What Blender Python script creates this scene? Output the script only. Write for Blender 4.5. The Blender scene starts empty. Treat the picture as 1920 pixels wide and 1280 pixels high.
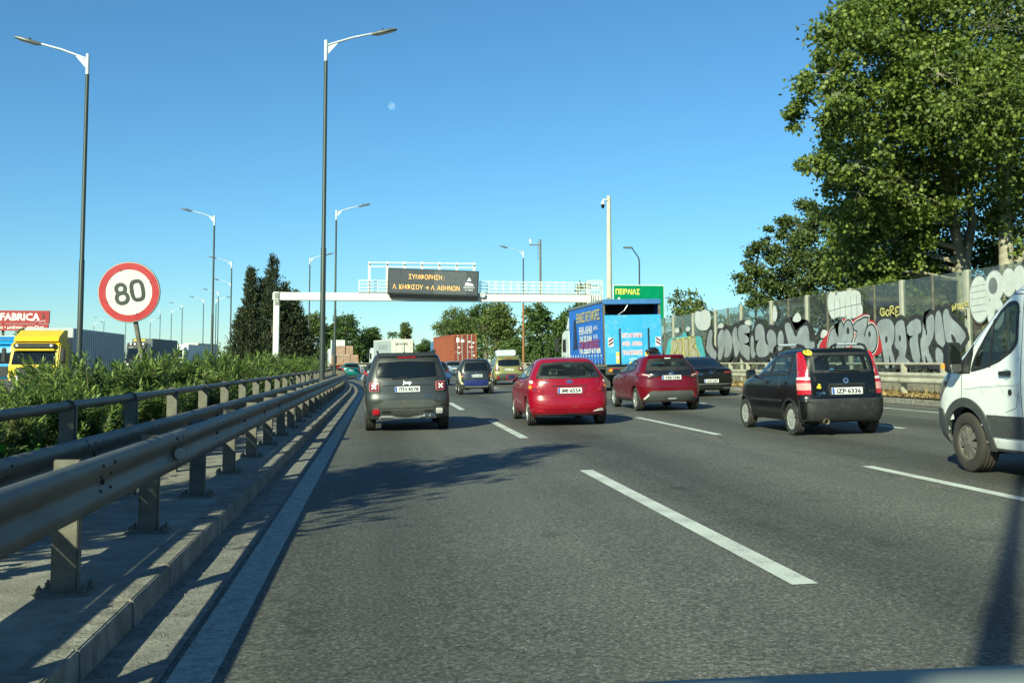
import bpy, bmesh, math, random
import numpy as np
from mathutils import Vector, Matrix

random.seed(7)
RNG = np.random.default_rng(11)
R = math.radians
scene = bpy.context.scene
COL = scene.collection

# ------------------------------------------------------------------ camera
cam_d = bpy.data.cameras.new('camera')
cam = bpy.data.objects.new('camera', cam_d)
COL.objects.link(cam)
cam_d.sensor_width = 36.0
cam_d.lens = 36.0 * 1900 / 1920
cam_d.shift_y = -90 / 1920
cam_d.clip_start = 0.05
cam_d.clip_end = 20000
EYE = 1.45
cam.location = (0, 0, EYE)
cam.rotation_euler = (R(90 + 3.914), 0, R(-7.42))
scene.camera = cam

# ------------------------------------------------------------------ light
SUN_EL = 29.5
SUN_AZ = 35.0          # the light travels right-and-forward, this far off the road axis
world = bpy.data.worlds.new('World')
scene.world = world
world.use_nodes = True
wn = world.node_tree
sky = wn.nodes.new('ShaderNodeTexSky')
sky.sky_type = 'NISHITA'
sky.sun_disc = False
sky.sun_elevation = R(SUN_EL)
sky.sun_rotation = R(SUN_AZ + 180)
sky.altitude = 30
sky.air_density = 1.1
sky.dust_density = 0.0
sky.ozone_density = 10.0
bg = wn.nodes['Background']
bg.inputs['Strength'].default_value = 0.092
wn.links.new(sky.outputs[0], bg.inputs['Color'])
sun_d = bpy.data.lights.new('sun', 'SUN')
sun_d.energy = 5.0
sun_d.angle = R(0.53)
sun_d.color = (1.0, 0.94, 0.76)
sun = bpy.data.objects.new('sun', sun_d)
COL.objects.link(sun)
sd = Vector((math.sin(R(SUN_AZ)) * math.cos(R(SUN_EL)), math.cos(R(SUN_AZ)) * math.cos(R(SUN_EL)), -math.sin(R(SUN_EL))))
sun.rotation_euler = sd.to_track_quat('-Z', 'Y').to_euler()
vs = scene.view_settings
vs.view_transform = 'Standard'
vs.look = 'None'
vs.exposure = 0.70
vs.gamma = 1.0
vs.use_curve_mapping = False
vs.use_white_balance = True          # the phone's slightly green daylight balance
vs.white_balance_temperature = 6620
vs.white_balance_tint = -13
scene.cycles.max_bounces = 7
scene.cycles.transparent_max_bounces = 24
scene.cycles.use_denoising = True

# ------------------------------------------------------------------ helpers
def ground_z(x, y=0.0):
    """the carriageway is banked: its right side is higher"""
    return 0.022 * min(max(x, -1.35), 15.0)

def bend(y):
    """the median swings to the left beyond 45 m"""
    return -(max(0.0, y - 45.0) ** 2) / 800.0

def tag(o, label=None, cat=None, group=None, kind=None):
    if label: o['label'] = label
    if cat: o['category'] = cat
    if group: o['group'] = group
    if kind: o['kind'] = kind
    return o

def empty(name, loc=(0, 0, 0), rot=(0, 0, 0), parent=None):
    o = bpy.data.objects.new(name, None)
    COL.objects.link(o)
    o.location = loc
    o.rotation_euler = rot
    if parent: o.parent = parent
    return o

def link_mesh(name, me, mat, parent=None, loc=None, rot=None, kind=None):
    o = bpy.data.objects.new(name, me)
    COL.objects.link(o)
    if mat is not None and not me.materials: me.materials.append(mat)
    if parent: o.parent = parent
    if loc is not None: o.location = loc
    if rot is not None: o.rotation_euler = rot
    if kind: o['kind'] = kind
    return o

def copy_tree(o, parent=None):
    c = o.copy()
    COL.objects.link(c)
    c.parent = parent
    for ch in list(o.children): copy_tree(ch, c)
    return c

class MB:
    """collects vertices and faces and links them as one mesh object"""
    def __init__(s):
        s.v = []; s.f = []
    def add(s, vs_, fs_):
        n = len(s.v)
        s.v.extend([tuple(p) for p in vs_])
        s.f.extend([tuple(i + n for i in f) for f in fs_])
        return s
    def box(s, x0, x1, y0, y1, z0, z1):
        return s.add([(x0, y0, z0), (x1, y0, z0), (x1, y1, z0), (x0, y1, z0), (x0, y0, z1), (x1, y0, z1), (x1, y1, z1), (x0, y1, z1)],
                     [(0, 3, 2, 1), (4, 5, 6, 7), (0, 1, 5, 4), (1, 2, 6, 5), (2, 3, 7, 6), (3, 0, 4, 7)])
    def obox(s, p, q, w, h, up=(0, 0, 1)):
        """a bar from p to q, w wide and h high"""
        p = Vector(p); q = Vector(q); d = (q - p).normalized()
        u = Vector(up)
        if abs(d.dot(u)) > .98: u = Vector((0, 1, 0))
        r = d.cross(u).normalized() * (w / 2); t = r.cross(d).normalized() * (h / 2)
        vv = [p - r - t, p + r - t, p + r + t, p - r + t, q - r - t, q + r - t, q + r + t, q - r + t]
        return s.add(vv, [(0, 1, 2, 3), (7, 6, 5, 4), (0, 4, 5, 1), (1, 5, 6, 2), (2, 6, 7, 3), (3, 7, 4, 0)])
    def tube(s, pts, rad, n=8, cap=True):
        pts = [Vector(p) for p in pts]
        if not hasattr(rad, '__len__'): rad = [rad] * len(pts)
        rings = []; prev = None
        for i, p in enumerate(pts):
            d = (pts[min(i + 1, len(pts) - 1)] - pts[max(i - 1, 0)]).normalized()
            if prev is None:
                a = Vector((0, 0, 1)) if abs(d.z) < .9 else Vector((1, 0, 0))
                u = d.cross(a).normalized()
            else:
                u = (prev - d * prev.dot(d)).normalized()
            prev = u; w = d.cross(u)
            rings.append([p + (u * math.cos(2 * math.pi * k / n) + w * math.sin(2 * math.pi * k / n)) * rad[i] for k in range(n)])
        vv = [q for r_ in rings for q in r_]; ff = []
        for i in range(len(pts) - 1):
            for k in range(n):
                a = i * n + k; b = i * n + (k + 1) % n
                ff.append((a, b, b + n, a + n))
        if cap:
            ff.append(tuple(range(n - 1, -1, -1))); m = (len(pts) - 1) * n
            ff.append(tuple(range(m, m + n)))
        return s.add(vv, ff)
    def lathe(s, prof, n=32, axis='x', c=(0, 0, 0), closed=False):
        """prof: (along axis, radius)"""
        vv = []; ff = []; m = len(prof)
        for k in range(n):
            a = 2 * math.pi * k / n; ca, sa = math.cos(a), math.sin(a)
            for (t, r_) in prof:
                if axis == 'x': vv.append((c[0] + t, c[1] + r_ * ca, c[2] + r_ * sa))
                elif axis == 'y': vv.append((c[0] + r_ * ca, c[1] + t, c[2] + r_ * sa))
                else: vv.append((c[0] + r_ * ca, c[1] + r_ * sa, c[2] + t))
        for k in range(n):
            k2 = (k + 1) % n
            for i in range(m - 1 + (1 if closed else 0)):
                j = (i + 1) % m
                ff.append((k * m + i, k2 * m + i, k2 * m + j, k * m + j))
        return s.add(vv, ff)
    def prism(s, poly, axis, a, b):
        """poly: 2-D outline, extruded along axis from a to b. axis x: (y,z), y: (x,z), z: (x,y)"""
        n = len(poly)
        def P(p, t):
            return (t, p[0], p[1]) if axis == 'x' else ((p[0], t, p[1]) if axis == 'y' else (p[0], p[1], t))
        vv = [P(p, a) for p in poly] + [P(p, b) for p in poly]
        ff = [tuple(range(n)), tuple(range(2 * n - 1, n - 1, -1))]
        ff += [(i, i + n, (i + 1) % n + n, (i + 1) % n) for i in range(n)]
        return s.add(vv, ff)
    def sweep(s, prof, path, close=True):
        """prof: (dx,dz) closed outline, path: list of (x,y,z) going mostly along y"""
        m = len(prof); vv = []; ff = []
        for i, p in enumerate(path):
            a = path[max(i - 1, 0)]; b = path[min(i + 1, len(path) - 1)]
            t = Vector((b[0] - a[0], b[1] - a[1], 0)).normalized(); nx, ny = t.y, -t.x
            for d, z in prof: vv.append((p[0] + nx * d, p[1] + ny * d, p[2] + z))
        for i in range(len(path) - 1):
            for k in range(m if close else m - 1):
                k2 = (k + 1) % m
                ff.append((i * m + k, i * m + k2, (i + 1) * m + k2, (i + 1) * m + k))
        if close:
            ff.append(tuple(range(m - 1, -1, -1))); q = (len(path) - 1) * m
            ff.append(tuple(range(q, q + m)))
        return s.add(vv, ff)
    def mesh(s, name, smooth=0, bevel=0, recalc=True):
        me = bpy.data.meshes.new(name)
        me.from_pydata(s.v, [], s.f)
        if recalc or bevel:
            bm = bmesh.new(); bm.from_mesh(me)
            if recalc: bmesh.ops.recalc_face_normals(bm, faces=bm.faces)
            if bevel:
                es = [e for e in bm.edges if len(e.link_faces) == 2 and e.calc_face_angle(0) > .5]
                bmesh.ops.bevel(bm, geom=es, offset=bevel, segments=2, affect='EDGES', clamp_overlap=True)
            bm.to_mesh(me); bm.free()
        if smooth:
            me.shade_smooth()
            if smooth < 180:
                try: me.set_sharp_from_angle(angle=R(smooth))
                except Exception: pass
        return me
    def build(s, name, mat, parent=None, smooth=0, bevel=0, loc=None, rot=None, kind=None, recalc=True):
        return link_mesh(name, s.mesh(name, smooth, bevel, recalc), mat, parent, loc, rot, kind)

# ------------------------------------------------------------------ materials
def _n(nt, t, **kw):
    n = nt.nodes.new(t)
    for k, v in kw.items():
        if k == 'inp':
            for i, x in v.items(): n.inputs[i].default_value = x
        else: setattr(n, k, v)
    return n

def ramp(nt, fac, stops):
    r_ = nt.nodes.new('ShaderNodeValToRGB')
    e = r_.color_ramp.elements
    while len(e) < len(stops): e.new(.5)
    for i, (p, c) in enumerate(stops):
        e[i].position = p
        e[i].color = (c[0], c[1], c[2], 1) if hasattr(c, '__len__') else (c, c, c, 1)
    nt.links.new(fac, r_.inputs[0])
    return r_

def mat(name, col, rough=.5, metal=0, var=.12, scale=3.0, bump=0, bscale=60, coat=0, spec=.5, dirt=None, dirt_amt=0, emit=0, coords='Object', stretch=None):
    m = bpy.data.materials.new(name)
    m.use_nodes = True
    nt = m.node_tree
    b = nt.nodes['Principled BSDF']
    b.inputs['Roughness'].default_value = rough
    b.inputs['Metallic'].default_value = metal
    b.inputs['Specular IOR Level'].default_value = spec
    if coat:
        b.inputs['Coat Weight'].default_value = coat
        b.inputs['Coat Roughness'].default_value = .06
    tc = _n(nt, 'ShaderNodeTexCoord')
    src = tc.outputs[coords]
    if stretch:
        mp = _n(nt, 'ShaderNodeMapping'); mp.inputs['Scale'].default_value = stretch
        nt.links.new(src, mp.inputs[0]); src = mp.outputs[0]
    nz = _n(nt, 'ShaderNodeTexNoise', inp={'Scale': scale, 'Detail': 6.0, 'Roughness': .6})
    nt.links.new(src, nz.inputs['Vector'])
    lo = [max(0, c * (1 - var)) for c in col]; hi = [min(1, c * (1 + var)) for c in col]
    rp = ramp(nt, nz.outputs[0], [(.3, lo), (.7, hi)])
    out = rp.outputs[0]
    if dirt is not None and dirt_amt > 0:
        n2 = _n(nt, 'ShaderNodeTexNoise', inp={'Scale': scale * 2.3, 'Detail': 8.0, 'Roughness': .7})
        nt.links.new(src, n2.inputs['Vector'])
        r2 = ramp(nt, n2.outputs[0], [(.62 - dirt_amt * .35, 0.0), (.78, 1.0)])
        mx = _n(nt, 'ShaderNodeMix', data_type='RGBA')
        nt.links.new(r2.outputs[0], mx.inputs[0]); nt.links.new(out, mx.inputs[6])
        mx.inputs[7].default_value = (*dirt, 1)
        out = mx.outputs[2]
    nt.links.new(out, b.inputs['Base Color'])
    if var:
        rr = ramp(nt, nz.outputs[0], [(.2, max(0.02, rough - .08)), (.8, min(1, rough + .1))])
        nt.links.new(rr.outputs[0], b.inputs['Roughness'])
    if bump:
        n3 = _n(nt, 'ShaderNodeTexNoise', inp={'Scale': bscale, 'Detail': 4.0})
        nt.links.new(src, n3.inputs['Vector'])
        bp = _n(nt, 'ShaderNodeBump', inp={'Strength': bump, 'Distance': .02})
        nt.links.new(n3.outputs[0], bp.inputs['Height']); nt.links.new(bp.outputs[0], b.inputs['Normal'])
    if emit:
        b.inputs['Emission Color'].default_value = (*col, 1)
        b.inputs['Emission Strength'].default_value = emit
    return m

def paint(name, col, metal=.0, rough=.32, dust=.25, coat=.55):
    m = mat(name, col, rough=rough, metal=metal, var=.06, scale=1.5, coat=coat, spec=.35, dirt=(.16, .14, .11), dirt_amt=dust * .3)
    return m

def glass(name, tint, alpha, rough=.03):
    """see-through tinted pane: a fresnel mix of mirror reflection and tinted transmission"""
    m = bpy.data.materials.new(name); m.use_nodes = True
    nt = m.node_tree; nt.nodes.clear()
    o = _n(nt, 'ShaderNodeOutputMaterial')
    tr = _n(nt, 'ShaderNodeBsdfTransparent', inp={'Color': (*tint, 1)})
    df = _n(nt, 'ShaderNodeBsdfDiffuse', inp={'Color': (.16, .17, .155, 1)})
    gl = _n(nt, 'ShaderNodeBsdfGlossy', inp={'Roughness': rough})
    lw = _n(nt, 'ShaderNodeLayerWeight', inp={'Blend': .5})
    pw = _n(nt, 'ShaderNodeMath', operation='POWER'); pw.inputs[1].default_value = 4.5
    nt.links.new(lw.outputs['Facing'], pw.inputs[0])
    fr = _n(nt, 'ShaderNodeMath', operation='MULTIPLY_ADD'); fr.inputs[1].default_value = .9; fr.inputs[2].default_value = .045
    nt.links.new(pw.outputs[0], fr.inputs[0])
    tc = _n(nt, 'ShaderNodeTexCoord')
    nz = _n(nt, 'ShaderNodeTexNoise', inp={'Scale': 2.5, 'Detail': 5.0})
    nt.links.new(tc.outputs['Object'], nz.inputs['Vector'])
    rp = ramp(nt, nz.outputs[0], [(.35, max(0, alpha * .6)), (.7, min(1, alpha * 1.4))])
    m1 = _n(nt, 'ShaderNodeMixShader'); m2 = _n(nt, 'ShaderNodeMixShader')
    nt.links.new(rp.outputs[0], m1.inputs[0]); nt.links.new(tr.outputs[0], m1.inputs[1]); nt.links.new(df.outputs[0], m1.inputs[2])
    nt.links.new(fr.outputs[0], m2.inputs[0]); nt.links.new(m1.outputs[0], m2.inputs[1]); nt.links.new(gl.outputs[0], m2.inputs[2])
    nt.links.new(m2.outputs[0], o.inputs['Surface'])
    return m

def leaf_mat(name, dark, light, trans=.35, rough=.45):
    m = bpy.data.materials.new(name); m.use_nodes = True
    nt = m.node_tree; b = nt.nodes['Principled BSDF']; o = nt.nodes['Material Output']
    g = _n(nt, 'ShaderNodeNewGeometry')
    rp = ramp(nt, g.outputs['Random Per Island'], [(0, dark), (.55, [(a + b_) / 2 for a, b_ in zip(dark, light)]), (1, light)])
    nt.links.new(rp.outputs[0], b.inputs['Base Color'])
    b.inputs['Roughness'].default_value = rough
    b.inputs['Specular IOR Level'].default_value = .35
    t = _n(nt, 'ShaderNodeBsdfTranslucent')
    mx = _n(nt, 'ShaderNodeMixShader', inp={0: trans})
    hs = _n(nt, 'ShaderNodeHueSaturation', inp={'Value': 1.5, 'Saturation': 1.1})
    nt.links.new(rp.outputs[0], hs.inputs['Color']); nt.links.new(hs.outputs[0], t.inputs['Color'])
    nt.links.new(b.outputs[0], mx.inputs[1]); nt.links.new(t.outputs[0], mx.inputs[2]); nt.links.new(mx.outputs[0], o.inputs['Surface'])
    return m

def asphalt_mat():
    m = bpy.data.materials.new('asphalt'); m.use_nodes = True
    nt = m.node_tree; b = nt.nodes['Principled BSDF']
    tc = _n(nt, 'ShaderNodeTexCoord'); src = tc.outputs['Object']
    fine = _n(nt, 'ShaderNodeTexVoronoi', inp={'Scale': 85.0})
    nt.links.new(src, fine.inputs['Vector'])
    fine2 = _n(nt, 'ShaderNodeTexNoise', inp={'Scale': 34.0, 'Detail': 6.0, 'Roughness': .82})
    nt.links.new(src, fine2.inputs['Vector'])
    big = _n(nt, 'ShaderNodeTexNoise', inp={'Scale': .35, 'Detail': 5.0, 'Roughness': .6})
    nt.links.new(src, big.inputs['Vector'])
    mp = _n(nt, 'ShaderNodeMapping'); mp.inputs['Scale'].default_value = (1.1, .045, 1)
    nt.links.new(src, mp.inputs[0])
    lanes = _n(nt, 'ShaderNodeTexNoise', inp={'Scale': 1.0, 'Detail': 5.0, 'Roughness': .55})
    nt.links.new(mp.outputs[0], lanes.inputs['Vector'])
    base = ramp(nt, lanes.outputs[0], [(.3, (.078, .076, .066)), (.55, (.112, .108, .092)), (.75, (.134, .127, .104))])
    m1 = _n(nt, 'ShaderNodeMix', data_type='RGBA', blend_type='MULTIPLY'); m1.inputs[0].default_value = .75
    rb = ramp(nt, big.outputs[0], [(.3, .72), (.7, 1.12)])
    nt.links.new(base.outputs[0], m1.inputs[6]); nt.links.new(rb.outputs[0], m1.inputs[7])
    # grit: bright stone chips in dark binder
    m2 = _n(nt, 'ShaderNodeMix', data_type='RGBA', blend_type='MULTIPLY'); m2.inputs[0].default_value = 1
    rf = ramp(nt, fine2.outputs[0], [(.36, .30), (.5, .85), (.64, 2.0)])
    nt.links.new(m1.outputs[2], m2.inputs[6]); nt.links.new(rf.outputs[0], m2.inputs[7])
    m3 = _n(nt, 'ShaderNodeMix', data_type='RGBA', blend_type='ADD'); m3.inputs[0].default_value = .9
    rc = ramp(nt, fine.outputs['Color'], [(.78, 0.0), (.98, .16)])
    nt.links.new(m2.outputs[2], m3.inputs[6]); nt.links.new(rc.outputs[0], m3.inputs[7])
    # old oil drips and tar seams
    vo = _n(nt, 'ShaderNodeTexVoronoi', feature='DISTANCE_TO_EDGE', inp={'Scale': .11, 'Randomness': 1.0})
    nw = _n(nt, 'ShaderNodeTexNoise', inp={'Scale': .8, 'Detail': 6.0})
    nt.links.new(src, nw.inputs['Vector'])
    va = _n(nt, 'ShaderNodeVectorMath', operation='ADD'); vsx = _n(nt, 'ShaderNodeVectorMath', operation='SCALE'); vsx.inputs['Scale'].default_value = 2.2
    nt.links.new(nw.outputs['Color'], vsx.inputs[0]); nt.links.new(src, va.inputs[0]); nt.links.new(vsx.outputs[0], va.inputs[1])
    nt.links.new(va.outputs[0], vo.inputs['Vector'])
    rk = ramp(nt, vo.outputs['Distance'], [(0.0, .42), (.0024, .5), (.0042, 1.0)])
    m4 = _n(nt, 'ShaderNodeMix', data_type='RGBA', blend_type='MULTIPLY'); m4.inputs[0].default_value = .55
    nt.links.new(m3.outputs[2], m4.inputs[6]); nt.links.new(rk.outputs[0], m4.inputs[7])
    sp = _n(nt, 'ShaderNodeSeparateXYZ'); nt.links.new(src, sp.inputs[0])
    wv = _n(nt, 'ShaderNodeMath', operation='MULTIPLY_ADD'); wv.inputs[1].default_value = 2 * math.pi / 3.58; wv.inputs[2].default_value = 1.43
    nt.links.new(sp.outputs[0], wv.inputs[0])
    sn = _n(nt, 'ShaderNodeMath', operation='SINE'); nt.links.new(wv.outputs[0], sn.inputs[0])
    ms_ = _n(nt, 'ShaderNodeMath', operation='MULTIPLY_ADD'); ms_.inputs[1].default_value = .22; nt.links.new(sn.outputs[0], ms_.inputs[0]); nt.links.new(lanes.outputs[0], ms_.inputs[2])
    rt = ramp(nt, ms_.outputs[0], [(.34, 1.16), (.55, 1.0), (.72, .62)])
    m5 = _n(nt, 'ShaderNodeMix', data_type='RGBA', blend_type='MULTIPLY'); m5.inputs[0].default_value = 1
    nt.links.new(m4.outputs[2], m5.inputs[6]); nt.links.new(rt.outputs[0], m5.inputs[7])
    # scattered oil spots
    vs_ = _n(nt, 'ShaderNodeTexNoise', inp={'Scale': 1.7, 'Detail': 3.0, 'Roughness': .5}); nt.links.new(src, vs_.inputs['Vector'])
    rs = ramp(nt, vs_.outputs[0], [(.64, 1.0), (.74, .62)])
    m6 = _n(nt, 'ShaderNodeMix', data_type='RGBA', blend_type='MULTIPLY'); m6.inputs[0].default_value = 1
    nt.links.new(m5.outputs[2], m6.inputs[6]); nt.links.new(rs.outputs[0], m6.inputs[7])
    nt.links.new(m6.outputs[2], b.inputs['Base Color'])
    b.inputs['Roughness'].default_value = .78
    b.inputs['Specular IOR Level'].default_value = .38
    bp = _n(nt, 'ShaderNodeBump', inp={'Strength': .55, 'Distance': .012})
    nt.links.new(fine2.outputs[0], bp.inputs['Height']); nt.links.new(bp.outputs[0], b.inputs['Normal'])
    return m

def line_mat():
    m = bpy.data.materials.new('road_paint'); m.use_nodes = True
    nt = m.node_tree; b = nt.nodes['Principled BSDF']
    tc = _n(nt, 'ShaderNodeTexCoord'); src = tc.outputs['Object']
    n1 = _n(nt, 'ShaderNodeTexNoise', inp={'Scale': 60.0, 'Detail': 6.0, 'Roughness': .8})
    n2 = _n(nt, 'ShaderNodeTexNoise', inp={'Scale': 2.2, 'Detail': 5.0})
    for n in (n1, n2): nt.links.new(src, n.inputs['Vector'])
    ad = _n(nt, 'ShaderNodeMath', operation='MULTIPLY_ADD'); ad.inputs[1].default_value = .55
    nt.links.new(n2.outputs[0], ad.inputs[0]); nt.links.new(n1.outputs[0], ad.inputs[2])
    rp = ramp(nt, ad.outputs[0], [(.56, (.12, .12, .11)), (.66, (.36, .37, .34)), (.78, (.52, .54, .49)), (1.0, (.60, .62, .56))])
    nt.links.new(rp.outputs[0], b.inputs['Base Color'])
    b.inputs['Roughness'].default_value = .7
    bp = _n(nt, 'ShaderNodeBump', inp={'Strength': .35, 'Distance': .01})
    nt.links.new(n1.outputs[0], bp.inputs['Height']); nt.links.new(bp.outputs[0], b.inputs['Normal'])
    return m

M = {}
M['asphalt'] = asphalt_mat()
M['line'] = line_mat()
M['worn_line'] = mat('worn_edge_paint', (.42, .42, .37), .75, var=.25, scale=11, bump=.5, bscale=60, dirt=(.12, .115, .10), dirt_amt=.8)
M['kerb'] = mat('kerb_concrete', (.26, .24, .20), .9, var=.3, scale=4, bump=.8, bscale=40, dirt=(.085, .075, .06), dirt_amt=.7)
M['slab'] = mat('slab_concrete', (.27, .25, .21), .92, var=.25, scale=2.2, bump=.5, bscale=50, dirt=(.12, .11, .09), dirt_amt=.6)
M['gutter'] = mat('gutter_dust', (.22, .205, .175), .95, var=.3, scale=4, bump=.7, bscale=38, dirt=(.09, .085, .075), dirt_amt=.7)
M['soil'] = mat('dry_soil', (.16, .13, .085), .95, var=.35, scale=.8, bump=.7, bscale=20, dirt=(.08, .085, .04), dirt_amt=.6)
M['galv'] = mat('galvanised_steel', (.125, .120, .098), .55, metal=.12, var=.25, scale=2.5, dirt=(.055, .045, .032), dirt_amt=.7, bump=.05, bscale=30, stretch=(1, .35, 1))
M['galv_dull'] = mat('galvanised_post', (.165, .155, .125), .7, metal=.08, var=.25, scale=5, dirt=(.075, .06, .04), dirt_amt=.7)
M['bolt'] = mat('dark_bolt', (.04, .035, .03), .6, metal=.4)
M['pole'] = mat('dark_green_pole', (.045, .056, .050), .45, metal=.25, var=.15, scale=1.2, stretch=(3, 3, .4))
M['silver'] = mat('silver_paint', (.62, .64, .64), .38, metal=.35, var=.08)
M['lamp_head'] = mat('lamp_head_grey', (.16, .17, .17), .4, metal=.3)
M['lamp_glass'] = mat('lamp_lens', (.5, .52, .5), .2)
M['white_steel'] = mat('white_painted_steel', (.66, .67, .62), .45, var=.06, scale=1.0, dirt=(.45, .44, .38), dirt_amt=.25)
M['concrete_pole'] = mat('concrete_pole', (.52, .49, .39), .85, var=.12, scale=2, bump=.2, bscale=40)
M['rust'] = mat('rusty_steel', (.30, .135, .045), .8, var=.35, scale=4, dirt=(.16, .07, .03), dirt_amt=.5)
M['black'] = mat('black_plastic', (.018, .018, .019), .55, var=.15, dirt=(.06, .055, .045), dirt_amt=.25)
M['dark'] = mat('dark_underbody', (.012, .012, .012), .85)
M['rubber'] = mat('tyre_rubber', (.022, .021, .020), .82, var=.2, scale=6, dirt=(.075, .07, .06), dirt_amt=.45)
M['rim'] = mat('alloy_silver', (.50, .50, .49), .35, metal=.6, var=.1, dirt=(.14, .12, .09), dirt_amt=.35)
M['chrome'] = mat('chrome', (.75, .75, .75), .12, metal=1.0, var=.03)
M['mirror'] = mat('mirror_glass', (.80, .82, .82), .04, metal=1.0, var=.02)
M['dark_glass'] = mat('privacy_glass', (.006, .008, .008), .05, var=.2, spec=.5)
M['glass'] = glass('car_glass', (.72, .80, .76), .05)
M['glass_dim'] = glass('tinted_car_glass', (.30, .36, .34), .06)
M['red_lens'] = mat('red_lens', (.38, .008, .020), .15, coat=.8, var=.25, scale=18)
M['dark_red_lens'] = mat('dark_red_lens', (.16, .006, .010), .15, coat=.8, var=.3, scale=14)
M['white_lens'] = mat('clear_lens', (.72, .68, .64), .15, coat=.8, var=.12, scale=20)
M['amber_lens'] = mat('amber_lens', (.75, .26, .03), .2, coat=.6)
M['plate'] = mat('number_plate_white', (.74, .74, .70), .4, var=.04)
M['eu_blue'] = mat('plate_blue', (.03, .09, .38), .4)
M['ink'] = mat('plate_ink', (.02, .02, .022), .5)
M['cloth'] = mat('seat_cloth_grey', (.10, .105, .10), .9)
M['cloth_light'] = mat('seat_cloth_light', (.33, .33, .29), .9)
M['cabin'] = mat('cabin_plastic', (.028, .028, .028), .8)
M['yellow'] = mat('sticker_yellow', (.72, .56, .03), .5, var=.08)
M['white'] = mat('white_print', (.78, .79, .77), .5, var=.05)
M['wood'] = mat('tree_bark', (.15, .12, .085), .9, var=.35, scale=5, bump=.6, bscale=18)
M['plane_bark'] = mat('plane_tree_bark', (.38, .34, .25), .85, var=.3, scale=2.5, bump=.3, bscale=12, dirt=(.13, .12, .08), dirt_amt=.7)

def text_mesh(s, size=1.0, bold=0.0, align='CENTER', xscale=1.0, shear=0.0):
    """a flat text as (verts, faces) in its own x,y plane, baseline at 0"""
    cu = bpy.data.curves.new('text', 'FONT')
    cu.body = s; cu.size = size; cu.offset = bold; cu.align_x = align; cu.shear = shear
    cu.resolution_u = 2
    ob = bpy.data.objects.new('text', cu)
    COL.objects.link(ob)
    dg = bpy.context.evaluated_depsgraph_get()
    me = ob.evaluated_get(dg).to_mesh()
    vv = [(v.co.x * xscale, v.co.y) for v in me.vertices]
    ff = [tuple(p.vertices) for p in me.polygons]
    ob.evaluated_get(dg).to_mesh_clear()
    bpy.data.objects.remove(ob); bpy.data.curves.remove(cu)
    return vv, ff

def text_on(name, s, size, fn, mt, parent, bold=0.0, xscale=1.0, align='CENTER', fit=None, shear=0.0):
    """lays a text on a surface: fn(u, v) gives the 3-D point"""
    vv, ff = text_mesh(s, size, bold, align, xscale, shear)
    if fit and vv:
        w = max(p[0] for p in vv) - min(p[0] for p in vv)
        k = fit / w
        vv = [(p[0] * k, p[1]) for p in vv]
    return MB().add([fn(*p) for p in vv], ff).build(name, mt, parent, recalc=False)

def offset_poly(poly, d):
    """moves each corner of a 2-D outline outwards by d"""
    n = len(poly); out = []
    area = sum(poly[i][0] * poly[(i + 1) % n][1] - poly[(i + 1) % n][0] * poly[i][1] for i in range(n))
    sgn = 1 if area > 0 else -1
    for i in range(n):
        p0 = Vector(poly[i - 1]); p1 = Vector(poly[i]); p2 = Vector(poly[(i + 1) % n])
        a = (p1 - p0); b = (p2 - p1)
        a = a.normalized() if a.length > 1e-9 else Vector((1, 0)); b = b.normalized() if b.length > 1e-9 else a
        na = Vector((a.y, -a.x)) * sgn; nb = Vector((b.y, -b.x)) * sgn
        m_ = na + nb
        m_ = m_.normalized() if m_.length > 1e-6 else na
        k = d / max(.45, m_.dot(na))
        out.append((p1.x + m_.x * k, p1.y + m_.y * k))
    return out

def chaikin(poly, it=2):
    for _ in range(it):
        out = []
        n = len(poly)
        for i in range(n):
            a, b = poly[i], poly[(i + 1) % n]
            out.append((a[0] * .75 + b[0] * .25, a[1] * .75 + b[1] * .25))
            out.append((a[0] * .25 + b[0] * .75, a[1] * .25 + b[1] * .75))
        poly = out
    return poly

def round_poly(poly, r_, seg=4):
    """rounds the corners of an outline with radius about r_"""
    n = len(poly); out = []
    for i in range(n):
        p0 = Vector(poly[i - 1]); p1 = Vector(poly[i]); p2 = Vector(poly[(i + 1) % n])
        a = p0 - p1; b = p2 - p1
        k = min(r_, a.length * .45, b.length * .45)
        s_ = p1 + a.normalized() * k; e = p1 + b.normalized() * k
        for j in range(seg + 1):
            t = j / seg
            q = s_ * (1 - t) ** 2 + p1 * 2 * t * (1 - t) + e * t * t
            out.append((q.x, q.y))
    return out

def ellipse(cx, cy, rx, ry, n=20, a0=0.0):
    return [(cx + rx * math.cos(2 * math.pi * k / n + a0), cy + ry * math.sin(2 * math.pi * k / n + a0)) for k in range(n)]

# ------------------------------------------------------------------ the ground and the roads
def strip(name, left, right, ys, zf, mt, kind='structure', parent=None, cols=1):
    vv = []; ff = []
    for y in ys:
        a, b = left(y), right(y)
        for k in range(cols + 1):
            x = a + (b - a) * k / cols
            vv.append((x, y, zf(x, y)))
    m_ = cols + 1
    for i in range(len(ys) - 1):
        for k in range(cols):
            ff.append((i * m_ + k, i * m_ + k + 1, (i + 1) * m_ + k + 1, (i + 1) * m_ + k))
    o = MB().add(vv, ff).build(name, mt, parent)
    if kind and not parent: o['kind'] = kind
    return o

def frange(a, b, s):
    n = max(1, int(round((b - a) / s)))
    return [a + (b - a) * i / n for i in range(n + 1)]

def opp_z(y):
    """the opposite carriageway climbs gently in the distance"""
    return -.42 + .009 * min(200.0, max(0.0, y - 60.0))
YS = frange(-30, 45, 5) + frange(48, 420, 4)
tag(MB().add([(-4000, -600, -.75), (4000, -600, -.75), (4000, 9000, -.75), (-4000, 9000, -.75)], [(0, 1, 2, 3)]).build('ground', M['soil']), 'dry brown ground beside the motorway', kind='structure')
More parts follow.
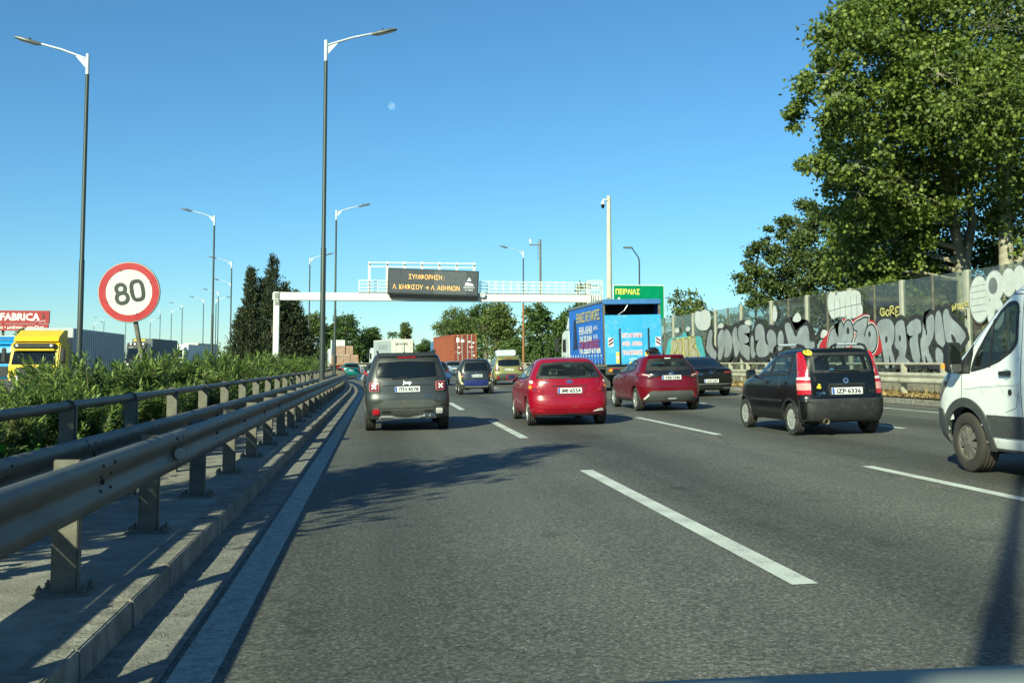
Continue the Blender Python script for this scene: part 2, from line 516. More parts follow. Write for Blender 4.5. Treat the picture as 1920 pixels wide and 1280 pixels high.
# the right edge of the carriageway runs straight on, its left edge follows the median
road = strip('road', lambda y: -1.34 + bend(y), lambda y: 14.35 + bend(y), YS, lambda x, y: ground_z(x - bend(y)), M['asphalt'], cols=12)
tag(road, 'grey asphalt motorway carriageway with grit and tar seams')
opp = strip('opposite_road', lambda y: -27 + bend(y), lambda y: -11.6 + bend(y), YS, lambda x, y: opp_z(y), M['asphalt'])
tag(opp, 'asphalt of the opposite carriageway beyond the hedge')
strip('median_soil', lambda y: -11.6 + bend(y), lambda y: -2.72 + bend(y), YS, lambda x, y: -.10 if x > -4 + bend(y) else -.38, M['soil'])
strip('verge_soil', lambda y: 14.55 + bend(y), lambda y: 60.0, YS, lambda x, y: .50, M['soil'])

marks = empty('lane_markings'); tag(marks, 'white painted lane dashes and edge lines', kind='structure')
def mark(name, poly, mt=None, dz=.004):
    n = len(poly)
    return MB().add([(x, y, ground_z(x - bend(y)) + dz) for x, y in poly], [tuple(range(n))]).build(name, mt or M['line'], marks)
def dash(x, y0, y1, w=.17, curve=0.0):
    ys = frange(y0, y1, 2.0)
    L = [(x - w / 2 + bend(y) * curve, y) for y in ys]; Rr = [(x + w / 2 + bend(y) * curve, y) for y in ys]
    mark('lane_dash', L + Rr[::-1])
for y0, y1 in ((-6, .4), (6.2, 13.05), (18.7, 24.4), (30.2, 35.8), (41.6, 47.2), (53, 58.6), (64.4, 70), (75.8, 81.4), (87, 92.6)):
    dash(2.67 if y0 < 25 else 2.45, y0, y1, curve=1)
for y0, y1 in ((-6, .4), (6.4, 12.35), (18.05, 24.0), (29.8, 35.4), (41.2, 46.8), (52.6, 58.2), (64, 69.6), (75.4, 81), (86.8, 92.4), (98.2, 104)):
    dash(6.17, y0, y1, w=.15, curve=1)
    dash(9.8, y0 + .05, y1 + .05, w=.15, curve=1)
def solid(name, x, w, y0, y1, curve, mt=None):
    ys = frange(y0, y1, 3.0)
    n = len(ys)
    vv = [(x - w / 2 + bend(y) * curve, y, ground_z(x) + .004) for y in ys] + [(x + w / 2 + bend(y) * curve, y, ground_z(x) + .004) for y in ys]
    MB().add(vv, [(i, i + n, i + n + 1, i + 1) for i in range(n - 1)]).build(name, mt or M['line'], marks)
solid('edge_line', -.86, .21, -10, 130, 1.0, M['worn_line'])
solid('edge_line', 12.96, .16, -10, 200, 1)
solid('edge_line', 13.86, .12, 8, 200, 1, M['worn_line'])
for k in range(10):      # hatching between the two right-hand lines
    y = 22 + k * 4.5
    q = bend(y)
    mark('hatch_bar', [(13.06 + q, y), (13.06 + q, y + .45), (13.78 + q, y + 1.3), (13.78 + q, y + .85)], M['worn_line'])

# dusty gutter, kerb stones and slab under the rails
gut = strip('gutter', lambda y: -1.35 + bend(y), lambda y: -1.00 + bend(y), frange(-8, 120, 2), lambda x, y: ground_z(x) + .006, M['gutter'])
tag(gut, 'dusty gutter strip along the kerb')
kerb = empty('kerb'); tag(kerb, 'grey concrete kerb of separate stones beside the near lane', kind='structure')
KZ = .135
for k in range(52):
    y0 = -3.0 + k * 1.0
    ln = .985
    j = random.uniform(-.006, .006); dz = random.uniform(-.006, .006); ch = random.uniform(.008, .022)
    x1 = -1.345 + bend(y0 + .5) + j; x0 = x1 - .185
    za, zb = -.2, KZ + dz
    pr = [(x0, za), (x1, za), (x1 - .012, zb - ch), (x1 - ch - .008, zb), (x0, zb)]
    MB().prism(pr, 'y', y0, y0 + ln).build('kerb_stone', M['kerb'], kerb, bevel=.007)
far = MB()
for k in range(40):
    y0 = 49 + k * 2.0
    a0, a1 = bend(y0), bend(y0 + 1.97)
    far.add([(-1.53 + a0, y0, -.2), (-1.345 + a0, y0, -.2), (-1.36 + a0, y0, KZ), (-1.53 + a0, y0, KZ), (-1.53 + a1, y0 + 1.97, -.2), (-1.345 + a1, y0 + 1.97, -.2), (-1.36 + a1, y0 + 1.97, KZ), (-1.53 + a1, y0 + 1.97, KZ)],
            [(0, 1, 2, 3), (1, 5, 6, 2), (3, 2, 6, 7), (5, 4, 7, 6)])
far.build('distant_kerb_stones', M['kerb'], kerb, kind='stuff')
slab = strip('concrete_slab', lambda y: -2.75 + bend(y), lambda y: -1.50 + bend(y), frange(-8, 120, 2), lambda x, y: .127, M['slab'])
tag(slab, 'dusty concrete slab carrying the guardrail posts')
# right-hand kerb
rk = empty('verge_kerb'); tag(rk, 'low concrete kerb along the right verge', kind='structure')
for k in range(30):
    y0 = 12 + k * 2.0
    MB().box(14.36 + bend(y0 + 1), 14.55 + bend(y0 + 1), y0, y0 + 1.97, .1, .47 + random.uniform(-.008, .008)).build('kerb_stone', M['kerb'], rk, bevel=.02)
MB().sweep([(0, .1), (.19, .1), (.19, .47), (0, .47)], [(14.36 + bend(t), t, 0) for t in frange(72, 240, 4)]).build('distant_kerb_stones', M['kerb'], rk, kind='stuff')

# grit lying in the gutter and dead leaves on the right verge
def scatter(name, n, xf, y0, y1, zf, smin, smax, mt, label, flat=.5):
    vv = []; ff = []
    for _ in range(n):
        y = y0 + (y1 - y0) * random.random() ** 1.6
        x = xf(y); z = zf(x); s_ = random.uniform(smin, smax); a = random.uniform(0, 6.28); t = random.uniform(-flat, flat)
        u = Vector((math.cos(a), math.sin(a), t)) * s_; w = Vector((-math.sin(a), math.cos(a), random.uniform(-flat, flat))) * s_ * .6
        p = Vector((x, y, z + s_ * .35)); b = len(vv)
        vv += [p - u, p + w, p + u, p - w, p + Vector((0, 0, s_ * .5))]
        ff += [(b, b + 1, b + 4), (b + 1, b + 2, b + 4), (b + 2, b + 3, b + 4), (b + 3, b, b + 4), (b, b + 3, b + 2, b + 1)]
    return tag(MB().add(vv, ff).build(name, mt, kind='stuff', recalc=False), label, kind='stuff')
scatter('grit', 1500, lambda y: random.choice((random.uniform(-1.33, -1.02), random.gauss(-1.30, .03))) + bend(y), 1.5, 30, lambda x: ground_z(x) + .006, .004, .014, M['gutter'], 'small stones and dust lying in the gutter')
M['dead_leaf'] = leaf_mat('dead_leaf', (.22, .13, .05), (.48, .34, .16), .2, .8)
scatter('dry_leaves', 7000, lambda y: random.uniform(14.6, 16.0), 18, 75, lambda x: .50, .04, .10, M['dead_leaf'], 'dry fallen leaves under the right guardrail', 1.2)
M['straw'] = leaf_mat('dry_grass', (.26, .19, .07), (.46, .36, .16), .3, .8)
vv = []; ff = []
for _ in range(5000):
    y = random.uniform(18, 80); x = random.gauss(15.3, .35); h_ = random.uniform(.1, .38); a = random.uniform(0, 6.28); l = random.uniform(-.12, .12)
    b = len(vv); w = .008
    vv += [(x - w * math.cos(a), y - w * math.sin(a), .5), (x + w * math.cos(a), y + w * math.sin(a), .5), (x + l, y + l * .6, .5 + h_)]
    ff.append((b, b + 1, b + 2))
tag(MB().add(vv, ff).build('dry_grass', M['straw'], kind='stuff', recalc=False), 'straw coloured dry grass along the barrier foot', kind='stuff')

# ------------------------------------------------------------------ guardrails
WB = [(0, .155), (.022, .153), (.046, .138), (.062, .112), (.066, .085), (.058, .058), (.024, .022), (.018, 0), (.024, -.022), (.058, -.058), (.066, -.085), (.062, -.112), (.046, -.138), (.022, -.153), (0, -.155)]
WB_LOOP = WB + [(a - .006, b * .985) for a, b in reversed(WB)]
WB_FLIP = [(-a, b) for a, b in WB_LOOP]
def wbeam(parent, x, y0, y1, zc, seg, curve=1.0, flip=False, mt=None):
    """each rail length is a piece of its own, lapped over the next"""
    y = y0; k = 0
    while y < y1 - .1:
        e = min(y1, y + seg)
        path = [(x + bend(t) * curve + (.005 if k % 2 else 0), t, zc) for t in frange(y - .16, e + .16, 1.6)]
        MB().sweep(WB_FLIP if flip else WB_LOOP, path).build('rail', mt or M['galv'], parent, smooth=50)
        y = e; k += 1
BOLT = MB().lathe([(0, 0.0001), (0, 1), (1.1, .8), (1.3, 0.0001)], 8, 'x').mesh('bolt')
def bolts(parent, x, y, zc):
    for dy, dz, r_ in ((0, 0, .019), (-.11, .045, .012), (.11, .045, .012), (-.11, -.045, .012), (.11, -.045, .012), (-.13, .105, .012), (.13, .105, .012)):
        o = link_mesh('bolt', BOLT, M['bolt'], parent, (x + (.018 if abs(dz) < .02 else (.040 if abs(dz) < .06 else .058)), y + dy, zc + dz)); o.scale = (r_, r_, r_)

post_me = None
gr = empty('guardrail', (-1.75, 6.24, .125)); tag(gr, 'steel guardrail with short bolted posts right at the kerb', 'guardrail')
gr.location = (0, 0, 0)
wbeam(gr, -1.655, -4, 108, .745, 4.2)
cpost = MB().box(-.045, .045, -.004, .004, 0, 1).mesh('post')
PY = [6.24 + 2.14 * k for k in range(-4, 46)]
def c_post(z1, w=.14, d=.10, t=.012, base=True):
    b = MB()
    b.box(-d / 2, d / 2, -w / 2 + .001, -w / 2 + t, 0, z1)          # channel section: web facing the camera, two flanges
    b.box(-d / 2, -d / 2 + t, -w / 2 + t, w / 2, 0, z1)
    b.box(d / 2 - t, d / 2, -w / 2 + t, w / 2, 0, z1)
    return b
post_near = c_post(.765, w=.09, d=.145).mesh('post', bevel=.006)
plate_me = MB().box(-.16, .16, -.12, .12, 0, .014)
for sx in (-.12, .12):
    for sy in (-.08, .08): plate_me.lathe([(.012, .0001), (.012, .02), (.045, .018), (.05, .0001)], 6, 'z', (sx, sy, 0)); plate_me.lathe([(.04, .0001), (.04, .009), (.06, .009), (.061, .0001)], 6, 'z', (sx, sy, 0))
plate_me = plate_me.mesh('base_plate')
spacer = MB().box(-.055, .095, -.05, .05, -.12, .12).mesh('spacer', bevel=.008)
for y in PY:
    x = -1.79 + bend(y)
    p = link_mesh('post', post_near, M['galv_dull'], gr, (x, y, .127), (0, 0, random.uniform(-.02, .02)))
    if y < 40: link_mesh('base_plate', plate_me, M['galv_dull'], p, (0, 0, 0))
    link_mesh('spacer', spacer, M['galv_dull'], p, (.045, .11, .6))
    if 3 < y < 22: bolts(gr, -1.655, y + .11, .745)
# the round white reflector on the front rail
rf = MB().lathe([(0, .0001), (0, .045), (.012, .045), (.02, .035), (.022, .0001)], 18, 'y', (-1.57, 8.4, .73)).build('reflector', mat('old_reflector', (.42, .41, .36), .5), gr)
MB().lathe([(0, .0001), (0, .05), (.01, .05), (.01, .0001)], 16, 'y', (-1.575, 8.425, .73)).build('reflector_bracket', M['bolt'], gr)

gr2 = empty('guardrail'); tag(gr2, 'taller guardrail with tubular handrail in front of the oleander hedge', 'guardrail')
wbeam(gr2, -2.34, -4, 108, .70, 4.2)
b = MB().tube([(-2.5 + bend(t), t, 1.10) for t in frange(-4, 110, 2.0)], .040, 10)
b.build('handrail', M['galv'], gr2, smooth=60)
tall = c_post(1.01, w=.08, d=.13).mesh('post', bevel=.006)
loop_me = MB().tube([(.0, 0, .95), (-.052, 0, .955), (-.056, 0, 1.0), (-.04, 0, 1.03), (0, 0, 1.045), (.04, 0, 1.03), (.056, 0, 1.0), (.052, 0, .955)], .014, 6).mesh('pipe_clamp', smooth=60)
for k in range(-5, 46):
    y = 8.64 + 2.12 * k
    x = -2.5 + bend(y)
    p = link_mesh('post', tall, M['galv_dull'], gr2, (x, y, .08), (0, random.uniform(-.012, .012), 0))
    if 0 < y < 50: link_mesh('pipe_clamp', loop_me, M['galv'], p, (0, 0, .02))
    link_mesh('spacer', spacer, M['galv_dull'], p, (.07, .1, .62))
    if 5 < y < 18: bolts(gr2, -2.34, y + .1, .70)

gr3 = empty('guardrail'); tag(gr3, 'sunlit beige guardrail with handrail below the graffiti barrier', 'guardrail')
M['beige_steel'] = mat('beige_painted_rail', (.44, .41, .32), .6, metal=.1, var=.15, scale=2, dirt=(.22, .18, .12), dirt_amt=.4)
wbeam(gr3, 14.95, 14, 180, 1.02, 4.2, 1, True, M['beige_steel'])
MB().tube([(15.1 + bend(t), t, 1.42) for t in frange(14, 180, 4)], .04, 8).build('handrail', M['beige_steel'], gr3, smooth=60)
post_r = c_post(.98, w=.09, d=.15).mesh('post')
for k in range(70):
    y = 15.2 + 2.1 * k
    link_mesh('post', post_r, M['beige_steel'], gr3, (15.1 + bend(y), y, .45))

# ------------------------------------------------------------------ street lamps
def make_lamp(H=13.0):
    root = empty('street_lamp')
    b = MB().tube([(0, 0, -.3), (0, 0, .02), (0, 0, H * .42), (0, 0, H * .425), (0, 0, H - .62)], [.105, .105, .095, .078, .066], 14)
    b.build('pole', M['pole'], root, smooth=50)
    MB().tube([(0, 0, H - .64), (0, 0, H + .12), (0, 0, H + .14)], [.072, .072, .04], 14).build('collar', M['silver'], root, smooth=50)
    a = MB().tube([(0.03, 0, H - .05), (.95, 0, H + .27), (1.75, 0, H + .47)], [.042, .038, .034], 10)
    a.build('arm', M['silver'], root, smooth=60)
    MB().prism([(.06, H - .10), (.06, H - .36), (.09, H - .36), (.42, H + .03), (.38, H + .05)], 'y', -.012, .012).build('gusset', M['silver'], root)
    # flat LED head: a shallow curved wedge
    hd = MB()
    secs = [(1.66, .055, .045, .44), (1.84, .12, .06, .47), (2.15, .155, .065, .55), (2.42, .14, .05, .625), (2.58, .085, .022, .655)]
    vv = []; ff = []
    for x, hw, hh, z in secs:
        for (sy, sz) in ((-1, -.5), (-.8, -1), (.8, -1), (1, -.5), (1, .3), (.6, 1), (-.6, 1), (-1, .3)): vv.append((x, hw * sy, H + z + hh * sz))
    for i in range(len(secs) - 1):
        for k in range(8): ff.append((i * 8 + k, i * 8 + (k + 1) % 8, (i + 1) * 8 + (k + 1) % 8, (i + 1) * 8 + k))
    ff += [tuple(range(7, -1, -1)), tuple(range(32, 40))]
    h = hd.add(vv, ff).build('lamp_head', M['lamp_head'], root, smooth=40)
    MB().add([(1.9, -.1, H + .41), (2.45, -.1, H + .565), (2.45, .1, H + .565), (1.9, .1, H + .41)], [(0, 1, 2, 3)]).build('lens', M['lamp_glass'], h)
    MB().lathe([(0, .0001), (0, .035), (.07, .035), (.09, .0001)], 10, 'z', (2.05, 0, H + .58)).build('sensor', M['bolt'], h)
    return root
lamp0 = make_lamp()
lamps = [  # x, y, base height, faces right (+1) or left (-1), label
    (-2.05, 37.0, .1, 1, 'tall dark street lamp rising from the guardrail, arm towards the road'),
    (-2.05, -2.5, .1, 1, 'street lamp behind the viewer casting the long pole shadow'),
    (-3.4, 78.2, .0, 1, 'slim street lamp just right of the tall near one'),
    (-7.8, 114.2, .0, 1, 'street lamp whose arm passes behind the near lamp pole'),
    (-10.8, 38.5, -.3, -1, 'tall dark street lamp beside the yellow truck, arm pointing left'),
    (-12.8, 80.3, -.3, -1, 'street lamp between the speed sign and the cypress, tallest there'),
    (-16.6, 116.6, -.3, -1, 'street lamp close left of the cypress'),
    (-21.0, 147.3, -.3, -1, 'street lamp with its head just below the previous one near the cypress'),
    (-25.8, 167.3, -.3, -1, 'distant street lamp left of the cypress, arm pointing left'),
    (-31.4, 187.0, -.3, -1, 'distant street lamp right of the speed sign above the far cars'),
    (-38.7, 206.4, -.3, -1, 'distant street lamp next to the right rim of the speed sign'),
    (-29.2, 186.8, -.3, 1, 'distant right-facing street lamp among the left-facing row'),
    (-44.9, 227.4, -.3, 1, 'far right-facing street lamp beside the speed sign'),
    (-47.3, 227.7, -.3, -1, 'far street lamp partly hidden by the speed sign rim'),
    (-60.3, 278.2, -.3, 1, 'far street lamp half hidden behind the speed sign'),
    (-66.0, 276.0, -.3, -1, 'far street lamp behind the lower rim of the speed sign'),
    (-71.5, 276.1, -.3, -1, 'tiny left-facing street lamp above the long grey trailer'),
    (-82.0, 306.1, -.3, 1, 'tiny right-facing street lamp above the long grey trailer'),
]
for i, (x, y, z, s_, lab) in enumerate(lamps):
    o = lamp0 if i == 0 else copy_tree(lamp0)
    o.location = (x, y, z); o.rotation_euler = (0, 0, 0 if s_ > 0 else math.pi)
    tag(o, lab, 'street lamp', 'street lamps along the median')
lr = copy_tree(lamp0); lr.location = (15.2, 107.3, .3); lr.rotation_euler = (0, 0, math.pi)
tag(lr, 'street lamp with rusty brown lower pole at the right road edge', 'street lamp')
MB().tube([(0, 0, .02), (0, 0, 7.4)], [.13, .105], 12).build('rusty_sleeve', M['rust'], lr, smooth=60)
b = MB()
for a in range(9):      # bare twigs caught on the pole
    t = random.uniform(0, 6.28); z = 7.4 + random.random() * .5
    b.tube([(0, 0, z), (math.cos(t) * .5, math.sin(t) * .5, z + .6), (math.cos(t) * 1.0, math.sin(t) * 1.0, z + 1.3 + random.random())], [.03, .02, .008], 5)
b.build('twigs', M['wood'], lr)
lr2 = empty('street_lamp', (28.7, 110.1, .4)); tag(lr2, 'short bent street lamp rising behind the green sign', 'street lamp')
MB().tube([(0, 0, 0), (0, 0, 12.4), (-.1, -.05, 12.8), (-.9, -.3, 13.8)], [.11, .08, .07, .06], 10).build('pole', M['pole'], lr2, smooth=60)
MB().box(-1.9, -.85, -.5, -.15, 13.75, 13.95).build('lamp_head', M['lamp_head'], lr2, bevel=.05)

# ------------------------------------------------------------------ the leaning speed sign
sg = empty('speed_limit_sign', (-3.71, 16.0, 2.50), (0, 0, 0)); tag(sg, 'leaning round 80 speed limit sign with red rim above the hedge', 'road sign')
TILT = R(-12)
sg.location = (-3.30, 16.0, .0); sg.rotation_euler = (R(2), R(-10.5), R(-4))
SZ = 2.56
MB().tube([(0, .05, -.2), (0, .05, 2.5)], .036, 12).build('pole', M['galv_dull'], sg, smooth=60)
MB().lathe([(-.012, .0001), (-.012, .455), (-.006, .462), (.012, .462), (.012, .0001)], 56, 'y', (0, -.01, SZ)).build('sign_back', M['galv_dull'], sg, smooth=40)
M['sign_red'] = mat('sign_red', (.38, .018, .028), .45, var=.10, scale=6, dirt=(.34, .07, .07), dirt_amt=.25)
M['sign_white'] = mat('sign_white', (.60, .62, .55), .45, var=.05, scale=5, dirt=(.5, .5, .42), dirt_amt=.25)
def ring_y(name, r0, r1, y, c, mt, parent, n=64):
    vv = [(c[0] + r0 * math.cos(a), y, c[1] + r0 * math.sin(a)) for a in [2 * math.pi * k / n for k in range(n)]] + [(c[0] + r1 * math.cos(a), y, c[1] + r1 * math.sin(a)) for a in [2 * math.pi * k / n for k in range(n)]]
    return MB().add(vv, [(k, (k + 1) % n, (k + 1) % n + n, k + n) for k in range(n)]).build(name, mt, parent)
disc = MB().add([(.455 * math.cos(2 * math.pi * k / 64), -.026, SZ + .455 * math.sin(2 * math.pi * k / 64)) for k in range(64)], [tuple(range(64))]).build('sign_face', M['sign_white'], sg)
ring_y('red_rim', .345, .448, -.030, (0, SZ), M['sign_red'], disc)
M['sign_black'] = mat('sign_black', (.035, .037, .037), .5)
def stroke_closed(pts, w):
    n = len(pts); o_ = offset_poly(pts, w / 2); i_ = offset_poly(pts, -w / 2)
    return o_ + i_, [(k, (k + 1) % n, (k + 1) % n + n, k + n) for k in range(n)]
def stadium(cx, cz, rx, rz, n=28, p=2.6):
    out = []
    for k in range(n):
        a = 2 * math.pi * k / n; c_, s_ = math.cos(a), math.sin(a)
        out.append((cx + rx * math.copysign(abs(c_) ** (2 / p), c_), cz + rz * math.copysign(abs(s_) ** (2 / p), s_)))
    return out
def digit(name, loops, y):
    b = MB()
    for i, l in enumerate(loops):
        v2, f2 = stroke_closed(l, .054)
        b.add([(x, y - i * .0006, z) for x, z in v2], f2)
    return b.build(name, M['sign_black'], disc)
digit('digit_eight', [stadium(-.112, SZ + .072, .066, .066, p=2.2), stadium(-.112, SZ - .068, .082, .078, p=2.2)], -.034)
digit('digit_zero', [stadium(.128, SZ + .006, .083, .142, p=3)], -.034)
for a in (100, 15, 195, 280, 0):
    r_ = .35 if a else .02
    MB().lathe([(0, .0001), (0, .009), (-.008, .009), (-.009, .0001)], 8, 'y', (r_ * math.cos(R(a)), -.031, SZ + r_ * math.sin(R(a)))).build('rivet', M['bolt'], disc)

# ------------------------------------------------------------------ the gantry and its message sign
ga = empty('sign_gantry', (-6.56, 66, 0)); tag(ga, 'white steel gantry spanning the carriageway with walkway railings', 'gantry')
ga.location = (0, 66, 0)
MB().box(-6.74, -6.38, -.18, .18, -.3, 5.42).build('post', M['white_steel'], ga, bevel=.02)
MB().box(14.1, 14.5, -.2, .2, .2, 5.42).build('post', M['white_steel'], ga, bevel=.02)
bm_ = MB().box(-6.36, 14.6, -.25, .25, 5.43, 5.94).build('beam', M['white_steel'], ga, bevel=.03)
MB().box(-6.80, -6.362, -.27, .27, 5.40, 5.96).build('corner_joint', M['white_steel'], ga, bevel=.06)
b = MB()
for k in range(6): b.box(-6.66 + k * .055, -6.635 + k * .055, -.29, -.268, 5.52, 5.90); b.box(-6.66 + k * .055, -6.635 + k * .055, -.20, -.182, 5.10, 5.36)
b.build('joint_bolts', M['galv_dull'], ga)
def railing(x0, x1, step, name='railing'):
    b = MB()
    for sy in (-.28, .55):
        for z in (6.10, 6.32, 6.54, 6.76): b.obox((x0, sy, z), (x1, sy, z), .03, .03)
        n = int(round((x1 - x0) / step))
        for k in range(n + 1):
            x = x0 + (x1 - x0) * k / n
            b.obox((x, sy, 5.95), (x, sy, 6.80), .032, .032)
    return b.build(name, M['white_steel'], ga)
railing(6.5, 14.55, .50); railing(-1.38, .40, .6)
MB().box(-1.4, 14.6, -.25, .55, 5.945, 5.975).build('walkway_deck', M['galv_dull'], ga)
b = MB()
for k in range(9): b.obox((14.0 + .5 * math.cos(k / 8 * math.pi + math.pi), -.75 + .0, 5.0), (14.0 + .5 * math.cos(k / 8 * math.pi + math.pi), -.75, 6.9), .03, .03)
for z in (5.3, 5.9, 6.4, 6.85): b.obox((13.5, -.75, z), (14.5, -.75, z), .03, .05)
for z in (5.3, 5.9, 6.4, 6.85): b.obox((14.5, -.75, z), (14.5, .5, z), .03, .05)
b.build('ladder_cage', M['white_steel'], ga)
b = MB()
b.obox((-.72, -.05, 5.95), (-.72, -.05, 7.98), .16, .16)
for z in (7.66, 7.93): b.obox((-.8, -.05, z), (6.2, -.05, z), .10, .07)
for k in range(6): x = .42 + k * 1.13; b.obox((x, -.06, 5.95), (x, -.06, 8.0), .15, .12)
b.build('sign_frame', M['white_steel'], ga)
b = MB()
for k in range(-1, 6): b.lathe([(0, .0001), (0, .055), (-.03, .055), (-.03, .0001)], 8, 'y', (.42 + k * 1.13, -.13, 7.8))
b.build('frame_bolts', M['bolt'], ga)
MB().lathe([(-.02, .0001), (-.05, .16), (0, .2), (.06, .16), (.1, .0001)], 14, 'y', (6.62, -.42, 5.86)).build('cable_coil', M['silver'], ga, smooth=60)

ms = empty('message_sign', (3.38, 65.45, 5.8), (0, R(1.4), 0)); tag(ms, 'dark electronic message board with orange lettering hung on the gantry', 'message sign')
M['sign_case'] = mat('sign_housing', (.028, .030, .033), .5)
M['led'] = mat('led_face', (.055, .062, .072), .55, var=.1, scale=4)
M['led2'] = mat('led_face_pale', (.085, .094, .102), .55, var=.1, scale=4)
M['led_orange'] = mat('led_orange', (.95, .52, .16), .6, var=0, emit=.28)
M['led_white'] = mat('led_white', (.85, .87, .88), .6, var=0, emit=.25)
case = MB().box(-2.93, 2.93, -.10, .30, -.01, 1.66).build('housing', M['sign_case'], ms, bevel=.03)
MB().prism([(-.08, -.02), (.28, -.02), (.20, -.22), (.05, -.22)], 'x', -2.8, 2.9).build('lower_hood', M['sign_case'], ms)
for k in range(8):
    x0 = -2.85 + k * .7125
    p = MB().box(x0 + .003, x0 + .7095, -.118, -.103, .09, 1.58).build('screen_panel', M['led'] if k < 4 or k == 7 else M['led2'], ms)
fz = lambda y, cx, cz: (lambda u, v: (cx + u, y, cz + v))
text_on('message_line', 'ΣΥΜΦΟΡΗΣΗ :', .42, fz(-.124, -.45, 1.0), M['led_orange'], ms, bold=0, fit=2.3)
text_on('message_line', 'Λ. ΚΗΦΙΣΟΥ → Λ. ΑΘΗΝΩΝ', .42, fz(-.124, -.45, .33), M['led_orange'], ms, bold=0, fit=4.3)
lg = MB().add([(2.17, -.124, .98), (2.30, -.124, 1.22), (2.44, -.124, 1.02), (2.38, -.124, 1.0)], [(0, 1, 2, 3)])
lg.add([(2.02, -.124, .69), (2.12, -.124, .90), (2.50, -.124, .82), (2.61, -.124, .69)], [(0, 1, 2, 3)])
lg.build('logo', M['led_white'], ms)
text_on('logo_text', 'ΠΕΡΙΦΕΡΕΙΑ', .12, fz(-.124, 2.31, .52), M['led_white'], ms, fit=.72)
text_on('logo_text', 'ΑΤΤΙΚΗΣ', .12, fz(-.124, 2.31, .36), M['led_white'], ms, fit=.5)

# ------------------------------------------------------------------ green sign, masts, billboard, moon
gs = empty('direction_sign', (16.1, 62, .4)); tag(gs, 'green motorway direction sign above the blue truck', 'road sign')
M['sign_green'] = mat('sign_green', (.004, .20, .085), .45, var=.08)
M['sign_yellow'] = mat('sign_yellow', (.80, .70, .12), .5, var=.05)
pl = MB().box(-1.65, 1.65, -.04, .02, 3.3, 5.93).build('sign_panel', M['sign_white'], gs, bevel=.01)
MB().box(-1.60, 1.60, -.05, -.042, 3.35, 5.88).build('green_face', M['sign_green'], pl)
text_on('sign_text', 'ΠΕΙΡΑΙΑΣ', .44, lambda u, v: (-.72 + u, -.056, 5.34 + v), M['sign_yellow'], pl, bold=.012, fit=1.55)
MB().add([(-1.28, -.056, 5.18), (-1.52, -.056, 4.82), (-1.36, -.056, 4.82), (-1.36, -.056, 4.1), (-1.2, -.056, 4.1), (-1.2, -.056, 4.82), (-1.04, -.056, 4.82)], [tuple(range(7))]).build('arrow', M['sign_white'], pl)
for x in (-1.2, 1.2): MB().tube([(x, .12, 0), (x, .12, 5.8)], .09, 10).build('post', M['galv_dull'], gs, smooth=60)

cp = empty('concrete_pole', (15.6, 68.0, .35)); tag(cp, 'tall pale concrete pole with a dome camera near its top', 'pole')
MB().tube([(0, 0, -.2), (0, 0, 12.6)], [.235, .135], 14).build('shaft', M['concrete_pole'], cp, smooth=60)
b = MB().tube([(-.12, -.1, 12.3), (-.42, -.15, 12.32), (-.45, -.15, 12.2)], .05, 8); b.lathe([(.22, .0001), (.2, .10), (.02, .14), (-.02, .15), (-.03, .0001)], 14, 'z', (-.45, -.15, 12.0))
b.build('camera_bracket', M['white_steel'], cp, smooth=50)
MB().lathe([(0, .13), (-.16, .12), (-.26, .06), (-.28, .0001)], 14, 'z', (-.45, -.15, 11.97)).build('camera_dome', M['dark_glass'], cp, smooth=60)

mt_ = empty('camera_mast', (21.4, 134.6, 0)); tag(mt_, 'thin grey mast with a side bracket above the far trees', 'mast')
MB().tube([(0, 0, 0), (0, 0, 18.1)], [.22, .12], 10).build('shaft', M['galv_dull'], mt_, smooth=60)
b = MB(); b.obox((0, -.1, 17.3), (-1.5, -.1, 17.3), .12, .14)
for z in (17.6, 16.9, 16.2, 15.5): b.obox((0, -.1, z), (-.35, -.1, z), .05, .05)
b.obox((-.35, -.1, 15.4), (-.35, -.1, 17.8), .06, .06); b.build('bracket', M['galv_dull'], mt_)
MB().box(-1.5, -1.3, -.3, .1, 17.45, 18.1).build('camera', M['white_steel'], mt_, bevel=.05)

bb = empty('billboard', (-42.0, 120, 0)); tag(bb, 'red billboard with white FABRICA lettering behind the trucks', 'billboard')
M['bb_red'] = mat('billboard_red', (.30, .020, .022), .6, var=.08)
p1 = MB().box(-6.0, 5.02, -.15, .15, 5.85, 7.3).build('upper_panel', M['bb_red'], bb)
p2 = MB().box(-6.0, 4.94, -.13, .13, 5.05, 5.80).build('lower_panel', M['bb_red'], bb)
vv_, ff_ = text_mesh('FABRICA', 1.12, .045)
text_on('billboard_text', 'FABRICA', 1.10, lambda u, v: (1.88 + u, -.16, 6.22 + v), M['white'], p1, bold=.035, fit=4.2)
text_on('billboard_text', 'πλακάκι • μπάνιο • κουζίνα', .5, lambda u, v: (1.35 + u, -.14, 5.25 + v), M['white'], p2, bold=.008, fit=6.3)
MB().tube([(3.1, -.16, 6.12), (3.5, -.16, 6.22), (3.55, -.16, 6.05), (3.95, -.16, 6.2), (4.0, -.16, 6.02), (4.45, -.16, 6.18), (4.62, -.16, 6.14), (4.6, -.16, 5.95)], .03, 5).build('flourish', M['white'], p1)
MB().add([(4.3, -.158, 6.4), (4.55, -.158, 6.4), (4.48, -.158, 7.05), (4.42, -.158, 7.05)], [(0, 1, 2, 3)]).build('bottle_print', M['ink'], p1)
for x in (-4, 0, 3.6): MB().tube([(x, .3, -.7), (x, .3, 7.0)], .15, 8).build('post', M['galv_dull'], bb)

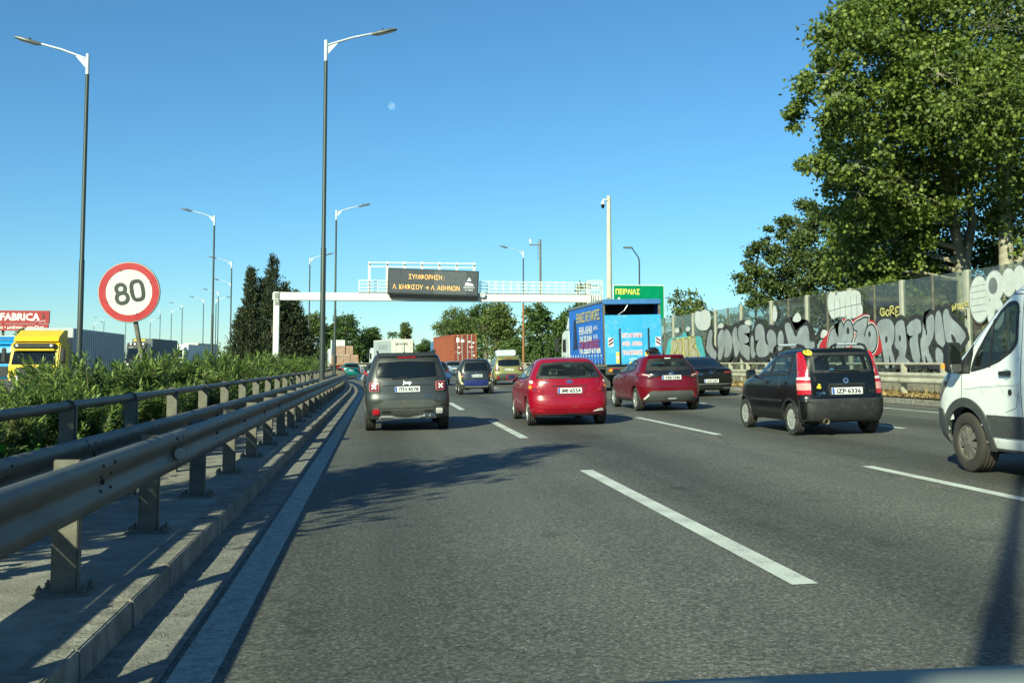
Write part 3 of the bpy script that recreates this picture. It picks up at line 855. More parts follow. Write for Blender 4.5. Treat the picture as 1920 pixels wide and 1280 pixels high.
moon_dir = Vector((0, 0, 0))
mo = MB()
mm = bpy.data.materials.new('moon_surface'); mm.use_nodes = True
nt = mm.node_tree; nt.nodes.clear()
o_ = _n(nt, 'ShaderNodeOutputMaterial'); em = _n(nt, 'ShaderNodeEmission'); tp = _n(nt, 'ShaderNodeBsdfTransparent'); mx = _n(nt, 'ShaderNodeMixShader')
tcx = _n(nt, 'ShaderNodeTexCoord'); nz = _n(nt, 'ShaderNodeTexNoise', inp={'Scale': .022, 'Detail': 4.0}); nt.links.new(tcx.outputs['Object'], nz.inputs['Vector'])
rp = ramp(nt, nz.outputs[0], [(.35, .05), (.65, .40)]); em.inputs['Color'].default_value = (.50, .68, .88, 1); em.inputs['Strength'].default_value = .95
nt.links.new(rp.outputs[0], mx.inputs[0]); nt.links.new(tp.outputs[0], mx.inputs[1]); nt.links.new(em.outputs[0], mx.inputs[2]); nt.links.new(mx.outputs[0], o_.inputs['Surface'])
MOON = (90.7, 9000, 2296)
mv = []
for k in range(24):
    a = 2 * math.pi * k / 24
    w = 1.0 if math.cos(a - R(20)) < .2 else .72      # waning gibbous: the right side is cut
    mv.append((38 * math.cos(a) * w, 0, 38 * math.sin(a) * w))
moon = MB().add(mv + [(0, -30, 0)], [(k, (k + 1) % 24, 24) for k in range(24)]).build('moon', mm, loc=MOON, smooth=180)
tag(moon, 'pale daytime moon in the blue sky', 'moon')

# ------------------------------------------------------------------ the noise barrier with graffiti (plane x = 16)
nb = empty('noise_barrier', (16, 23, .4)); tag(nb, 'transparent noise barrier covered in silver graffiti along the verge', 'noise barrier')
nb.location = (0, 0, 0)
M['acrylic'] = glass('barrier_acrylic', (.64, .72, .68), .30, .06)
M['post_light'] = mat('barrier_post', (.36, .35, .29), .7, var=.15, scale=3)
BX = 16.0
pw = 1.76
ysb = [13.6 + pw * k for k in range(30)]
pan = MB().add([(0, .03, .5), (0, pw - .03, .5), (0, pw - .03, 3.98), (0, .03, 3.98)], [(0, 3, 2, 1)]).mesh('panel', recalc=False)
for k, y in enumerate(ysb[:-1]): link_mesh('panel', pan, M['acrylic'], nb, (BX, y, 0))
pl_ = MB().box(-.07, .07, -.075, .075, .3, 4.0).mesh('post', bevel=.01)
pd_ = MB().box(-.035, .035, -.028, .028, .3, 3.99).mesh('post')
for k, y in enumerate(ysb): link_mesh('post', pl_ if k % 2 else pd_, M['post_light'] if k % 2 else M['galv_dull'], nb, (BX, y, 0))
low = MB().box(15.98, 16.1, 13.6, ysb[-1], .3, .85).build('plinth', M['slab'], nb)
M['g_silver'] = mat('spray_silver', (.34, .36, .365), .55, metal=.15, var=.22, scale=1.4, dirt=(.26, .27, .27), dirt_amt=.5)
M['g_black'] = mat('spray_black', (.030, .030, .032), .7, var=.3)
M['g_white'] = mat('spray_white', (.58, .59, .56), .7, var=.12, scale=3, dirt=(.5, .5, .46), dirt_amt=.5)
M['g_red'] = mat('spray_red', (.42, .020, .025), .65, var=.15)
M['g_teal'] = mat('spray_teal', (.10, .42, .44), .65, var=.15)
M['g_tan'] = mat('spray_tan', (.42, .38, .24), .7, var=.25, scale=4)
M['g_yellow'] = mat('spray_yellow', (.55, .48, .17), .7, var=.2)
LAYER = [0]
def paint_poly(name, pts, mt, lay, smooth=2, out=0.0):
    """one patch of spray paint; pts: (distance along the road, height) on the barrier face"""
    p = chaikin(pts, smooth) if smooth else pts
    if out: p = offset_poly(p, out)
    LAYER[0] += 1
    x = BX - .078 - lay * .004 - (LAYER[0] % 9) * .0003
    return MB().add([(x, a, b) for a, b in p], [tuple(range(len(p)))]).build(name, mt, nb)
def tag_strokes(name, strokes, mt, w=.035):
    b = MB()
    for st in strokes:
        for i in range(len(st) - 1):
            b.obox((BX - .088, *st[i]), (BX - .088, *st[i + 1]), .006, w, up=(0, -.3, 1))
    return b.build(name, mt, nb)
PAINT = [
    ('graffiti_outline', 'g_black', 1, 1, 0.15, [(30.97, 2.67), (30.69, 2.83), (30.28, 2.85), (29.97, 2.78), (29.81, 2.58), (29.8, 2.32), (29.9, 2.08), (30.07, 1.93), (29.87, 1.62), (29.83, 1.38), (29.94, 1.28), (30.06, 1.43), (30.19, 1.78), (30.19, 1.29), (30.47, 1.26), (30.53, 1.62), (30.69, 2.15), (30.84, 2.48)]),
    ('graffiti_outline', 'g_black', 1, 1, 0.15, [(29.78, 2.68), (29.24, 2.81), (29.15, 2.43), (29.08, 2.02), (29.15, 1.76), (29.35, 1.41), (29.88, 1.41), (29.46, 1.79), (29.86, 1.95), (29.74, 2.31)]),
    ('graffiti_outline', 'g_black', 1, 1, 0.15, [(29.08, 2.63), (28.29, 2.82), (28.19, 2.37), (28.49, 2.28), (28.27, 1.42), (28.72, 1.42), (28.98, 2.17), (28.63, 2.26), (29.02, 2.27)]),
    ('graffiti_outline', 'g_black', 1, 1, 0.15, [(28.13, 2.71), (28.05, 2.39), (27.92, 2.46), (27.97, 2.73), (27.57, 2.91), (27.47, 2.57), (27.56, 2.23), (27.74, 2.02), (27.92, 1.87), (27.56, 1.41), (27.88, 1.41), (28.07, 1.75), (28.02, 1.42), (28.2, 1.42), (28.33, 2.1), (28.16, 2.27)]),
    ('graffiti_outline', 'g_black', 1, 1, 0.15, [(27.44, 2.89), (27.17, 2.98), (27.04, 2.45), (26.95, 1.92), (27.06, 1.87), (27.47, 2.05), (27.49, 2.37)]),
    ('graffiti_outline', 'g_black', 1, 1, 0.15, [(27.06, 2.88), (26.81, 3.02), (26.66, 2.72), (26.24, 2.5), (25.89, 2.21), (26.06, 2.03), (26.31, 1.86), (26.91, 1.98), (27.01, 2.45)]),
    ('graffiti_outline', 'g_black', 1, 1, 0.15, [(27.49, 1.94), (27.09, 1.79), (27.09, 1.41), (27.48, 1.41)]),
    ('graffiti_outline', 'g_black', 1, 1, 0.15, [(29.78, 1.51), (29.39, 1.72), (28.77, 1.41), (29.76, 1.41)]),
    ('graffiti_letter', 'g_silver', 2, 1, 0, [(30.97, 2.67), (30.69, 2.83), (30.28, 2.85), (29.97, 2.78), (29.81, 2.58), (29.8, 2.32), (29.9, 2.08), (30.07, 1.93), (29.87, 1.62), (29.83, 1.38), (29.94, 1.28), (30.06, 1.43), (30.19, 1.78), (30.19, 1.29), (30.47, 1.26), (30.53, 1.62), (30.69, 2.15), (30.84, 2.48)]),
    ('graffiti_letter', 'g_silver', 2, 1, 0, [(29.78, 2.68), (29.24, 2.81), (29.15, 2.43), (29.08, 2.02), (29.15, 1.76), (29.35, 1.41), (29.88, 1.41), (29.46, 1.79), (29.86, 1.95), (29.74, 2.31)]),
    ('graffiti_letter', 'g_silver', 2, 1, 0, [(29.08, 2.63), (28.29, 2.82), (28.19, 2.37), (28.49, 2.28), (28.27, 1.42), (28.72, 1.42), (28.98, 2.17), (28.63, 2.26), (29.02, 2.27)]),
    ('graffiti_letter', 'g_silver', 2, 1, 0, [(28.13, 2.71), (28.05, 2.39), (27.92, 2.46), (27.97, 2.73), (27.57, 2.91), (27.47, 2.57), (27.56, 2.23), (27.74, 2.02), (27.92, 1.87), (27.56, 1.41), (27.88, 1.41), (28.07, 1.75), (28.02, 1.42), (28.2, 1.42), (28.33, 2.1), (28.16, 2.27)]),
    ('graffiti_letter', 'g_silver', 2, 1, 0, [(27.44, 2.89), (27.17, 2.98), (27.04, 2.45), (26.95, 1.92), (27.06, 1.87), (27.47, 2.05), (27.49, 2.37)]),
    ('graffiti_letter', 'g_silver', 2, 1, 0, [(27.06, 2.88), (26.81, 3.02), (26.66, 2.72), (26.24, 2.5), (25.89, 2.21), (26.06, 2.03), (26.31, 1.86), (26.91, 1.98), (27.01, 2.45)]),
    ('graffiti_letter', 'g_silver', 2, 1, 0, [(27.49, 1.94), (27.09, 1.79), (27.09, 1.41), (27.48, 1.41)]),
    ('graffiti_letter', 'g_silver', 2, 1, 0, [(29.78, 1.51), (29.39, 1.72), (28.77, 1.41), (29.76, 1.41)]),
    ('graffiti_counter', 'g_black', 3, 1, 0, [(30.42, 2.27), (30.27, 2.3), (30.23, 2.17), (30.37, 2.04)]),
    ('graffiti_counter', 'g_black', 3, 1, 0, [(26.67, 2.31), (26.4, 2.11), (26.43, 1.99), (26.6, 2.03)]),
    ('graffiti_counter', 'g_black', 3, 1, 0, [(27.98, 2.51), (27.88, 2.39), (27.93, 2.24), (27.99, 2.27)]),
    ('graffiti_counter', 'g_black', 3, 1, 0, [(29.56, 2.28), (29.43, 2.31), (29.42, 2.13), (29.54, 2.1)]),
    ('graffiti_backing', 'g_red', 1, 1, 0, [(35.31, 2.1), (34.95, 2.31), (34.52, 2.59), (33.98, 2.78), (33.45, 2.99), (33.04, 2.99), (32.64, 2.87), (32.21, 3.01), (31.86, 3.08), (31.43, 3.03), (31.41, 2.84), (31.1, 2.82), (30.92, 2.62), (30.81, 2.26), (30.57, 2.12), (30.6, 1.77), (30.96, 1.7), (31.3, 1.65), (31.75, 1.67), (31.98, 1.77), (32.09, 1.88), (35.32, 1.92)]),
    ('graffiti_outline', 'g_white', 2, 1, 0.1, [(34.39, 2.53), (34, 2.7), (33.83, 2.43), (33.69, 2.28), (33.67, 2.8), (33.36, 2.9), (33.29, 2.38), (33.19, 1.89), (33.86, 1.9), (34.01, 2.22), (34.09, 1.9), (34.63, 1.91)]),
    ('graffiti_outline', 'g_black', 3, 1, 0.06, [(34.39, 2.53), (34, 2.7), (33.83, 2.43), (33.69, 2.28), (33.67, 2.8), (33.36, 2.9), (33.29, 2.38), (33.19, 1.89), (33.86, 1.9), (34.01, 2.22), (34.09, 1.9), (34.63, 1.91)]),
    ('graffiti_outline', 'g_white', 2, 1, 0.1, [(32.58, 2.48), (32.62, 2.3), (32.74, 2.16), (32.89, 2.08), (33.06, 2.09), (33.22, 2.17), (33.32, 2.32), (33.35, 2.5), (33.3, 2.68), (33.18, 2.82), (33.02, 2.89), (32.85, 2.89), (32.7, 2.8), (32.61, 2.65)]),
    ('graffiti_outline', 'g_black', 3, 1, 0.06, [(32.58, 2.48), (32.62, 2.3), (32.74, 2.16), (32.89, 2.08), (33.06, 2.09), (33.22, 2.17), (33.32, 2.32), (33.35, 2.5), (33.3, 2.68), (33.18, 2.82), (33.02, 2.89), (32.85, 2.89), (32.7, 2.8), (32.61, 2.65)]),
    ('graffiti_outline', 'g_white', 2, 1, 0.1, [(32.58, 2.76), (31.51, 2.98), (31.57, 2.72), (31.87, 2.3), (31.49, 2.32), (31.48, 1.88), (32.1, 1.78), (32.72, 1.86), (32.18, 2.52), (32.51, 2.56)]),
    ('graffiti_outline', 'g_black', 3, 1, 0.06, [(32.58, 2.76), (31.51, 2.98), (31.57, 2.72), (31.87, 2.3), (31.49, 2.32), (31.48, 1.88), (32.1, 1.78), (32.72, 1.86), (32.18, 2.52), (32.51, 2.56)]),
    ('graffiti_outline', 'g_white', 2, 1, 0.1, [(30.94, 2.23), (30.98, 2.03), (31.1, 1.88), (31.27, 1.8), (31.45, 1.8), (31.61, 1.89), (31.72, 2.05), (31.75, 2.24), (31.7, 2.44), (31.57, 2.59), (31.4, 2.68), (31.22, 2.67), (31.07, 2.58), (30.96, 2.42)]),
    ('graffiti_outline', 'g_black', 3, 1, 0.06, [(30.94, 2.23), (30.98, 2.03), (31.1, 1.88), (31.27, 1.8), (31.45, 1.8), (31.61, 1.89), (31.72, 2.05), (31.75, 2.24), (31.7, 2.44), (31.57, 2.59), (31.4, 2.68), (31.22, 2.67), (31.07, 2.58), (30.96, 2.42)]),
    ('graffiti_letter', 'g_silver', 4, 1, 0, [(34.39, 2.53), (34, 2.7), (33.83, 2.43), (33.69, 2.28), (33.67, 2.8), (33.36, 2.9), (33.29, 2.38), (33.19, 1.89), (33.86, 1.9), (34.01, 2.22), (34.09, 1.9), (34.63, 1.91)]),
    ('graffiti_letter', 'g_silver', 4, 1, 0, [(32.58, 2.48), (32.62, 2.3), (32.74, 2.16), (32.89, 2.08), (33.06, 2.09), (33.22, 2.17), (33.32, 2.32), (33.35, 2.5), (33.3, 2.68), (33.18, 2.82), (33.02, 2.89), (32.85, 2.89), (32.7, 2.8), (32.61, 2.65)]),
    ('graffiti_letter', 'g_silver', 4, 1, 0, [(32.58, 2.76), (31.51, 2.98), (31.57, 2.72), (31.87, 2.3), (31.49, 2.32), (31.48, 1.88), (32.1, 1.78), (32.72, 1.86), (32.18, 2.52), (32.51, 2.56)]),
    ('graffiti_letter', 'g_silver', 4, 1, 0, [(30.94, 2.23), (30.98, 2.03), (31.1, 1.88), (31.27, 1.8), (31.45, 1.8), (31.61, 1.89), (31.72, 2.05), (31.75, 2.24), (31.7, 2.44), (31.57, 2.59), (31.4, 2.68), (31.22, 2.67), (31.07, 2.58), (30.96, 2.42)]),
    ('graffiti_counter', 'g_black', 5, 0, 0, [(32.85, 2.54), (32.86, 2.49), (32.89, 2.45), (32.94, 2.43), (32.99, 2.43), (33.03, 2.45), (33.05, 2.5), (33.06, 2.55), (33.05, 2.6), (33.02, 2.64), (32.97, 2.66), (32.93, 2.66), (32.89, 2.64), (32.86, 2.59)]),
    ('graffiti_counter', 'g_black', 5, 0, 0, [(31.33, 2.38), (31.35, 2.34), (31.37, 2.31), (31.41, 2.29), (31.44, 2.29), (31.48, 2.31), (31.5, 2.35), (31.5, 2.39), (31.49, 2.43), (31.47, 2.47), (31.43, 2.48), (31.4, 2.48), (31.36, 2.46), (31.34, 2.43)]),
    ('graffiti_drip', 'g_white', 2, 1, 0, [(31.79, 1.52), (31.67, 1.67), (31.53, 1.54), (31.3, 1.64), (31.19, 1.62), (31.31, 1.52), (31.53, 1.49), (31.64, 1.56)]),
    ('graffiti_bubble', 'g_white', 2, 2, 0, [(35.19, 2.46), (35, 2.65), (34.76, 2.63), (34.53, 2.56), (34.67, 2.42), (35.09, 2.31)]),
    ('graffiti_throw_up', 'g_white', 1, 2, 0, [(34.49, 3.91), (34.25, 4), (34.06, 3.92), (33.86, 3.98), (33.6, 3.91), (33.02, 3.93), (31.99, 3.88), (31.99, 3.4), (31.82, 3.2), (32.01, 2.99), (32.4, 2.98), (32.64, 2.95), (33.26, 3.02), (33.64, 3.06), (33.87, 3.04), (34.1, 2.95), (34.33, 3.09), (34.56, 3.46)]),
    ('graffiti_outline', 'g_black', 1, 1, 0.21, [(48.03, 2.74), (47.67, 3.09), (47.2, 2.99), (47.42, 2.46), (47.23, 2.15), (46.68, 1.96), (46.82, 1.62), (47.25, 1.62), (48.34, 2.07), (48.11, 2.47)]),
    ('graffiti_outline', 'g_black', 1, 1, 0.21, [(46.54, 2.75), (46.01, 3.03), (45.6, 2.98), (45.52, 2.55), (45.67, 2.04), (45.93, 1.7), (46.33, 1.53), (46.61, 1.79), (46.37, 2.05), (46.56, 2.31)]),
    ('graffiti_outline', 'g_black', 1, 1, 0.21, [(45.47, 3.05), (44.88, 2.91), (44.47, 2.52), (44.55, 2.03), (45.06, 1.69), (45.68, 1.7), (45.51, 2.04), (45.67, 2.51)]),
    ('graffiti_outline', 'g_black', 1, 1, 0.21, [(44.43, 2.94), (44.09, 3.1), (43.83, 2.96), (43.87, 2.59), (43.45, 2.34), (43.55, 2.01), (43.97, 1.69), (44.21, 1.73), (44.31, 2.11), (44.53, 2.53)]),
    ('graffiti_outline', 'g_black', 1, 1, 0.21, [(43.67, 3.12), (42.65, 3.12), (42.27, 2.99), (42.28, 2.75), (43.17, 2.74), (42.45, 2.6), (42.41, 2.32), (43.25, 2.29), (42.3, 2.18), (42.32, 1.88), (42.39, 1.52), (42.83, 1.64), (43.61, 1.93), (43.45, 2.34), (43.75, 2.67)]),
    ('graffiti_outline', 'g_black', 1, 1, 0.21, [(42.17, 2.63), (41.85, 2.62), (41.82, 1.99), (41.62, 1.83), (41.84, 1.64), (42.16, 1.68), (42.25, 2.08)]),
    ('graffiti_outline', 'g_black', 1, 1, 0.21, [(41.7, 2.85), (41.35, 3.11), (40.83, 3.06), (40.59, 2.82), (40.56, 2.28), (40.05, 2.12), (40.08, 1.82), (40.69, 1.67), (41.52, 1.72), (41.6, 2.15), (41.15, 2.49), (41.65, 2.34)]),
    ('graffiti_outline', 'g_black', 1, 1, 0.21, [(40.4, 2.58), (40.04, 2.84), (39.55, 2.75), (39.3, 2.48), (39.4, 1.96), (39.99, 1.82), (40.17, 2.2)]),
    ('graffiti_outline', 'g_black', 1, 1, 0.21, [(39.18, 2.61), (38.79, 2.8), (38.53, 2.46), (38.69, 1.95), (39.26, 1.92)]),
    ('graffiti_outline', 'g_black', 1, 1, 0.21, [(38.51, 2.97), (38.05, 3.06), (37.79, 2.87), (37.38, 2.36), (37.1, 2.74), (36.42, 2.89), (36.18, 2.71), (36.13, 2.2), (35.71, 2.27), (35.68, 1.95), (36.63, 1.93), (36.96, 2.21), (37.48, 2.01), (38.01, 2.05), (38.26, 2.45)]),
    ('graffiti_letter', 'g_silver', 2, 1, 0, [(48.03, 2.74), (47.67, 3.09), (47.2, 2.99), (47.42, 2.46), (47.23, 2.15), (46.68, 1.96), (46.82, 1.62), (47.25, 1.62), (48.34, 2.07), (48.11, 2.47)]),
    ('graffiti_letter', 'g_silver', 2, 1, 0, [(46.54, 2.75), (46.01, 3.03), (45.6, 2.98), (45.52, 2.55), (45.67, 2.04), (45.93, 1.7), (46.33, 1.53), (46.61, 1.79), (46.37, 2.05), (46.56, 2.31)]),
    ('graffiti_letter', 'g_silver', 2, 1, 0, [(45.47, 3.05), (44.88, 2.91), (44.47, 2.52), (44.55, 2.03), (45.06, 1.69), (45.68, 1.7), (45.51, 2.04), (45.67, 2.51)]),
    ('graffiti_letter', 'g_silver', 2, 1, 0, [(44.43, 2.94), (44.09, 3.1), (43.83, 2.96), (43.87, 2.59), (43.45, 2.34), (43.55, 2.01), (43.97, 1.69), (44.21, 1.73), (44.31, 2.11), (44.53, 2.53)]),
    ('graffiti_letter', 'g_silver', 2, 1, 0, [(43.67, 3.12), (42.65, 3.12), (42.27, 2.99), (42.28, 2.75), (43.17, 2.74), (42.45, 2.6), (42.41, 2.32), (43.25, 2.29), (42.3, 2.18), (42.32, 1.88), (42.39, 1.52), (42.83, 1.64), (43.61, 1.93), (43.45, 2.34), (43.75, 2.67)]),
    ('graffiti_letter', 'g_silver', 2, 1, 0, [(42.17, 2.63), (41.85, 2.62), (41.82, 1.99), (41.62, 1.83), (41.84, 1.64), (42.16, 1.68), (42.25, 2.08)]),
    ('graffiti_letter', 'g_silver', 2, 1, 0, [(41.7, 2.85), (41.35, 3.11), (40.83, 3.06), (40.59, 2.82), (40.56, 2.28), (40.05, 2.12), (40.08, 1.82), (40.69, 1.67), (41.52, 1.72), (41.6, 2.15), (41.15, 2.49), (41.65, 2.34)]),
    ('graffiti_letter', 'g_silver', 2, 1, 0, [(40.4, 2.58), (40.04, 2.84), (39.55, 2.75), (39.3, 2.48), (39.4, 1.96), (39.99, 1.82), (40.17, 2.2)]),
    ('graffiti_letter', 'g_silver', 2, 1, 0, [(39.18, 2.61), (38.79, 2.8), (38.53, 2.46), (38.69, 1.95), (39.26, 1.92)]),
    ('graffiti_letter', 'g_silver', 2, 1, 0, [(38.51, 2.97), (38.05, 3.06), (37.79, 2.87), (37.38, 2.36), (37.1, 2.74), (36.42, 2.89), (36.18, 2.71), (36.13, 2.2), (35.71, 2.27), (35.68, 1.95), (36.63, 1.93), (36.96, 2.21), (37.48, 2.01), (38.01, 2.05), (38.26, 2.45)]),
    ('graffiti_throw_up', 'g_white', 1, 2, 0, [(50.01, 4.01), (49.56, 4.08), (49.12, 3.99), (48.54, 4.08), (47.98, 4.03), (47.5, 3.84), (47.53, 3.22), (48.3, 3.02), (49.45, 3.1), (50.04, 3.49)]),
    ('graffiti_tag', 'g_white', 1, 1, 0, [(37.78, 3.09), (37.24, 3.42), (36.91, 3.26), (36.83, 3.08), (37.26, 2.99)]),
    ('graffiti_tag', 'g_white', 1, 1, 0, [(46.52, 3.18), (46.12, 3.34), (45.61, 3.24), (45.75, 3.07), (46.39, 3.09)]),
    ('graffiti_tag', 'g_white', 1, 1, 0, [(42.98, 3.18), (42.75, 3.31), (42.2, 3.31), (42.1, 3.06), (42.54, 3.08)]),
    ('graffiti_tag', 'g_white', 1, 1, 0, [(53.69, 3.24), (53.25, 3.37), (52.75, 3.26), (52.76, 3.06), (53.52, 3.06)]),
    ('graffiti_tag', 'g_white', 1, 1, 0, [(51.6, 3.22), (51.28, 3.35), (50.81, 3.29), (50.82, 3.1), (51.45, 3.09)]),
    ('graffiti_tag', 'g_white', 1, 1, 0, [(39.73, 3.17), (39.6, 3.83), (39.32, 3.71), (39.14, 3.36), (39.44, 3.08)]),
    ('graffiti_backing', 'g_teal', 1, 2, 0, [(55.62, 1.7), (55.23, 2.26), (54.76, 2.74), (54.14, 2.82), (52.3, 2.83), (52.13, 3.03), (51.77, 3.08), (51.49, 2.97), (51.43, 2.82), (50.06, 2.77), (49.61, 2.81), (48.88, 2.72), (48.76, 2.26), (48.46, 1.98), (48.33, 1.62)]),
    ('graffiti_outline', 'g_yellow', 2, 1, 0, [(54.54, 1.69), (54.24, 2.35), (54.32, 2.75), (52.27, 2.78), (50.99, 2.79), (50.36, 2.87), (49.88, 2.74), (49.86, 2.28), (49.21, 1.9), (49.22, 1.65)]),
    ('graffiti_outline', 'g_black', 3, 1, 0.04, [(54.18, 2.72), (53.31, 2.73), (53.02, 2.43), (53.3, 2.03), (53.91, 1.92)]),
    ('graffiti_letter', 'g_tan', 4, 1, 0, [(54.18, 2.72), (53.31, 2.73), (53.02, 2.43), (53.3, 2.03), (53.91, 1.92)]),
    ('graffiti_outline', 'g_black', 3, 1, 0.04, [(52.91, 2.69), (52.27, 2.7), (52.17, 1.97), (52.89, 1.86)]),
    ('graffiti_letter', 'g_tan', 4, 1, 0, [(52.91, 2.69), (52.27, 2.7), (52.17, 1.97), (52.89, 1.86)]),
    ('graffiti_outline', 'g_black', 3, 1, 0.04, [(52.03, 2.65), (51.07, 2.75), (51.16, 2.3), (51.03, 1.82), (51.58, 1.73), (51.81, 2.12)]),
    ('graffiti_letter', 'g_tan', 4, 1, 0, [(52.03, 2.65), (51.07, 2.75), (51.16, 2.3), (51.03, 1.82), (51.58, 1.73), (51.81, 2.12)]),
    ('graffiti_outline', 'g_black', 3, 1, 0.04, [(50.91, 2.72), (50.06, 2.79), (49.93, 2.37), (50.7, 2.29), (49.64, 2.09), (49.36, 1.72), (50.95, 1.7)]),
    ('graffiti_letter', 'g_tan', 4, 1, 0, [(50.91, 2.72), (50.06, 2.79), (49.93, 2.37), (50.7, 2.29), (49.64, 2.09), (49.36, 1.72), (50.95, 1.7)]),
]
for n_, m_, lay, sm, ou, pts in PAINT: paint_poly(n_, pts, M[m_], lay, sm, ou)
TAGS = [
    ('graffiti_tag', 'g_yellow', 0.05, [[(30.4, 3.15), (30.61, 3.19), (30.7, 3.06), (30.57, 2.95), (30.38, 2.99), (30.4, 3.06), (30.54, 3.07)], [(30.12, 3.02), (30.14, 2.99), (30.16, 2.96), (30.2, 2.94), (30.24, 2.94), (30.28, 2.96), (30.31, 2.99), (30.31, 3.03), (30.3, 3.07), (30.28, 3.09), (30.24, 3.11), (30.19, 3.11), (30.16, 3.09), (30.13, 3.06)], [(30.04, 2.93), (30.05, 3.21), (29.87, 3.22), (29.85, 3.13), (30.02, 3.08), (29.8, 2.97)], [(29.44, 3.17), (29.67, 3.17), (29.75, 3.07), (29.57, 3.05), (29.73, 2.99), (29.68, 2.88), (29.52, 2.95)]]),
    ('graffiti_tag', 'g_yellow', 0.05, [[(26.53, 2.9), (26.56, 3.06), (26.42, 2.93), (26.37, 3.11)], [(26.18, 3.01), (26.19, 2.99), (26.21, 2.97), (26.23, 2.96), (26.26, 2.96), (26.28, 2.97), (26.29, 2.99), (26.3, 3.02), (26.29, 3.04), (26.27, 3.06), (26.25, 3.07), (26.23, 3.07), (26.2, 3.06), (26.19, 3.04)], [(26.13, 2.93), (26.14, 3.09), (26.03, 3.04), (26.11, 3), (25.99, 2.92)], [(25.78, 3.09), (25.9, 3.12), (25.95, 3.02), (25.77, 3.02)]]),
    ('graffiti_tag', 'g_black', 0.04, [[(26.3, 2.85), (26.18, 2.86), (26.26, 2.73)], [(26.07, 2.79), (26.08, 2.76), (26.09, 2.74), (26.11, 2.73), (26.13, 2.73), (26.15, 2.74), (26.16, 2.77), (26.17, 2.79), (26.16, 2.82), (26.15, 2.84), (26.13, 2.85), (26.11, 2.85), (26.09, 2.84), (26.07, 2.82)], [(25.99, 2.88), (25.98, 2.72), (25.84, 2.71)], [(25.89, 2.92), (25.87, 2.64)]]),
]
for n_, m_, w_, st in TAGS: tag_strokes(n_, st, M[m_], w_)

def bubble(y, z, ry, rz, mt='g_white', lay=2, line=True):
    """a tall rounded throw-up letter with a grey outline"""
    if line: paint_poly('graffiti_outline', ellipse(y, z, ry + .035, rz + .035, 22), M['g_line'], lay - 1, 0)
    paint_poly('graffiti_letter', ellipse(y, z, ry, rz, 22), M[mt], lay, 0)
M['g_line'] = mat('spray_grey_line', (.16, .17, .17), .7)
for y, z, ry, rz in ((25.25, 3.15, .46, .62), (24.55, 3.45, .40, .40), (24.55, 2.75, .36, .42), (23.95, 3.50, .30, .36), (23.5, 3.55, .27, .34), (23.05, 3.58, .27, .34), (22.6, 3.5, .28, .4)): bubble(y, z, ry, rz)
for y, z, ry, rz in ((24.62, 3.46, .20, .22), (24.5, 2.72, .10, .12)): paint_poly('graffiti_counter', ellipse(y, z, ry, rz, 16), M['g_line'], 3, 0)
tag_strokes('graffiti_tag', [[(25.6, z), (24.95, z + .03)] for z in (2.8, 2.98, 3.16, 3.34, 3.5)], M['g_line'], .012)
tag_strokes('graffiti_tag', [[(34.4 - k * .42, 3.72), (34.38 - k * .42, 3.3), (34.4 - k * .42, 2.75)] for k in range(1, 7)], M['g_line'], .02)
tag_strokes('graffiti_tag', [[(34.4, 3.3), (33.2, 3.38), (31.9, 3.42)], [(34.4, 3.0), (33.0, 3.05)]], M['g_line'], .015)
# streaks of overspray and drips below the silver letters
random.seed(21)
for k in range(46):
    y = random.uniform(25.5, 50); z = random.uniform(1.0, 1.5); l = random.uniform(.1, .4); w = random.uniform(.008, .018)
    paint_poly('graffiti_drip', [(y, z), (y + w, z), (y + w * .8, z - l), (y + w * .2, z - l)], M[random.choice(('g_silver', 'g_black', 'g_silver', 'g_white'))], 3, 0)

# ------------------------------------------------------------------ vehicles
def mono(xs, ys):
    """monotone cubic interpolation"""
    n = len(xs); d = [(ys[i + 1] - ys[i]) / (xs[i + 1] - xs[i]) for i in range(n - 1)]
    m = [d[0]] + [0 if d[i - 1] * d[i] <= 0 else 2 * d[i - 1] * d[i] / (d[i - 1] + d[i]) for i in range(1, n - 1)] + [d[-1]]
    def f(x):
        if x <= xs[0]: return ys[0]
        if x >= xs[-1]: return ys[-1]
        i = 0
        while x > xs[i + 1]: i += 1
        h = xs[i + 1] - xs[i]; t = (x - xs[i]) / h
        return ys[i] * (1 + 2 * t) * (1 - t) ** 2 + h * m[i] * t * (1 - t) ** 2 + ys[i + 1] * t * t * (3 - 2 * t) + h * m[i + 1] * t * t * (t - 1)
    return f

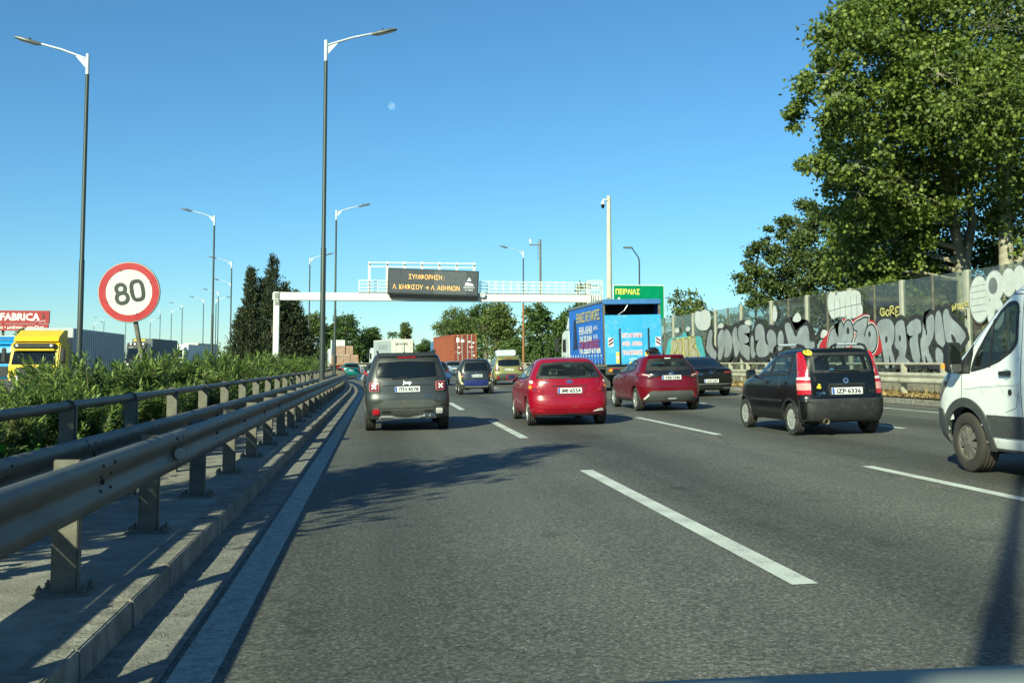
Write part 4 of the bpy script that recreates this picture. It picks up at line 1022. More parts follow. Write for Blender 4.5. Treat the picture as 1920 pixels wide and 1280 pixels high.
class Body:
    """car body as stacked plan outlines; origin on the ground under the rear axle, +y is forward"""
    def __init__(s, prof, wb, tyre, lr=.42, lf=.9, n=3.0, nf=2.6, taper=.05, arch=.055):
        zs = [p[0] for p in prof]
        s.w = mono(zs, [p[1] for p in prof]); s.yr = mono(zs, [p[2] for p in prof]); s.yf = mono(zs, [p[3] for p in prof])
        s.z0, s.z1 = zs[0], zs[-1]; s.wb = wb; s.R = tyre; s.lr = lr; s.lf = lf; s.n = n; s.nf = nf; s.taper = taper; s.arch = arch
        s.ym = wb / 2
    def T(s, y):
        k = (y - s.ym) / 2.1
        return 1 - s.taper * k * k
    def caps(s, z):
        k = min(1.0, .94 * (s.yf(z) - s.yr(z)) / (s.lr + s.lf))
        return s.lr * k, s.lf * k
    def rear_y(s, x, z):
        z = min(max(z, s.z0), s.z1); lr, lf = s.caps(z); w = s.w(z) * s.T(s.yr(z)); q = min(.9995, abs(x) / w)
        return s.yr(z) + lr - lr * (1 - q ** s.n) ** (1 / s.n)
    def side_x(s, y, z):
        z = min(max(z, s.z0), s.z1); a = s.yr(z); b = s.yf(z); w = s.w(z); k = 1.0; lr, lf = s.caps(z)
        if y < a + lr: k = max(0.0, 1 - min(1, (a + lr - y) / lr) ** s.n) ** (1 / s.n)
        elif y > b - lf: k = max(0.0, 1 - min(1, (y - b + lf) / lf) ** s.nf) ** (1 / s.nf)
        return w * k * s.T(y)
    def front_y(s, x, z):
        z = min(max(z, s.z0), s.z1); lr, lf = s.caps(z); w = s.w(z) * s.T(s.yf(z)); q = min(.9995, abs(x) / w)
        return s.yf(z) - lf + lf * (1 - q ** s.nf) ** (1 / s.nf)
    def P(s, view, u, v, off=0.0):
        """the body point behind (u, v) of that view, moved off along the surface normal"""
        f = s.rear_y if view == 'rear' else (s.front_y if view == 'front' else s.side_x)
        e = .006; c = f(u, v)
        gu = max(-3.0, min(3.0, (f(u + e, v) - f(u - e, v)) / (2 * e))); gv = max(-3.0, min(3.0, (f(u, v + e) - f(u, v - e)) / (2 * e)))
        if view == 'rear': p = Vector((u, c, v)); n = Vector((gu, -1, gv))
        elif view == 'front': p = Vector((u, c, v)); n = Vector((-gu, 1, -gv))
        elif view == 'left': p = Vector((-c, u, v)); n = Vector((-1, -gu, -gv))
        else: p = Vector((c, u, v)); n = Vector((1, -gu, -gv))
        return tuple(p + n.normalized() * off)
    def shell(s, name, mt, parent, holes=(), nz=44, na=150, floor=True):
        """holes: (view, outline) regions left open for the panes; the wheel arches are cut round"""
        zs = [s.z0 + (s.z1 - s.z0) * (1 - (1 - k / nz) ** 1.25) for k in range(nz + 1)]
        V = np.zeros((nz + 1, na, 3))
        for i, z in enumerate(zs):
            a, b, w = s.yr(z), s.yf(z), s.w(z); lr, lf = s.caps(z)
            for j in range(na):
                t = j / na * 4
                # left half from rear centre to front centre, then back on the right
                if t < 2: sg = -1; q = t / 2
                else: sg = 1; q = 2 - t / 2
                # q 0..1: rear centre -> rear corner (.22) -> front corner (.75) -> front centre
                if q < .24:
                    th = q / .24 * math.pi / 2; c, sn = math.cos(th), math.sin(th)
                    x = w * sn ** (2 / s.n) if sn > 0 else 0; y = a + lr - lr * (max(c, 0) ** (2 / s.n))
                elif q < .74:
                    x = w; y = a + lr + (b - lf - a - lr) * (q - .24) / .5
                else:
                    th = (1 - q) / .26 * math.pi / 2; c, sn = math.cos(th), math.sin(th)
                    x = w * max(sn, 0) ** (2 / s.nf); y = b - lf + lf * (max(c, 0) ** (2 / s.nf))
                V[i, j] = (sg * x * s.T(y), y, z)
        Ra = s.R + s.arch; cell = .035
        keep = np.ones((nz, na), bool)
        for cy in (0.0, s.wb):
            dy = V[:, :, 1] - cy; dz = V[:, :, 2] - s.R
            r_ = np.hypot(dy, dz); near = (np.abs(r_ - Ra) < cell) & (np.abs(V[:, :, 0]) > .45)
            k = np.where(near, Ra / np.maximum(r_, 1e-6), 1.0)
            V[:, :, 1] = np.where(near, cy + dy * k, V[:, :, 1]); V[:, :, 2] = np.where(near, s.R + dz * k, V[:, :, 2])
            c = (V[:-1] + V[1:]) / 2; c = (c + np.roll(c, -1, 1)) / 2
            keep &= ~((np.hypot(c[:, :, 1] - cy, c[:, :, 2] - s.R) < Ra - .004) & (np.abs(c[:, :, 0]) > .4))
        c = (V[:-1] + V[1:]) / 2; c = (c + np.roll(c, -1, 1)) / 2
        for view, poly in holes:
            pin = offset_poly(poly, -.028)
            for i in range(nz):
                for j in range(na):
                    if not keep[i, j]: continue
                    x, y, z = c[i, j]
                    if view == 'rear':
                        if y < s.yr(z) + s.lr * .9 and inside(x, z, pin): keep[i, j] = False
                    elif view == 'front':
                        if y > s.yf(z) - s.lf * .9 and inside(x, z, pin): keep[i, j] = False
                    else:
                        if (x < 0) == (view == 'left') and abs(x) > .3 and inside(y, z, pin): keep[i, j] = False
        vv = [tuple(p) for row in V for p in row]
        ff = [(i * na + j, i * na + (j + 1) % na, (i + 1) * na + (j + 1) % na, (i + 1) * na + j) for i in range(nz) for j in range(na) if keep[i, j]]
        ff.append(tuple(nz * na + j for j in range(na)))
        o = MB().add(vv, ff).build(name, mt, parent, smooth=55)
        return o
    def patch(s, name, view, poly, off, mt, parent, rings=5, thick=.012, inset=None, step=.04):
        """a panel that follows the body: outline given in that view's plane; inset makes it a ring"""
        n0 = len(poly); pts = []
        for i in range(n0):
            a, b = poly[i], poly[(i + 1) % n0]; L = math.hypot(b[0] - a[0], b[1] - a[1]); m = max(1, int(L / step))
            pts += [(a[0] + (b[0] - a[0]) * k / m, a[1] + (b[1] - a[1]) * k / m) for k in range(m)]
        n = len(pts); vv = []; ff = []
        if inset:
            inn = offset_poly(pts, -inset)
            loops = [(pts, off - thick), (pts, off), (inn, off), (inn, off - thick)]
        else:
            cx = sum(p[0] for p in pts) / n; cy = sum(p[1] for p in pts) / n
            loops = [(pts, off - thick)] + [([(cx + (p[0] - cx) * k, cy + (p[1] - cy) * k) for p in pts], off) for k in [1 - i / rings for i in range(rings)]]
        for l, o_ in loops: vv += [s.P(view, p[0], p[1], o_) for p in l]
        for i in range(len(loops) - 1):
            for k in range(n): ff.append((i * n + k, i * n + (k + 1) % n, (i + 1) * n + (k + 1) % n, (i + 1) * n + k))
        if not inset:
            vv.append(s.P(view, cx, cy, off)); q = (len(loops) - 1) * n
            ff += [(q + k, q + (k + 1) % n, len(vv) - 1) for k in range(n)]
        return MB().add(vv, ff).build(name, mt, parent, smooth=40)
    def seam(s, view, line, mt, parent, w=.007, off=.002, name='gap_and_shade_line'):
        b = MB(); pts = []
        for i in range(len(line) - 1):
            a, c = line[i], line[i + 1]; L = math.hypot(c[0] - a[0], c[1] - a[1]); m = max(1, int(L / .05))
            pts += [(a[0] + (c[0] - a[0]) * k / m, a[1] + (c[1] - a[1]) * k / m) for k in range(m)]
        pts.append(line[-1])
        vv = []
        for i, p in enumerate(pts):
            a = pts[max(0, i - 1)]; c = pts[min(len(pts) - 1, i + 1)]
            d = Vector((c[0] - a[0], c[1] - a[1])).normalized(); nx, ny = -d.y * w / 2, d.x * w / 2
            vv += [s.P(view, p[0] + nx, p[1] + ny, off), s.P(view, p[0] - nx, p[1] - ny, off)]
        ff = [(2 * i, 2 * i + 1, 2 * i + 3, 2 * i + 2) for i in range(len(pts) - 1)]
        return b.add(vv, ff).build(name, mt, parent, recalc=False)
    def text(s, name, string, size, u, v, mt, parent, off=.006, view='rear', bold=0, fit=None, shear=0):
        return text_on(name, string, size, lambda a, b: s.P(view, u + a, v + b, off), mt, parent, bold=bold, fit=fit, shear=shear)

def inside(x, y, poly):
    r_ = False; n = len(poly); j = n - 1
    for i in range(n):
        if (poly[i][1] > y) != (poly[j][1] > y) and x < (poly[j][0] - poly[i][0]) * (y - poly[i][1]) / (poly[j][1] - poly[i][1] + 1e-12) + poly[i][0]: r_ = not r_
        j = i
    return r_

def sym(poly):
    """closes a right-hand half outline (x >= 0, from bottom to top) by mirroring it"""
    return [(-x, z) for x, z in poly] + [(x, z) for x, z in reversed(poly)]
def mir(poly): return [(-x, z) for x, z in poly]
def rect(x0, x1, z0, z1, r_=.015): return round_poly([(x0, z0), (x1, z0), (x1, z1), (x0, z1)], r_, 3)

WHEELS = {}
def wheel_mesh(key, Rt, wd, style, rr):
    if key in WHEELS: return WHEELS[key]
    h = wd / 2
    prof = [(-h * .72, rr * .98), (-h * .95, rr * 1.04), (-h, rr * 1.2), (-h * .98, Rt * .90), (-h * .86, Rt * .975), (-h * .62, Rt)]
    for g in (-.4, 0, .4):      # three tread grooves
        prof += [(h * g - .008 - h * .06, Rt), (h * g - .006, Rt - .009), (h * g + .006, Rt - .009), (h * g + .008 + h * .06, Rt)]
    prof += [(h * .62, Rt), (h * .86, Rt * .975), (h * .98, Rt * .90), (h, rr * 1.2), (h * .95, rr * 1.04), (h * .72, rr * .98)]
    ty = MB().lathe(prof, 40, 'x').mesh('tyre', smooth=40)
    rb = MB()          # outer side is -x
    rb.lathe([(-h * .74, rr), (-h * .84, rr * .97), (-h * .80, rr * .90), (-h * .45, rr * .86), (h * .7, rr * .86)], 32, 'x')
    def spokes(n, w0, w1, x, dep=.03, r0=.05, r1=None):
        r1 = r1 or rr * .90
        for k in range(n):
            a = 2 * math.pi * k / n + .2; ca, sa = math.cos(a), math.sin(a)
            def pt(r_, t, xx): return (xx, r_ * ca - t * sa, r_ * sa + t * ca)
            vv = [pt(r0, -w0, x - .012), pt(r0, w0, x - .012), pt(r1, w1, x), pt(r1, -w1, x), pt(r0, -w0, x + dep), pt(r0, w0, x + dep), pt(r1, w1, x + dep), pt(r1, -w1, x + dep)]
            rb.add(vv, [(0, 1, 2, 3), (4, 7, 6, 5), (0, 4, 5, 1), (1, 5, 6, 2), (2, 6, 7, 3), (3, 7, 4, 0)])
    if style == 'ten': spokes(10, .018, .014, -h * .72)
    elif style == 'five': spokes(5, .034, .045, -h * .70)
    elif style == 'cover': spokes(9, .026, .040, -h * .78, .02, rr * .22, rr * .88)
    elif style == 'steel': rb.lathe([(-h * .5, rr * .3), (-h * .72, rr * .62), (-h * .5, rr * .88)], 24, 'x'); spokes(8, .03, .03, -h * .62, .02, rr * .6, rr * .9)
    elif style == 'truck': rb.lathe([(-h * .2, rr * .9), (-h * .1, rr * .5), (-h * .75, rr * .42), (-h * .8, rr * .2), (-h * .8, .0001)], 24, 'x')
    rb.lathe([(-h * .86, .0001), (-h * .86, .034), (-h * .7, .055), (-h * .3, .06)], 16, 'x')
    ri = rb.mesh('rim', smooth=35)
    dk = MB().lathe([(-h * .30, .0001), (-h * .30, rr * .87)], 20, 'x').mesh('brake_disc')
    WHEELS[key] = (ty, ri, dk)
    return WHEELS[key]

def add_wheel(root, x, y, Rt, wd, style, rr, rim=None, steer=0, key=None, tyre=None):
    key = key or '%s%.2f%.2f' % (style, Rt, wd)
    ty, ri, dk = wheel_mesh(key, Rt, wd, style, rr)
    w = empty('wheel', (x, y, Rt), (random.uniform(0, 1) * 0, 0, (math.pi if x > 0 else 0) + steer), root)
    a = random.uniform(0, 6.28)
    for nm, me, mt in (('tyre', ty, tyre or M['rubber']), ('rim', ri, rim or M['rim']), ('brake_disc', dk, M['dark'])):
        o = link_mesh(nm, me.copy() if (me.materials and me.materials[0] != mt) else me, None, w, rot=(a if nm == 'rim' else 0, 0, 0))
        if o.data.materials and o.data.materials[0] != mt: o.data.materials.clear()
        if not o.data.materials: o.data.materials.append(mt)
    return w

def plate(B, root, u, v, string, w=.52, h=.112, off=.022, blue=True):
    p = B.patch('number_plate', 'rear', rect(u - w / 2, u + w / 2, v - h / 2, v + h / 2, .01), off, M['plate'], root, rings=2, thick=.02)
    if blue: B.patch('plate_band', 'rear', rect(u - w / 2 + .004, u - w / 2 + .045, v - h / 2 + .004, v + h / 2 - .004, .004), off + .003, M['eu_blue'], p, rings=1, thick=.002)
    B.text('plate_text', string, h * .92, u + .022, v - h * .33, M['ink'], p, off + .005, bold=.0035, fit=w * .80)
    return p

def pane(B, root, name, view, poly, mt, ring=.05, off=.006):
    o = B.patch(name, view, poly, off, mt, root, thick=.004)
    B.patch('window_seal', view, poly, off + .002, M['black'], o, inset=ring, thick=.012)
    return o

def seats(root, rows, W, mt, zf=.28, hr=True):
    """rows: (y of the backrest, number of seats, top height)"""
    for y, n, zt in rows:
        for k in range(n):
            x = (k - (n - 1) / 2) * (W / n)
            w = W / n * .43
            b = MB().prism(round_poly([(y, zf + .15), (y - .14, zf + .16), (y - .27, zt - .02), (y - .22, zt), (y - .13, zt - .05), (y + .02, zf + .32), (y + .42, zf + .34), (y + .44, zf + .18)], .04), 'x', x - w, x + w)
            so = b.build('seat', mt, root, bevel=.03, smooth=50)
            if hr: MB().prism(round_poly([(y - .30, zt + .03), (y - .20, zt + .03), (y - .19, zt + .20), (y - .28, zt + .21)], .03), 'x', x - w * .55, x + w * .55).build('headrest', mt, so, bevel=.025, smooth=50)

def mirror(root, x, y, z, body, sgn, w=.20, h=.14):
    b = MB().add(*loft_box(w, .13, h)).build('wing_mirror', body, root, smooth=60, loc=(x + sgn * w * .5, y, z), rot=(R(-7), 0, R(-sgn * 10)))
    MB().add([(q[0], -.068, q[1]) for q in rect(-w * .42, w * .42, -h * .40, h * .40, .03)], [tuple(range(16))]).build('mirror_glass', M['mirror'], b)
    MB().obox((x - sgn * .05, y + .03, z - h * .3), (x + sgn * .08, y + .02, z - h * .25), .05, .05).build('mirror_arm', M['black'], root)
def loft_box(w, d, h):
    """a rounded shell: open flat back at -y, bulging to +y"""
    vv = []; ff = []; n = 16
    secs = [(-.5, 1.0), (-.2, 1.0), (.1, .93), (.35, .72), (.5, .35)]
    for t, k in secs:
        for p in rect(-w / 2 * k, w / 2 * k, -h / 2 * k, h / 2 * k, min(w, h) * .3 * k)[:n]: vv.append((p[0], t * d, p[1]))
    for i in range(len(secs) - 1):
        for k in range(n): ff.append((i * n + k, i * n + (k + 1) % n, (i + 1) * n + (k + 1) % n, (i + 1) * n + k))
    ff += [tuple(range(n)), tuple(range((len(secs) - 1) * n, len(secs) * n))]
    return vv, ff

def under(B, root, z=None):
    """dark floor, wheel housings and axle under the body"""
    z = z or B.z0
    b = MB()
    w = B.w(B.z0) * .93; a = B.yr(B.z0) + .12; f = B.yf(B.z0) - .25; Ra = B.R + B.arch
    b.box(-w * .98, w * .98, Ra, B.wb - Ra, z + .005, z + .03)
    b.box(-w + .26, w - .26, a, f, z + .006, z + .05)
    b.obox((-w + .1, 0, B.R), (w - .1, 0, B.R), .09, .09)
    for cy in (0, B.wb):
        for sg in (-1, 1):
            x0 = sg * (w - .27); x1 = sg * (w + .02)
            n = 14
            vv = []; ff = []
            for k in range(n + 1):
                t = -.25 + (math.pi + .5) * k / n
                for x in (x0, x1): vv.append((x, cy + (Ra - .004) * math.cos(t), B.R + (Ra - .004) * math.sin(t)))
                vv.append((x0, cy, B.R))
            for k in range(n): ff += [(3 * k, 3 * k + 1, 3 * k + 4, 3 * k + 3), (3 * k, 3 * k + 3, 3 * k + 2)]
            b.add(vv, ff)
    b.build('underbody', M['dark'], root)

def arch_lips(B, root, mt, r0=.0, r1=.03, off=.006, name='arch_trim', views=('left', 'right')):
    for cy in (0, B.wb):
        for view in views:
            Ra = B.R + B.arch
            vv = []; ff = []; n = 26
            ts = [R(-28) + R(236) * k / n for k in range(n + 1)]
            for t in ts:
                for r_, o_ in ((Ra - .004, off - .05), (Ra - .004, off), (Ra + r1, off), (Ra + r1 + .006, off - .015)):
                    y = cy + r_ * math.cos(t); z = B.R + r_ * math.sin(t)
                    vv.append(B.P(view, y, max(z, B.z0 - .02), o_))
            for k in range(n):
                for q in range(3): ff.append((4 * k + q, 4 * k + q + 1, 4 * k + 5 + q, 4 * k + 4 + q))
            MB().add(vv, ff).build(name, mt, root, smooth=50)

def wiper(B, root, u0, v0, u1, v1):
    MB().tube([B.P('rear', u0, v0, .02), B.P('rear', (u0 + u1) / 2, (v0 + v1) / 2 + .01, .03), B.P('rear', u1, v1, .022)], [.016, .012, .008], 6).build('wiper', M['black'], root, smooth=60)

def place(root, x, y, yaw=0.0, label=None, cat='car', group=None, z=None):
    root.location = (x, y, ground_z(x) if z is None else z)
    root.rotation_euler = (0, -.022 if -1.5 < x < 15 else 0, R(yaw))
    return tag(root, label, cat, group)

def smooth_roof(B, rails=None):
    pass

M['pink_rim'] = mat('pale_red_rim', (.55, .22, .20), .25, coat=.6)
# ---- square-tailed compact SUV (used for the dark grey one and the olive one)
def suv(body, trim_col, plate_s, det=True, gls=None):
    root = empty('car')
    B = Body([(.27, .80, -.70, 3.16), (.36, .86, -.80, 3.30), (.50, .892, -.862, 3.36), (.66, .902, -.868, 3.37), (.80, .902, -.835, 3.36), (.96, .893, -.815, 3.28), (1.03, .875, -.80, 3.05), (1.08, .865, -.79, 2.45), (1.12, .855, -.78, 2.10), (1.30, .795, -.735, 1.80), (1.48, .735, -.675, 1.42), (1.56, .705, -.635, 1.22), (1.61, .665, -.575, 1.02), (1.645, .56, -.46, .82), (1.655, .40, -.30, .62)], 2.57, .345, lr=.30, lf=.85, n=3.4, taper=.03, arch=.06)
    gls = gls or M['dark_glass']
    rw = round_poly([(-.665, 1.10), (0, 1.065), (.665, 1.10), (.625, 1.475), (0, 1.505), (-.625, 1.475)], .07)
    sw = [round_poly([(-.35, 1.13), (.30, 1.10), (.30, 1.50), (-.18, 1.49)], .05), round_poly([(.36, 1.10), (1.20, 1.08), (1.20, 1.50), (.36, 1.50)], .04), round_poly([(1.26, 1.08), (2.05, 1.08), (1.62, 1.42), (1.26, 1.50)], .04)]
    bo = B.shell('body', body, root, nz=48)
    g = pane(B, root, 'rear_window', 'rear', rw, gls, .035)
    if det: wiper(B, g, .02, 1.12, -.32, 1.10)
    for v_ in ('left', 'right'):
        for p in sw: pane(B, root, 'side_window', v_, p, M['dark_glass'], .03)
    pane(B, root, 'windscreen', 'front', round_poly([(-.70, 1.14), (.70, 1.14), (.60, 1.50), (-.60, 1.50)], .05), M['dark_glass'], .03)
    # black lower bumper with tailgate valley
    B.patch('bumper', 'rear', [(-.86, .30), (-.45, .285), (-.40, .33), (.40, .33), (.45, .285), (.86, .30), (.878, .56), (.62, .585), (.50, .655), (.30, .668), (-.30, .668), (-.50, .655), (-.62, .585), (-.878, .56)], .018, trim_col, root, thick=.05)
    B.patch('skid_strip', 'rear', [(-.60, .30), (-.56, .35), (-.30, .345), (-.24, .315), (.22, .315), (.28, .345), (.34, .36), (.56, .355), (.60, .30), (.57, .30), (.545, .34), (.36, .345), (.29, .325), (.22, .298), (-.24, .298), (-.30, .325), (-.545, .335), (-.57, .30)], .032, M['silver'], root, rings=1) if det else None
    for sx in (-1, 1):
        hs = [(sx * .81, .82), (sx * .56, .82), (sx * .555, 1.06), (sx * .80, 1.06)]
        lh = B.patch('tail_light', 'rear', round_poly(hs, .05), .012, M['black'], root, thick=.03)
        B.patch('light_rim', 'rear', rect(min(sx * .78, sx * .59), max(sx * .78, sx * .59), .85, 1.035, .03), .026, M['pink_rim'], lh, rings=2)
        B.patch('red_lens', 'rear', rect(min(sx * .77, sx * .60), max(sx * .77, sx * .60), .86, 1.025, .02), .034, M['dark_red_lens'], lh, rings=2)
        cx, cz = sx * .685, .943
        for a in (45, 135):
            d = Vector((math.cos(R(a)), math.sin(R(a)))) * .058
            nrm = Vector((-d.y, d.x)) * .34
            B.patch('lens_cross', 'rear', [(cx - d.x - nrm.x, cz - d.y - nrm.y), (cx - d.x + nrm.x, cz - d.y + nrm.y), (cx + nrm.x * .5, cz + nrm.y * .5), (cx + d.x + nrm.x, cz + d.y + nrm.y), (cx + d.x - nrm.x, cz + d.y - nrm.y), (cx - nrm.x * .5, cz - nrm.y * .5)], .040 + a * 1e-5, M['white_lens'], lh, rings=1, thick=.004)
        fo = B.patch('fog_light', 'rear', rect(min(sx * .72, sx * .585), max(sx * .72, sx * .585), .385, .49, .025), .034, M['red_lens'] if sx < 0 else M['white_lens'], root, rings=2)
        mirror(root, sx * .90, 1.72, 1.12, body, sx, .23, .17)
        MB().tube([(sx * .60, -.38, 1.63), (sx * .615, -.30, 1.685), (sx * .62, .4, 1.70), (sx * .60, 1.05, 1.66), (sx * .59, 1.15, 1.60)], .021, 8).build('roof_rail', M['black'] if det else M['silver'], root, smooth=60)
    B.patch('high_brake_light', 'rear', rect(-.19, .19, 1.535, 1.565, .01), .02, M['red_lens'], root, rings=1)
    pl = plate(B, root, 0, .885, plate_s)
    # dark strip painted as the shade of the plate recess, panel gaps, badges
    if det:
        B.seam('rear', [(-.52, .96), (-.34, .97), (.34, .97), (.52, .96)], M['dark'], bo, .02, .004)
        B.text('badge', 'Jeep', .10, 0, .995, M['silver'], root, .012, bold=.006)
        B.text('badge', 'LIMITED', .035, .42, .735, M['chrome'], root, .008, fit=.2)
        B.text('badge', '4x4', .035, -.50, .725, M['chrome'], root, .008, fit=.13)
        B.seam('rear', [(-.60, .50), (.60, .50)], M['dark'], bo, .012, .022)
        for sx in (-1, 1): B.patch('bumper_grille', 'rear', rect(min(sx * .53, sx * .35), max(sx * .53, sx * .35), .40, .46, .01), .024, M['dark'], root, rings=1)
        for sx in (-1, 1): B.seam('rear', [(sx * .585, .60), (sx * .575, .80)], M['dark'], bo); B.seam('rear', [(sx * .575, 1.06), (sx * .655, 1.10), (sx * .63, 1.50), (0, 1.53)], M['dark'], bo)
        for x in (.40, .52): MB().lathe([(-.04, .028), (-.06, .045), (.0, .045), (.2, .045)], 14, 'y', (x, -.86, .325)).build('exhaust_tip', M['chrome'], root, smooth=60)
        MB().tube([(-.04, -.30, 1.64), (-.04, -.42, 1.86)], [.008, .004], 6).build('antenna', M['black'], root)
        MB().lathe([(0, .03), (.02, .02), (.03, .0001)], 10, 'z', (-.04, -.30, 1.645)).build('antenna_base', M['black'], root)
    B.patch('rear_spoiler', 'rear', round_poly([(-.60, 1.55), (.60, 1.55), (.56, 1.61), (-.56, 1.61)], .03), .05, body, root, thick=.07)
    for v_ in ('left', 'right'):
        B.seam(v_, [(.33, .42), (.33, 1.08)], M['dark'], bo); B.seam(v_, [(1.22, .40), (1.23, 1.07)], M['dark'], bo); B.seam(v_, [(2.12, .45), (2.1, 1.05)], M['dark'], bo)
        B.patch('sill_trim', v_, [(.44, .28), (2.13, .28), (2.13, .42), (.44, .42)], .012, trim_col, root)
        for yy in (.45, 1.38): B.patch('door_handle', v_, rect(yy, yy + .18, .93, .965, .012), .03, body, root, rings=1)
    arch_lips(B, root, trim_col, r1=.06, off=.02)
    under(B, root)
    for x in (-.785, .785):
        for y in (0, 2.57): add_wheel(root, x, y, .345, .225, 'five', .225)
    if det: seats(root, [(1.5, 2, 1.12), (.55, 3, 1.05)], 1.3, M['cabin'])
    return root, B

M['gunmetal'] = paint('gunmetal_paint', (.050, .053, .052), metal=.4, rough=.36)
M['bumper_grey'] = mat('grey_bumper_plastic', (.055, .057, .056), .6, var=.12, dirt=(.10, .095, .08), dirt_amt=.3)
car, _ = suv(M['gunmetal'], M['bumper_grey'], 'ITH·4578')
place(car, .60, 22.25, 0, 'dark grey compact SUV nearest the guardrail, X-shaped tail lights')
M['olive'] = paint('olive_paint', (.24, .225, .085), metal=.25, rough=.35)
car, _ = suv(M['olive'], M['bumper_grey'], 'IHA 2187', det=False)
place(car, 7.5, 59.6, 0, 'olive yellow SUV with a silver roof box beyond the microcar')
rbx = MB().add(*loft_box(1.15, 1.7, .34)); MB_ = rbx.build('roof_box', mat('roof_box_silver', (.50, .56, .58), .3, var=.05), car, smooth=60, loc=(-.1, .55, 1.87))

# ---- crimson hatchback
def hatch_round(body, plate_s, det=True, gls=None, lens=True, rim_style='ten', rimm=None, label_bits=True):
    root = empty('car')
    B = Body([(.22, .80, -.58, 3.28), (.30, .85, -.66, 3.42), (.45, .885, -.70, 3.48), (.58, .893, -.685, 3.49), (.66, .894, -.655, 3.46), (.80, .888, -.645, 3.36), (.90, .873, -.63, 3.10), (.97, .86, -.61, 2.45), (1.03, .845, -.585, 2.20), (1.18, .775, -.50, 1.85), (1.32, .69, -.39, 1.40), (1.40, .63, -.30, 1.10), (1.445, .56, -.19, .85), (1.472, .42, -.02, .6), (1.478, .28, .12, .5)], 2.65, .315, lr=.40, lf=.95, n=3.0, taper=.045, arch=.045)
    gls = gls or M['glass_dim']
    rw = round_poly([(-.72, 1.03), (0, 1.015), (.72, 1.03), (.56, 1.36), (0, 1.385), (-.56, 1.36)], .06)
    sw = [round_poly([(-.12, 1.06), (.30, 1.02), (.30, 1.36), (.02, 1.31)], .05), round_poly([(.34, 1.02), (1.14, 1.0), (1.10, 1.39), (.34, 1.37)], .04), round_poly([(1.20, 1.0), (2.10, .99), (1.72, 1.24), (1.38, 1.37), (1.18, 1.39)], .05)]
    fw = round_poly([(-.70, 1.03), (.70, 1.03), (.54, 1.36), (-.54, 1.36)], .05)
    holes = [('rear', rw), ('front', fw)] + [(v_, p) for v_ in ('left', 'right') for p in sw] if det else []
    bo = B.shell('body', body, root, holes, nz=50 if det else 30, na=170 if det else 90)
    g = pane(B, root, 'rear_window', 'rear', rw, gls, .055)
    for v_ in ('left', 'right'):
        for p in sw: pane(B, root, 'side_window', v_, p, M['glass'] if det else M['dark_glass'], .035)
    pane(B, root, 'windscreen', 'front', fw, M['glass'] if det else M['dark_glass'], .04)
    for sx in (-1, 1):
        lp = [(sx * .60, .735), (sx * .83, .765), (sx * .865, .86), (sx * .85, .985), (sx * .78, 1.005), (sx * .70, .90)]
        l = B.patch('tail_light', 'rear', round_poly(lp, .03), .012, M['red_lens'], root, thick=.03)
        if det:
            B.patch('lens_clear', 'rear', ellipse(sx * .795, .955, .032, .035, 14), .019, M['white_lens'], l, rings=2)
            B.patch('lens_amber', 'rear', ellipse(sx * .825, .85, .035, .04, 14), .019, M['amber_lens'], l, rings=2)
            B.patch('lens_inner', 'rear', ellipse(sx * .735, .80, .055, .045, 16), .019, M['dark_red_lens'], l, rings=2)
            B.patch('reflector', 'rear', round_poly([(sx * .50, .315), (sx * .74, .33), (sx * .72, .375), (sx * .62, .36)], .01), .014, M['red_lens'] if sx < 0 else M['white_lens'], root, rings=1)
            B.seam('rear', [(sx * .57, .64), (sx * .58, .74), (sx * .70, .905), (sx * .785, 1.01), (sx * .74, 1.04)], M['dark'], bo)
        mirror(root, sx * .885, 1.92, 1.03, body if det else M['silver'], sx, .22, .14)
    if det:
        wiper(B, g, .02, 1.06, .34, 1.08)
        B.seam('rear', [(-.57, .64), (.57, .64)], M['dark'], bo)
        B.patch('plate_recess', 'rear', round_poly([(-.36, .86), (.36, .86), (.33, .665), (-.33, .665)], .02), .002, M['dark_red_lens'] if False else body, root, thick=.01)
        B.seam('rear', [(-.37, .865), (.37, .865)], M['dark'], bo, .02, .004); B.seam('rear', [(-.36, .86), (-.30, .67), (.30, .67), (.36, .86)], M['dark'], bo, .008, .004)
        B.patch('lower_lip', 'rear', [(-.83, .225), (.83, .225), (.835, .27), (-.835, .27)], .012, M['black'], root, rings=1)
        B.patch('bumper_crease', 'rear', [(-.60, .375), (.60, .375), (.62, .36), (-.62, .36)], .008, body, root, rings=1)
        B.patch('emblem', 'rear', ellipse(0, .955, .075, .036, 20), .012, M['chrome'], root, rings=2)
        B.text('badge', 'KIA', .04, 0, .942, M['dark_red_lens'], root, .02, fit=.09)
        B.text('badge', "cee'd", .05, -.55, .93, M['chrome'], root, .01, bold=.002, fit=.16)
        B.text('badge', '1.4', .04, .58, .95, M['chrome'], root, .01, fit=.07)
        MB().tube([(0, .12, 1.47), (0, .0, 1.52)], [.01, .005], 6).build('antenna', M['black'], root)
        for v_ in ('left', 'right'):
            B.seam(v_, [(.36, .40), (.30, .98)], M['dark'], bo); B.seam(v_, [(1.17, .30), (1.17, .99)], M['dark'], bo); B.seam(v_, [(2.2, .35), (2.16, .98)], M['dark'], bo); B.seam(v_, [(.40, .30), (2.18, .30)], M['dark'], bo)
            for yy in (.45, 1.33): B.patch('door_handle', v_, rect(yy, yy + .19, .845, .88, .012), .028, body, root, rings=1)
        seats(root, [(1.55, 2, 1.05), (.60, 3, .98)], 1.3, M['cloth'])
        MB().box(-.72, .72, 2.0, 2.5, .7, .98).build('dashboard', M['cabin'], root, bevel=.08)
        MB().box(-.62, .62, -.42, .35, .88, .91).build('parcel_shelf', M['cabin'], root)
    plate(B, root, 0, .765, plate_s)
    under(B, root)
